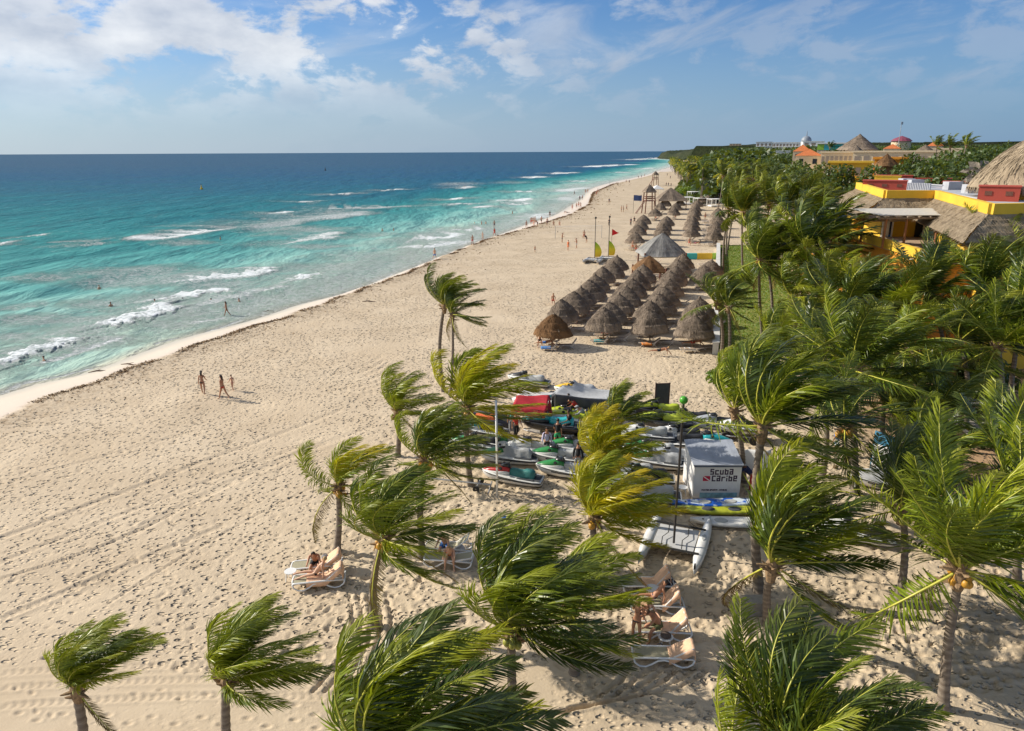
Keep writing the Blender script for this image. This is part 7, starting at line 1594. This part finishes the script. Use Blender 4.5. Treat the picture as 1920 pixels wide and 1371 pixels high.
# rope fence low across the sand
ROPE = mat('rope', (.12, .09, .07), .9)
def rope(pts, label, r_=.018):
    P_ = [g3(a, b, .22) for a, b in pts]; c = P_[0].copy(); m_ = MB(); Q = []
    for i in range(len(P_) - 1):
        for k in range(6): u = k / 6; q = P_[i].lerp(P_[i + 1], u); q.z -= .16 * math.sin(math.pi * u); q.z = max(q.z, gz(q.x, q.y) + .02); Q.append(q - c)
    Q.append(P_[-1] - c); m_.tube(Q, r_, 4); tag(m_.build('rope', ROPE, None, False, c), label, 'rope')
rope([(933, 930), (1060, 940), (1180, 955)], 'thin dark rope from the white pole to the yellow palm')
rope([(1226, 948), (1300, 962), (1400, 972)], 'dark rope lying behind the catamaran before the kayaks')
rope([(1290, 985), (1330, 1000), (1480, 992)], 'slack rope around the white kayak')
for i, (a, b) in enumerate(((1248, 960), (1326, 975))): tag(MB().ball((0, 0, .12), .14, 1, 1, .9, 10, 6).build('black_float', RUBBER, None, True, g3(a, b)), ('left' if i == 0 else 'right') + ' black float beside the catamaran bows', 'float')
# stone block, rack, deck
p = g3(1415, 1150); tag(MB().box((0, 0, .3), (.75, .55, .7)).build('stone_block', mat('stone_grey', (.30, .27, .23), .9, var=.2, bump=.6), None, False, p), 'grey stone block at the foot of the drooping palm', 'stone block')
p = g3(1562, 884); o = empty('bicycle_rack', p, 'dark metal hoop rack standing in the sandy yard', 'rack', None, R(5)); m_ = MB()
m_.tube([(-1.1, 0, .75), (1.1, 0, .75)], .03, 5)
for x in (-.95, .95): m_.tube([(x, 0, 0), (x, 0, .75)], .03, 5)
m_.build('frame', DARKM, o)
for k in range(4): MB().tube([(-.7 + k * .47 + .22 * math.cos(a), .22 * math.sin(a) * .3, .42 + .3 * math.sin(a)) for a in [q * math.pi / 6 for q in range(13)]], .015, 4).build('hoop', DARKM, o)
PLANK = mat('deck_plank', (.30, .27, .23), .85, var=.25, scale=5, bump=.4)
p = G(1868, 812, .5); o = empty('plank_deck', (p.x, p.y, gz(p.x, p.y)), 'raised grey plank deck under the right edge palm', 'deck', None, R(-6))
for k in range(16): MB().box((0, -1.5 + k * .2, .75 + (k % 3) * .004), (4.2, .17, .04)).build('plank', PLANK, o)
for x in (-1.9, 0, 1.9):
    for y in (-1.4, 1.4): MB().box((x, y, .36), (.12, .12, .74)).build('leg', POST, o)
p = G(1850, 775, 0); o = empty('plank_table', (p.x, p.y, gz(p.x, p.y)), 'long grey plank table behind the raised deck', 'table', None, R(-6))
for k in range(6): MB().box((0, -.45 + k * .18, .78), (3.8, .155, .04)).build('plank', PLANK, o)
for x in (-1.7, 1.7): MB().box((x, 0, .38), (.12, .9, .76)).build('leg', POST, o)
for i, (a, b) in enumerate(((1566, 878), (1600, 893), (1518, 905))): tag(MB().ball((0, 0, .08), .13, 1.2, 1, .8, 8, 5).build('fallen_coconut', mat('old_husk', (.22, .15, .07), .8), None, True, g3(a, b)), ('left yard', 'right yard', 'lower yard')[i] + ' fallen brown coconut on the yard sand', 'coconut')
# buoys
for i, (a, b, s_, c_) in enumerate(((378, 355, 1.0, 'YEL'), (610, 320, 1.3, 'DARKM'))):
    q = G(a, b, SEA); o = empty('buoy', q, ('yellow' if i == 0 else 'dark') + ' sea mark buoy floating ' + ('off the beach' if i == 0 else 'far out near the horizon'), 'buoy'); o.scale = (s_, s_, s_)
    MB().tube([(0, 0, -.3), (0, 0, .5)], .75, 12).build('float', YEL if i == 0 else DARKM, o); MB().tube([(0, 0, .5), (0, 0, 2.2)], [.45, .12], 8).build('tower', YEL if i == 0 else DARKM, o); MB().ball((0, 0, 2.4), .25).build('top_mark', DARKM, o)
# driftwood on the wet sand
for i, (a, b) in enumerate(((182, 688), (241, 685), (500, 568), (690, 566))):
    q = g3(a, b, .04); r_ = random.Random(i); m_ = MB(); m_.tube([(-.7, 0, 0), (-.1, .08, .06), (.5, -.05, .03), (.9, .05, 0)], [.03, .06, .05, .02], 6); m_.tube([(-.1, .08, .06), (.2, .4, .1)], [.04, .01], 5); tag(m_.build('driftwood', mat('driftwood', (.12, .07, .04), .9), None, True, q, r_.uniform(-.3, .5)), ('first', 'second', 'third', 'fourth')[i] + ' piece of dark driftwood from the left along the wet sand', 'driftwood')
# ------------------------------------------------------------------ hotel on the right
HY = mat('hotel_yellow', (0.74, 0.46, 0.035), .8, var=.08, scale=1, dirt=(0.5, 0.27, 0.03)); HO = mat('hotel_orange', (0.68, 0.27, 0.02), .8, var=.1, scale=1, dirt=(0.4, 0.14, 0.02)); HR = mat('roof_red', (0.40, 0.06, 0.035), .75, var=.12, scale=1, dirt=(0.28, 0.05, 0.04)); BLUE_D = mat('door_blue', (0.02, 0.12, 0.38), .5); GLASS = mat('dark_glass', (0.015, 0.02, 0.03), .15); CREAM = mat('cream_wall', (0.62, 0.50, 0.34), .8, var=.08, scale=1); ROOFW = mat('roof_membrane', (0.40, 0.41, 0.44), .7, var=.15, scale=.6)
def prism(mb, pts, z0, z1):
    n = len(pts); mb.add([(x, y, z0) for x, y in pts] + [(x, y, z1) for x, y in pts], [tuple(range(n))[::-1], tuple(range(n, 2 * n))] + [(i, (i + 1) % n, n + (i + 1) % n, n + i) for i in range(n)]); return mb
P0 = G(1609, 342, 12.75); P1 = G(1662, 357, 12.75); P2 = G(1757, 357, 12.75); P3 = G(1861, 382, 12.75); P4 = Vector((P3.x + 16, P3.y + 2, 0)); PZ = 12.7
hotel = empty('hotel', (P1.x, P1.y, 0), 'yellow hotel with thatch skirts, red roof boxes and a planted terrace', 'building')
org = Vector((P1.x, P1.y, 0)); Lp = [(q.x - org.x, q.y - org.y) for q in (P0, P1, P2, P3, P4)]
back = [(Lp[4][0] + 6, Lp[4][1] + 30), (Lp[0][0] + 10, Lp[0][1] + 12)]
foot = Lp + back
prism(MB(), [(x, y) for x, y in foot], -.2, 11.9).build('wall', HY, hotel)
prism(MB(), [(x * .995 + .02, y + .05) for x, y in foot], 11.9, 12.05).build('roof', ROOFW, hotel)
for i in range(4):
    a = Vector((*Lp[i], 0)); b = Vector((*Lp[i + 1], 0)); d = (b - a).normalized(); nrm = Vector((d.y, -d.x, 0)); a2 = a + nrm * .22; b2 = b + nrm * .22
    prism(MB(), [tuple(a2[:2]), tuple(b2[:2]), tuple((b - nrm * .25)[:2]), tuple((a - nrm * .25)[:2])], 12.0 - .002 * i, 12.75 + .002 * i).build('parapet', HY, hotel)
    # thatch skirt along the wall below the parapet
    L_ = (b - a).length; nu = max(12, int(L_ * 3)); nv = 12; V = []; U = []; Vv = []; r = np.random.RandomState(i); out = (2.6, 2.0, 2.0, 1.8)[i]
    na = Vector((0, 0, 0)); ext0 = -1.3 if i in (1, 2) else 0; 
    for ju in range(nu + 1):
        for jv in range(nv + 1):
            v = jv / nv; q = a.lerp(b, ju / nu)
            # mitre the hips with the neighbours
            if i > 0:
                pd = (Vector((*Lp[i], 0)) - Vector((*Lp[i - 1], 0))).normalized(); m1 = (Vector((pd.y, -pd.x, 0)) + nrm).normalized()
            else: m1 = nrm
            if i < 3:
                nd = (Vector((*Lp[i + 2], 0)) - Vector((*Lp[i + 1], 0))).normalized(); m2 = (Vector((nd.y, -nd.x, 0)) + nrm).normalized()
            else: m2 = nrm
            mm_ = m1.lerp(m2, ju / nu); mm_ = mm_ / max(.5, mm_.dot(nrm))
            q = q + mm_ * (.25 + out * v); z = 11.95 - 1.5 * v - .25 * v ** 6 + r.uniform(-.04, .04) + .05 * (jv % 3 == 0)
            V.append((q.x, q.y, z)); U.append(ju / nu * L_ * 1.2 + i * 50); Vv.append(v * .8)
    base = len(V)
    for ju in range(nu + 1):
        x, y, z = V[ju * (nv + 1) + nv]; V.append((x - nrm.x * .5, y - nrm.y * .5, z - .32)); U.append(ju / nu * L_ * 1.2); Vv.append(1.0)
    Fc = [(k * (nv + 1) + j, k * (nv + 1) + j + 1, (k + 1) * (nv + 1) + j + 1, (k + 1) * (nv + 1) + j) for k in range(nu) for j in range(nv)] + [(k * (nv + 1) + nv, base + k, base + k + 1, (k + 1) * (nv + 1) + nv) for k in range(nu)]
    for s_ in range(int(L_ * 26)):
        u = r.rand(); v = r.uniform(.08, 1); k = int(u * nu) * (nv + 1) + int(v * nv); x, y, z = V[k]; c_ = Vector((x, y, z + .05)) + d * r.uniform(-.3, .3) * 1; o1 = d * .035; dn = nrm * .42 + Vector((0, 0, -.26 if v < .9 else -.45)); bi = len(V)
        V += [tuple(c_ - o1), tuple(c_ + o1), tuple(c_ + dn * r.uniform(.7, 1.2) + d * r.uniform(-.08, .08))]; U += [r.uniform(0, 60)] * 3; Vv += [v * .8] * 3; Fc.append((bi, bi + 2, bi + 1))
    me = bpy.data.meshes.new('thatch'); me.from_pydata(V, [], Fc); me.materials.append(TH_T)
    for n_, a_ in (('u', U), ('v', Vv)):
        at = me.attributes.new(n_, 'FLOAT', 'POINT'); at.data.foreach_set('value', a_)
    me.update(); obj('thatch_skirt', me, hotel)
loc2 = lambda q: Vector((q.x - org.x, q.y - org.y, q.z))
# red roof boxes with recessed panels, and pale rails
def roofbox(px0, px1, ptop, dist, z0, dp, m, name):
    a = ray(px0, ptop, dist); b = ray(px1, ptop, dist); a, b = loc2(a), loc2(b); z1 = (a.z + b.z) / 2; d = (b - a); d.z = 0; L_ = d.length; d.normalize(); n_ = Vector((-d.y, d.x, 0))
    prism(MB(), [tuple(a[:2]), tuple(b[:2]), tuple((b + n_ * dp)[:2]), tuple((a + n_ * dp)[:2])], z0, z1).build(name, m, hotel)
    k = max(2, int(L_ / 1.4))
    if m is HR:
        for i in range(k):
            c_ = a + d * L_ * (i + .5) / k - n_ * .02; c_.z = (z0 + .15 + z1) / 2; MB().box(c_, (L_ / k * .35, .05, (z1 - z0) * .3), (0, 0, math.atan2(d.y, d.x))).build('recess', REDW, hotel)
    m_ = MB(); c_ = (a + b) / 2 + n_ * dp / 2; c_.z = z1 + .05; m_.box(c_, (L_ + .15, dp + .15, .08), (0, 0, math.atan2(d.y, d.x))); m_.build('coping', m, hotel)
roofbox(1618, 1702, 340, 93, 12.05, 2.2, HR, 'roof_box'); roofbox(1715, 1818, 336, 115, 11.8, 3.0, HR, 'roof_box'); roofbox(1768, 1832, 342, 103, 12.05, 2.4, HR, 'roof_box'); roofbox(1836, 1915, 351, 78, 12.05, 2.6, HR, 'roof_box'); roofbox(1645, 1712, 330, 116, 11.8, 2.0, HR, 'roof_box')
roofbox(1640, 1690, 331, 111, 12.0, .3, HY, 'parapet'); roofbox(1788, 1835, 341, 105, 12.05, .3, HY, 'parapet')
# white louvred walls and pipes on the roof
m_ = MB(); a = loc2(ray(1695, 349, 98)); b = loc2(ray(1742, 356, 97))
for k in range(16): q = a.lerp(b, k / 15); m_.box((q.x, q.y, 12.4), (.16, .3, .8))
m_.build('louvre', ROOFW, hotel)
for (a_, b_, dd) in (((1690, 343), (1768, 348), 100), ((1775, 362), (1850, 376), 84)):
    MB().tube([loc2(ray(*a_, dd)), loc2(ray(*b_, dd * .97))], .10, 6).build('pipe', ROOFW, hotel)
for (px, py, d_) in ((1700, 340, 108), (1785, 353, 99), (1822, 361, 92), (1716, 343, 104)):
    q = loc2(ray(px, py, d_)); q.z = 12.5; MB().box(q, (1.6, 1.2, .9)).build('air_unit', ROOFW, hotel)
# terrace storey: floor slab, planters, pergola, doors, rail
TZ = 8.3; da = Vector((*Lp[1], 0)); db = Vector((*Lp[2], 0)); d = (db - da).normalized(); nrm = Vector((d.y, -d.x, 0))
TL = da + nrm * 17.0 - d * 3.0; TR = db + nrm * 17.0 + d * 1.0
prism(MB(), [tuple(TL[:2]), tuple(TR[:2]), tuple((db + d * 1)[:2]), tuple((da - d * 3)[:2])], -.2, TZ - .12).build('lower_wall', HO, hotel)
prism(MB(), [tuple((TL + nrm * .3)[:2]), tuple((TR + nrm * .3)[:2]), tuple((db + d * 1)[:2]), tuple((da - d * 3)[:2])], TZ - .118, TZ).build('terrace_floor', mat('terrace_tile', (.42, .3, .2), .8), hotel)
for (p_, q_) in ((TL, TR), (TL, da - d * 3), (TR, db + d)):
    dd = (q_ - p_).normalized(); n2 = Vector((dd.y, -dd.x, 0)) * .2
    prism(MB(), [tuple((p_ - n2)[:2]), tuple((q_ - n2)[:2]), tuple((q_ + n2)[:2]), tuple((p_ + n2)[:2])], TZ + .002, TZ + .75).build('planter_wall', HY, hotel)
for k in range(6):
    q = TL.lerp(TR, (k + .6) / 6.4) - nrm * .8; r = random.Random(k); bl = [(r.uniform(-.7, .7), r.uniform(-.3, .3), r.uniform(.3, .6), r.uniform(.3, .5), .8) for _ in range(5)]
    pl = empty('terrace_plant', (q.x + org.x, q.y + org.y, TZ), ORD[k] + ' leafy plant from the left along the hotel terrace edge', 'plant', 'terrace plants'); leaf_crown('foliage', bl, 420, .22, HEDGE_LEAF, 900 + k, pl); MB().tube([(0, 0, 0), (0, 0, .5)], .05, 5).build('stem', BARK, pl)
# wall of terrace storey: openings with blue frames
wf = 0.13
for (u0, u1, m, nm) in ((.02, .10, BLUE_D, 'door'), (.13, .21, BLUE_D, 'door'), (.68, .82, GLASS, 'opening'), (.84, .93, BLUE_D, 'door')):
    a = da.lerp(db, u0) + nrm * wf; b = da.lerp(db, u1) + nrm * wf; c_ = (a + b) / 2; c_.z = TZ + 1.15; f = MB().box(c_, ((b - a).length, .14, 2.3), (0, 0, math.atan2(d.y, d.x))).build(nm, m, hotel)
    if m is BLUE_D:
        for s in (-.5, .5): q = c_ + d * (b - a).length * s; MB().box(q + nrm * .06, (.14, .14, 2.35), (0, 0, math.atan2(d.y, d.x))).build('door_frame', WPAINT, hotel)
        MB().box(c_ + nrm * .08, ((b - a).length * .3, .04, 1.9), (0, 0, math.atan2(d.y, d.x))).build('pane', GLASS, f)
pg = empty('pergola', (0, 0, 0), 'pergola with pale fabric roof on wooden posts on the hotel terrace', 'pergola'); pf = G(1673, 466, TZ); pg.location = (pf.x, pf.y, TZ)
w2 = 6.0
for x in (-.9, w2):
    for y in (0, 4.0): MB().tube([(x, y, 0), (x + .02, y, 2.55)], .11, 7).build('post', mat('orange_post', (.30, .12, .04), .7, var=.25), pg)
MB().tube([(.9, -.02, 0), (.9, 0, 2.55)], .11, 7).build('post', MATS['orange_post'], pg)
for y in (-.1, 4.1): MB().tube([(-1.6, y, 2.6), (w2 + .8, y, 2.6)], .11, 7).build('beam', POST, pg)
for k in range(9): x = -1.3 + k * (w2 + 1.8) / 8; MB().tube([(x, -.6, 2.72), (x, 4.6, 2.9)], .06, 6).build('rafter', POST, pg)
m_ = MB(); m_.add([(-1.6, -.4, 2.82), (w2 + .7, -.4, 2.82), (w2 + .3, 4.7, 3.0), (-1.9, 4.7, 3.0), (-1.6, -.4, 2.88), (w2 + .7, -.4, 2.88), (w2 + .3, 4.7, 3.06), (-1.9, 4.7, 3.06)], [(3, 2, 1, 0), (4, 5, 6, 7), (0, 1, 5, 4), (1, 2, 6, 5), (2, 3, 7, 6), (3, 0, 4, 7)]); m_.build('fabric_roof', mat('pergola_fabric', (.52, .49, .42), .8, var=.12, dirt=(.35, .32, .26)), pg)
# left wing with its own planter and lower thatch
wl = loc2(ray(1545, 378, 84)); q0 = loc2(G(1562, 396, 9.6)); q1 = loc2(G(1603, 400, 9.6)); m_ = MB(); dd = (q1 - q0).normalized(); n2 = Vector((-dd.y, dd.x, 0))
prism(MB(), [tuple(q0[:2]), tuple(q1[:2]), tuple((q1 + n2 * 7)[:2]), tuple((q0 + n2 * 7)[:2])], -.2, 9.2).build('side_wing', HY, hotel); prism(MB(), [tuple((q0 - dd * .4 - n2 * .4)[:2]), tuple((q1 + dd * .4 - n2 * .4)[:2]), tuple((q1 + dd * .4 + n2 * .05)[:2]), tuple((q0 - dd * .4 + n2 * .05)[:2])], 8.9, 9.75).build('planter_wall', HY, hotel)
pl = empty('roof_planting', (q0.x + org.x, q0.y + org.y, 9.2), 'strip of green planting behind the yellow planter left of the hotel thatch', 'plant'); bl = [(dd.x * k * .55 + n2.x * 1.2, dd.y * k * .55 + n2.y * 1.2, .6, .5, .7) for k in range(8)]; leaf_crown('foliage', bl, 1100, .25, HEDGE_LEAF, 950, pl)
# lower thatch roof left of the terrace
def shed_thatch(a, b, drop, out, z, name, m, label, seed, base_m, cat='building'):
    r = np.random.RandomState(seed); L_ = (b - a).length; d = (b - a).normalized(); n_ = Vector((d.y, -d.x, 0)); nu = max(14, int(L_ * 2.5)); nv = 12; V = []; U = []; Vv = []
    for ju in range(nu + 1):
        for jv in range(nv + 1):
            v = jv / nv; q = d * L_ * ju / nu + n_ * out * v; V.append((q.x, q.y, z - drop * v - .2 * v ** 6 + r.uniform(-.04, .04))); U.append(ju / nu * L_ * 1.2); Vv.append(v * .85)
    bs = len(V)
    for ju in range(nu + 1): x, y, zz = V[ju * (nv + 1) + nv]; V.append((x - n_.x * .4, y - n_.y * .4, zz - .3)); U.append(ju / nu * L_); Vv.append(1)
    Fc = [(k * (nv + 1) + j, k * (nv + 1) + j + 1, (k + 1) * (nv + 1) + j + 1, (k + 1) * (nv + 1) + j) for k in range(nu) for j in range(nv)] + [(k * (nv + 1) + nv, bs + k, bs + k + 1, (k + 1) * (nv + 1) + nv) for k in range(nu)]
    me = bpy.data.meshes.new('thatch'); me.from_pydata(V, [], Fc); me.materials.append(m)
    for nn, a_ in (('u', U), ('v', Vv)):
        at = me.attributes.new(nn, 'FLOAT', 'POINT'); at.data.foreach_set('value', a_)
    me.update(); o = empty(name, (a.x, a.y, 0), label, cat); obj('thatch', me, o)
    i0 = n_ * out * .75
    prism(MB(), [(0, 0), tuple((d * L_)[:2]), tuple((d * L_ + i0)[:2]), tuple(i0[:2])], -.2, z - drop - .25).build('wall', base_m, o)
    prism(MB(), [tuple((-n_ * .3)[:2]), tuple((d * L_ - n_ * .3)[:2]), tuple((d * L_)[:2]), (0, 0)], -.2, z + .12).build('ridge_wall', base_m, o); return o
a = G(1548, 405, 7.6); b = G(1668, 470, 7.6)
shed_thatch(a, b, 2.4, 4.2, 7.6, 'thatch_wing', TH_T, 'lower thatch-roofed wing stepping down left of the hotel terrace', 3, HO)
a = G(1700, 500, 5.4); b = G(1890, 508, 5.4)
shed_thatch(a, b, 1.6, 3.2, 5.4, 'orange_wing', TH_T, 'orange walled ground floor wing behind the right-hand palms', 5, HO)
# great cone with yellow drum
c_ = ray(1944, 340, 86); o = empty('thatch_rotunda', (c_.x, c_.y, 0), 'great thatch cone on a yellow drum at the right edge of the view', 'building')
me = cone_thatch(5.4, 4.6, 0, 91, 64, .5, .5, 2600, bul=.13); me.materials.append(TH_T); obj('thatch', me, o, (0, 0, 13.5))
MB().tube([(0, 0, -.1), (0, 0, 13.7)], 4.5, 28).build('drum_wall', HY, o)
for k in range(6): a_ = math.pi * (1.05 + k * .14); MB().box((math.cos(a_) * 4.52, math.sin(a_) * 4.52, 12.2), (.12, .9, 1.2), (0, 0, a_)).build('window', GLASS, o)
# ------------------------------------------------------------------ farther resort buildings
def cone_hut(px, ptop, pe, dist, rpx, th, label, wall=CREAM, straw=500, name='thatch_hut', seed=1):
    t_ = ray(px, ptop, dist); e = ray(px, pe, dist); rr2 = rpx / F * dist * .92; o = empty(name, (t_.x, t_.y, 0), label, 'building'); h = t_.z - e.z
    me = cone_thatch(rr2, h, 0, seed, 40, .6, .25, straw, bul=0, pw=1.0); me.materials.append(th); obj('thatch', me, o, (0, 0, e.z)); MB().tube([(0, 0, -.2), (0, 0, e.z + .3)], rr2 * .75, 16).build('wall', wall, o); return o
cone_hut(1613, 251, 279, 250, 33, TH_G, 'tallest far thatch cone against the sky', seed=21); cone_hut(1606, 272, 292, 215, 23, TH_G, 'smaller thatch cone in front of the tallest far cone', HY, seed=22)
cone_hut(1664, 288, 308, 150, 20, TH_B, 'round brown thatch hut behind the isolated tall palm', TH_B, seed=23); cone_hut(1736, 271, 286, 210, 19, TH_G, 'grey thatch roof among the trees right of the far cones', seed=24)
TILE = mat('orange_tiles', (0.52, 0.15, 0.04), .7, var=.2, scale=2); PURP = mat('purple_dome', (0.22, 0.05, 0.08), .6); DOMEG = mat('dome_grey', (0.22, 0.25, 0.29), .5); TEALW = mat('teal_screen', (0.02, 0.33, 0.28), .5)
def hip(px0, px1, ptop, pe, pb, dist, label, wall=CREAM, dp=10, flat=False, roof=TILE):
    a = ray(px0, pe, dist); b = ray(px1, pe, dist); zt = ray((px0 + px1) / 2, ptop, dist).z; zb = min(0, 0); W_ = (b - a).length; o = empty('tiled_house', (a.x, a.y, 0), label, 'building', None, math.atan2(b.y - a.y, b.x - a.x))
    MB().box((W_ / 2, dp / 2, a.z / 2), (W_ * .94, dp * .94, a.z)).build('wall', wall, o); m_ = MB(); k = min(W_, dp) / 2; z = a.z + .002
    if W_ > dp: rid = [(dp / 2, dp / 2), (W_ - dp / 2, dp / 2)]
    else: rid = [(W_ / 2, dp / 2 - .05), (W_ / 2 + .1, dp / 2 + .05)]
    m_.add([(0, 0, z), (W_, 0, z), (W_, dp, z), (0, dp, z), (*rid[0], zt), (*rid[1], zt)], [(3, 2, 1, 0), (0, 1, 5, 4), (2, 3, 4, 5), (1, 2, 5), (3, 0, 4)]); m_.build('roof', roof, o)
    for i in range(max(2, int(W_ / 3.2))): MB().box((W_ * (i + .5) / max(2, int(W_ / 3.2)), dp * .03 - .05, a.z - 1.5), (1.1, .1, 1.3)).build('window', GLASS, o)
    return o
hip(1486, 1522, 271, 284, 290, 255, 'small orange pyramid roof left of the far cones', dp=8); hip(1490, 1542, 279, 292, 298, 215, 'wide orange tiled roof below the orange pyramid', dp=9); hip(1655, 1690, 270, 279, 283, 240, 'orange pyramid roof right of the tallest far cone', dp=7); hip(1738, 1770, 262, 274, 280, 260, 'orange gable roof peeking over the dark trees', dp=8)
FARWIN = mat('far_window', (.26, .21, .17), .4)
def block(px0, px1, pt, dist, dp, m, label, floors=3, name='flat_house', bays=8):
    a = ray(px0, pt, dist); b = ray(px1, pt, dist); W_ = (b - a).length; o = empty(name, (a.x, a.y, 0), label, 'building', None, math.atan2(b.y - a.y, b.x - a.x)); h = a.z
    MB().box((W_ / 2, dp / 2, h / 2), (W_, dp, h)).build('wall', m, o); MB().box((W_ / 2, dp / 2, h + .2), (W_ + .6, dp + .6, .4)).build('parapet', m, o)
    for f_ in range(floors):
        z = h - 1.7 - f_ * 3.1
        for i in range(bays): MB().box((W_ * (i + .5) / bays, -.04, z), (W_ / bays * .6, .12, 1.7)).build('window', FARWIN, o)
        MB().box((W_ / 2, -.5, z - 1.2), (W_, 1.0, .18)).build('balcony', m, o)
    return o
block(1600, 1800, 286, 200, 10, CREAM, 'long beige resort building behind the thatch cones', 1, bays=11); block(1540, 1600, 287, 210, 8, CREAM, 'beige resort block left of the long beige building', 2, bays=7); block(1750, 1802, 281, 225, 8, CREAM, 'beige block behind the dark trees', 1, bays=6); block(1555, 1635, 306, 165, 5, HY, 'low yellow terrace building before the smaller far cone', 1, bays=5)
block(1418, 1448, 267, 560, 14, WPAINT, 'left wing of the far white hotel', 4, bays=4); block(1449, 1505, 268, 590, 16, WPAINT, 'middle wing of the far white hotel', 4, bays=9); block(1506, 1546, 266, 570, 14, WPAINT, 'right wing of the far white hotel under the grey dome', 4, bays=3); block(1455, 1482, 284, 420, 10, WPAINT, 'low white house in front of the far white hotel', 1, bays=3)
block(1368, 1390, 270, 1400, 20, CREAM, 'pale villa on the distant ridge', 2, bays=4)
block(1640, 1700, 299, 150, 5, HO, 'reddish terrace wall beside the round brown hut', 1, bays=4)
q = ray(1518, 264, 570); o = empty('domed_hall', (q.x, q.y, 0), 'grey dome with a spike above the far white hotel', 'building'); MB().tube([(0, 6, 0), (0, 6, q.z)], 3.5, 16).build('drum', WPAINT, o); MB().ball((0, 6, q.z), 3.6, 1, 1, .95, 16, 10).build('dome', DOMEG, o, True); MB().tube([(0, 6, q.z + 3.2), (0, 6, q.z + 7)], [.4, .1], 6).build('spire', DOMEG, o)
a = ray(1533, 270, 330); b = ray(1592, 270, 330); W_ = (b - a).length; o = empty('colourful_hall', (a.x, a.y, 0), 'long flat hall with lime and teal front and white roof edge', 'building', None, math.atan2(b.y - a.y, b.x - a.x))
MB().box((W_ / 2, 5, a.z / 2), (W_, 10, a.z)).build('wall', CREAM, o); z1 = a.z
for i, (u0, u1, m) in enumerate(((0, .22, GREENP), (.225, .45, JC['teal']), (.455, .75, TEALW), (.755, 1, JC['teal']))): MB().box((W_ * (u0 + u1) / 2, -.08, z1 - 1.3), (W_ * (u1 - u0), .14, 2.2)).build('screen', m, o)
MB().box((W_ / 2, 5, z1 + .25), (W_ + 1, 11, .5)).build('roof', WPAINT, o)
q = ray(1690, 265, 420); o = empty('purple_pavilion', (q.x, q.y, 0), 'dark red pointed dome on the skyline', 'building'); t_ = ray(1690, 255, 420).z; MB().tube([(0, 0, 0), (0, 0, q.z)], 4.5, 12).build('wall', CREAM, o); MB().tube([(0, 0, q.z), (0, 0, q.z + (t_ - q.z) * .5), (0, 0, t_)], [5.2, 3.6, .2], 14).build('roof', PURP, o)
q = ray(1686, 262, 300); t_ = ray(1686, 228, 300).z; o = empty('antenna_mast', (q.x, q.y, 0), 'thin antenna mast rising beside the dark red dome', 'antenna'); MB().tube([(0, 0, 0), (0, 0, t_)], [.25, .08], 5).build('mast', GREYM, o); MB().box((.2, 0, t_ - .6), (.7, .1, .9)).build('aerial', GREYM, o)
for k, (px, py, dd) in enumerate(((1782, 276, 190), (1812, 273, 185), (1757, 275, 190), (1556, 277, 300))):
    top = ray(px, py, dd); palm((top.x, top.y, 0), top, 3.2, ('palm on the skyline left of the two skyline palms', 'higher palm on the skyline over the dark trees', 'small palm beside the orange gable roof', 'palm above the colourful hall')[k], n=15, leaf=GD, det=False, seed=700 + k, nuts=False)

for o in sc.objects:
    if o.name.split('.')[0] == 'lettering': o['kind'] = 'stuff'
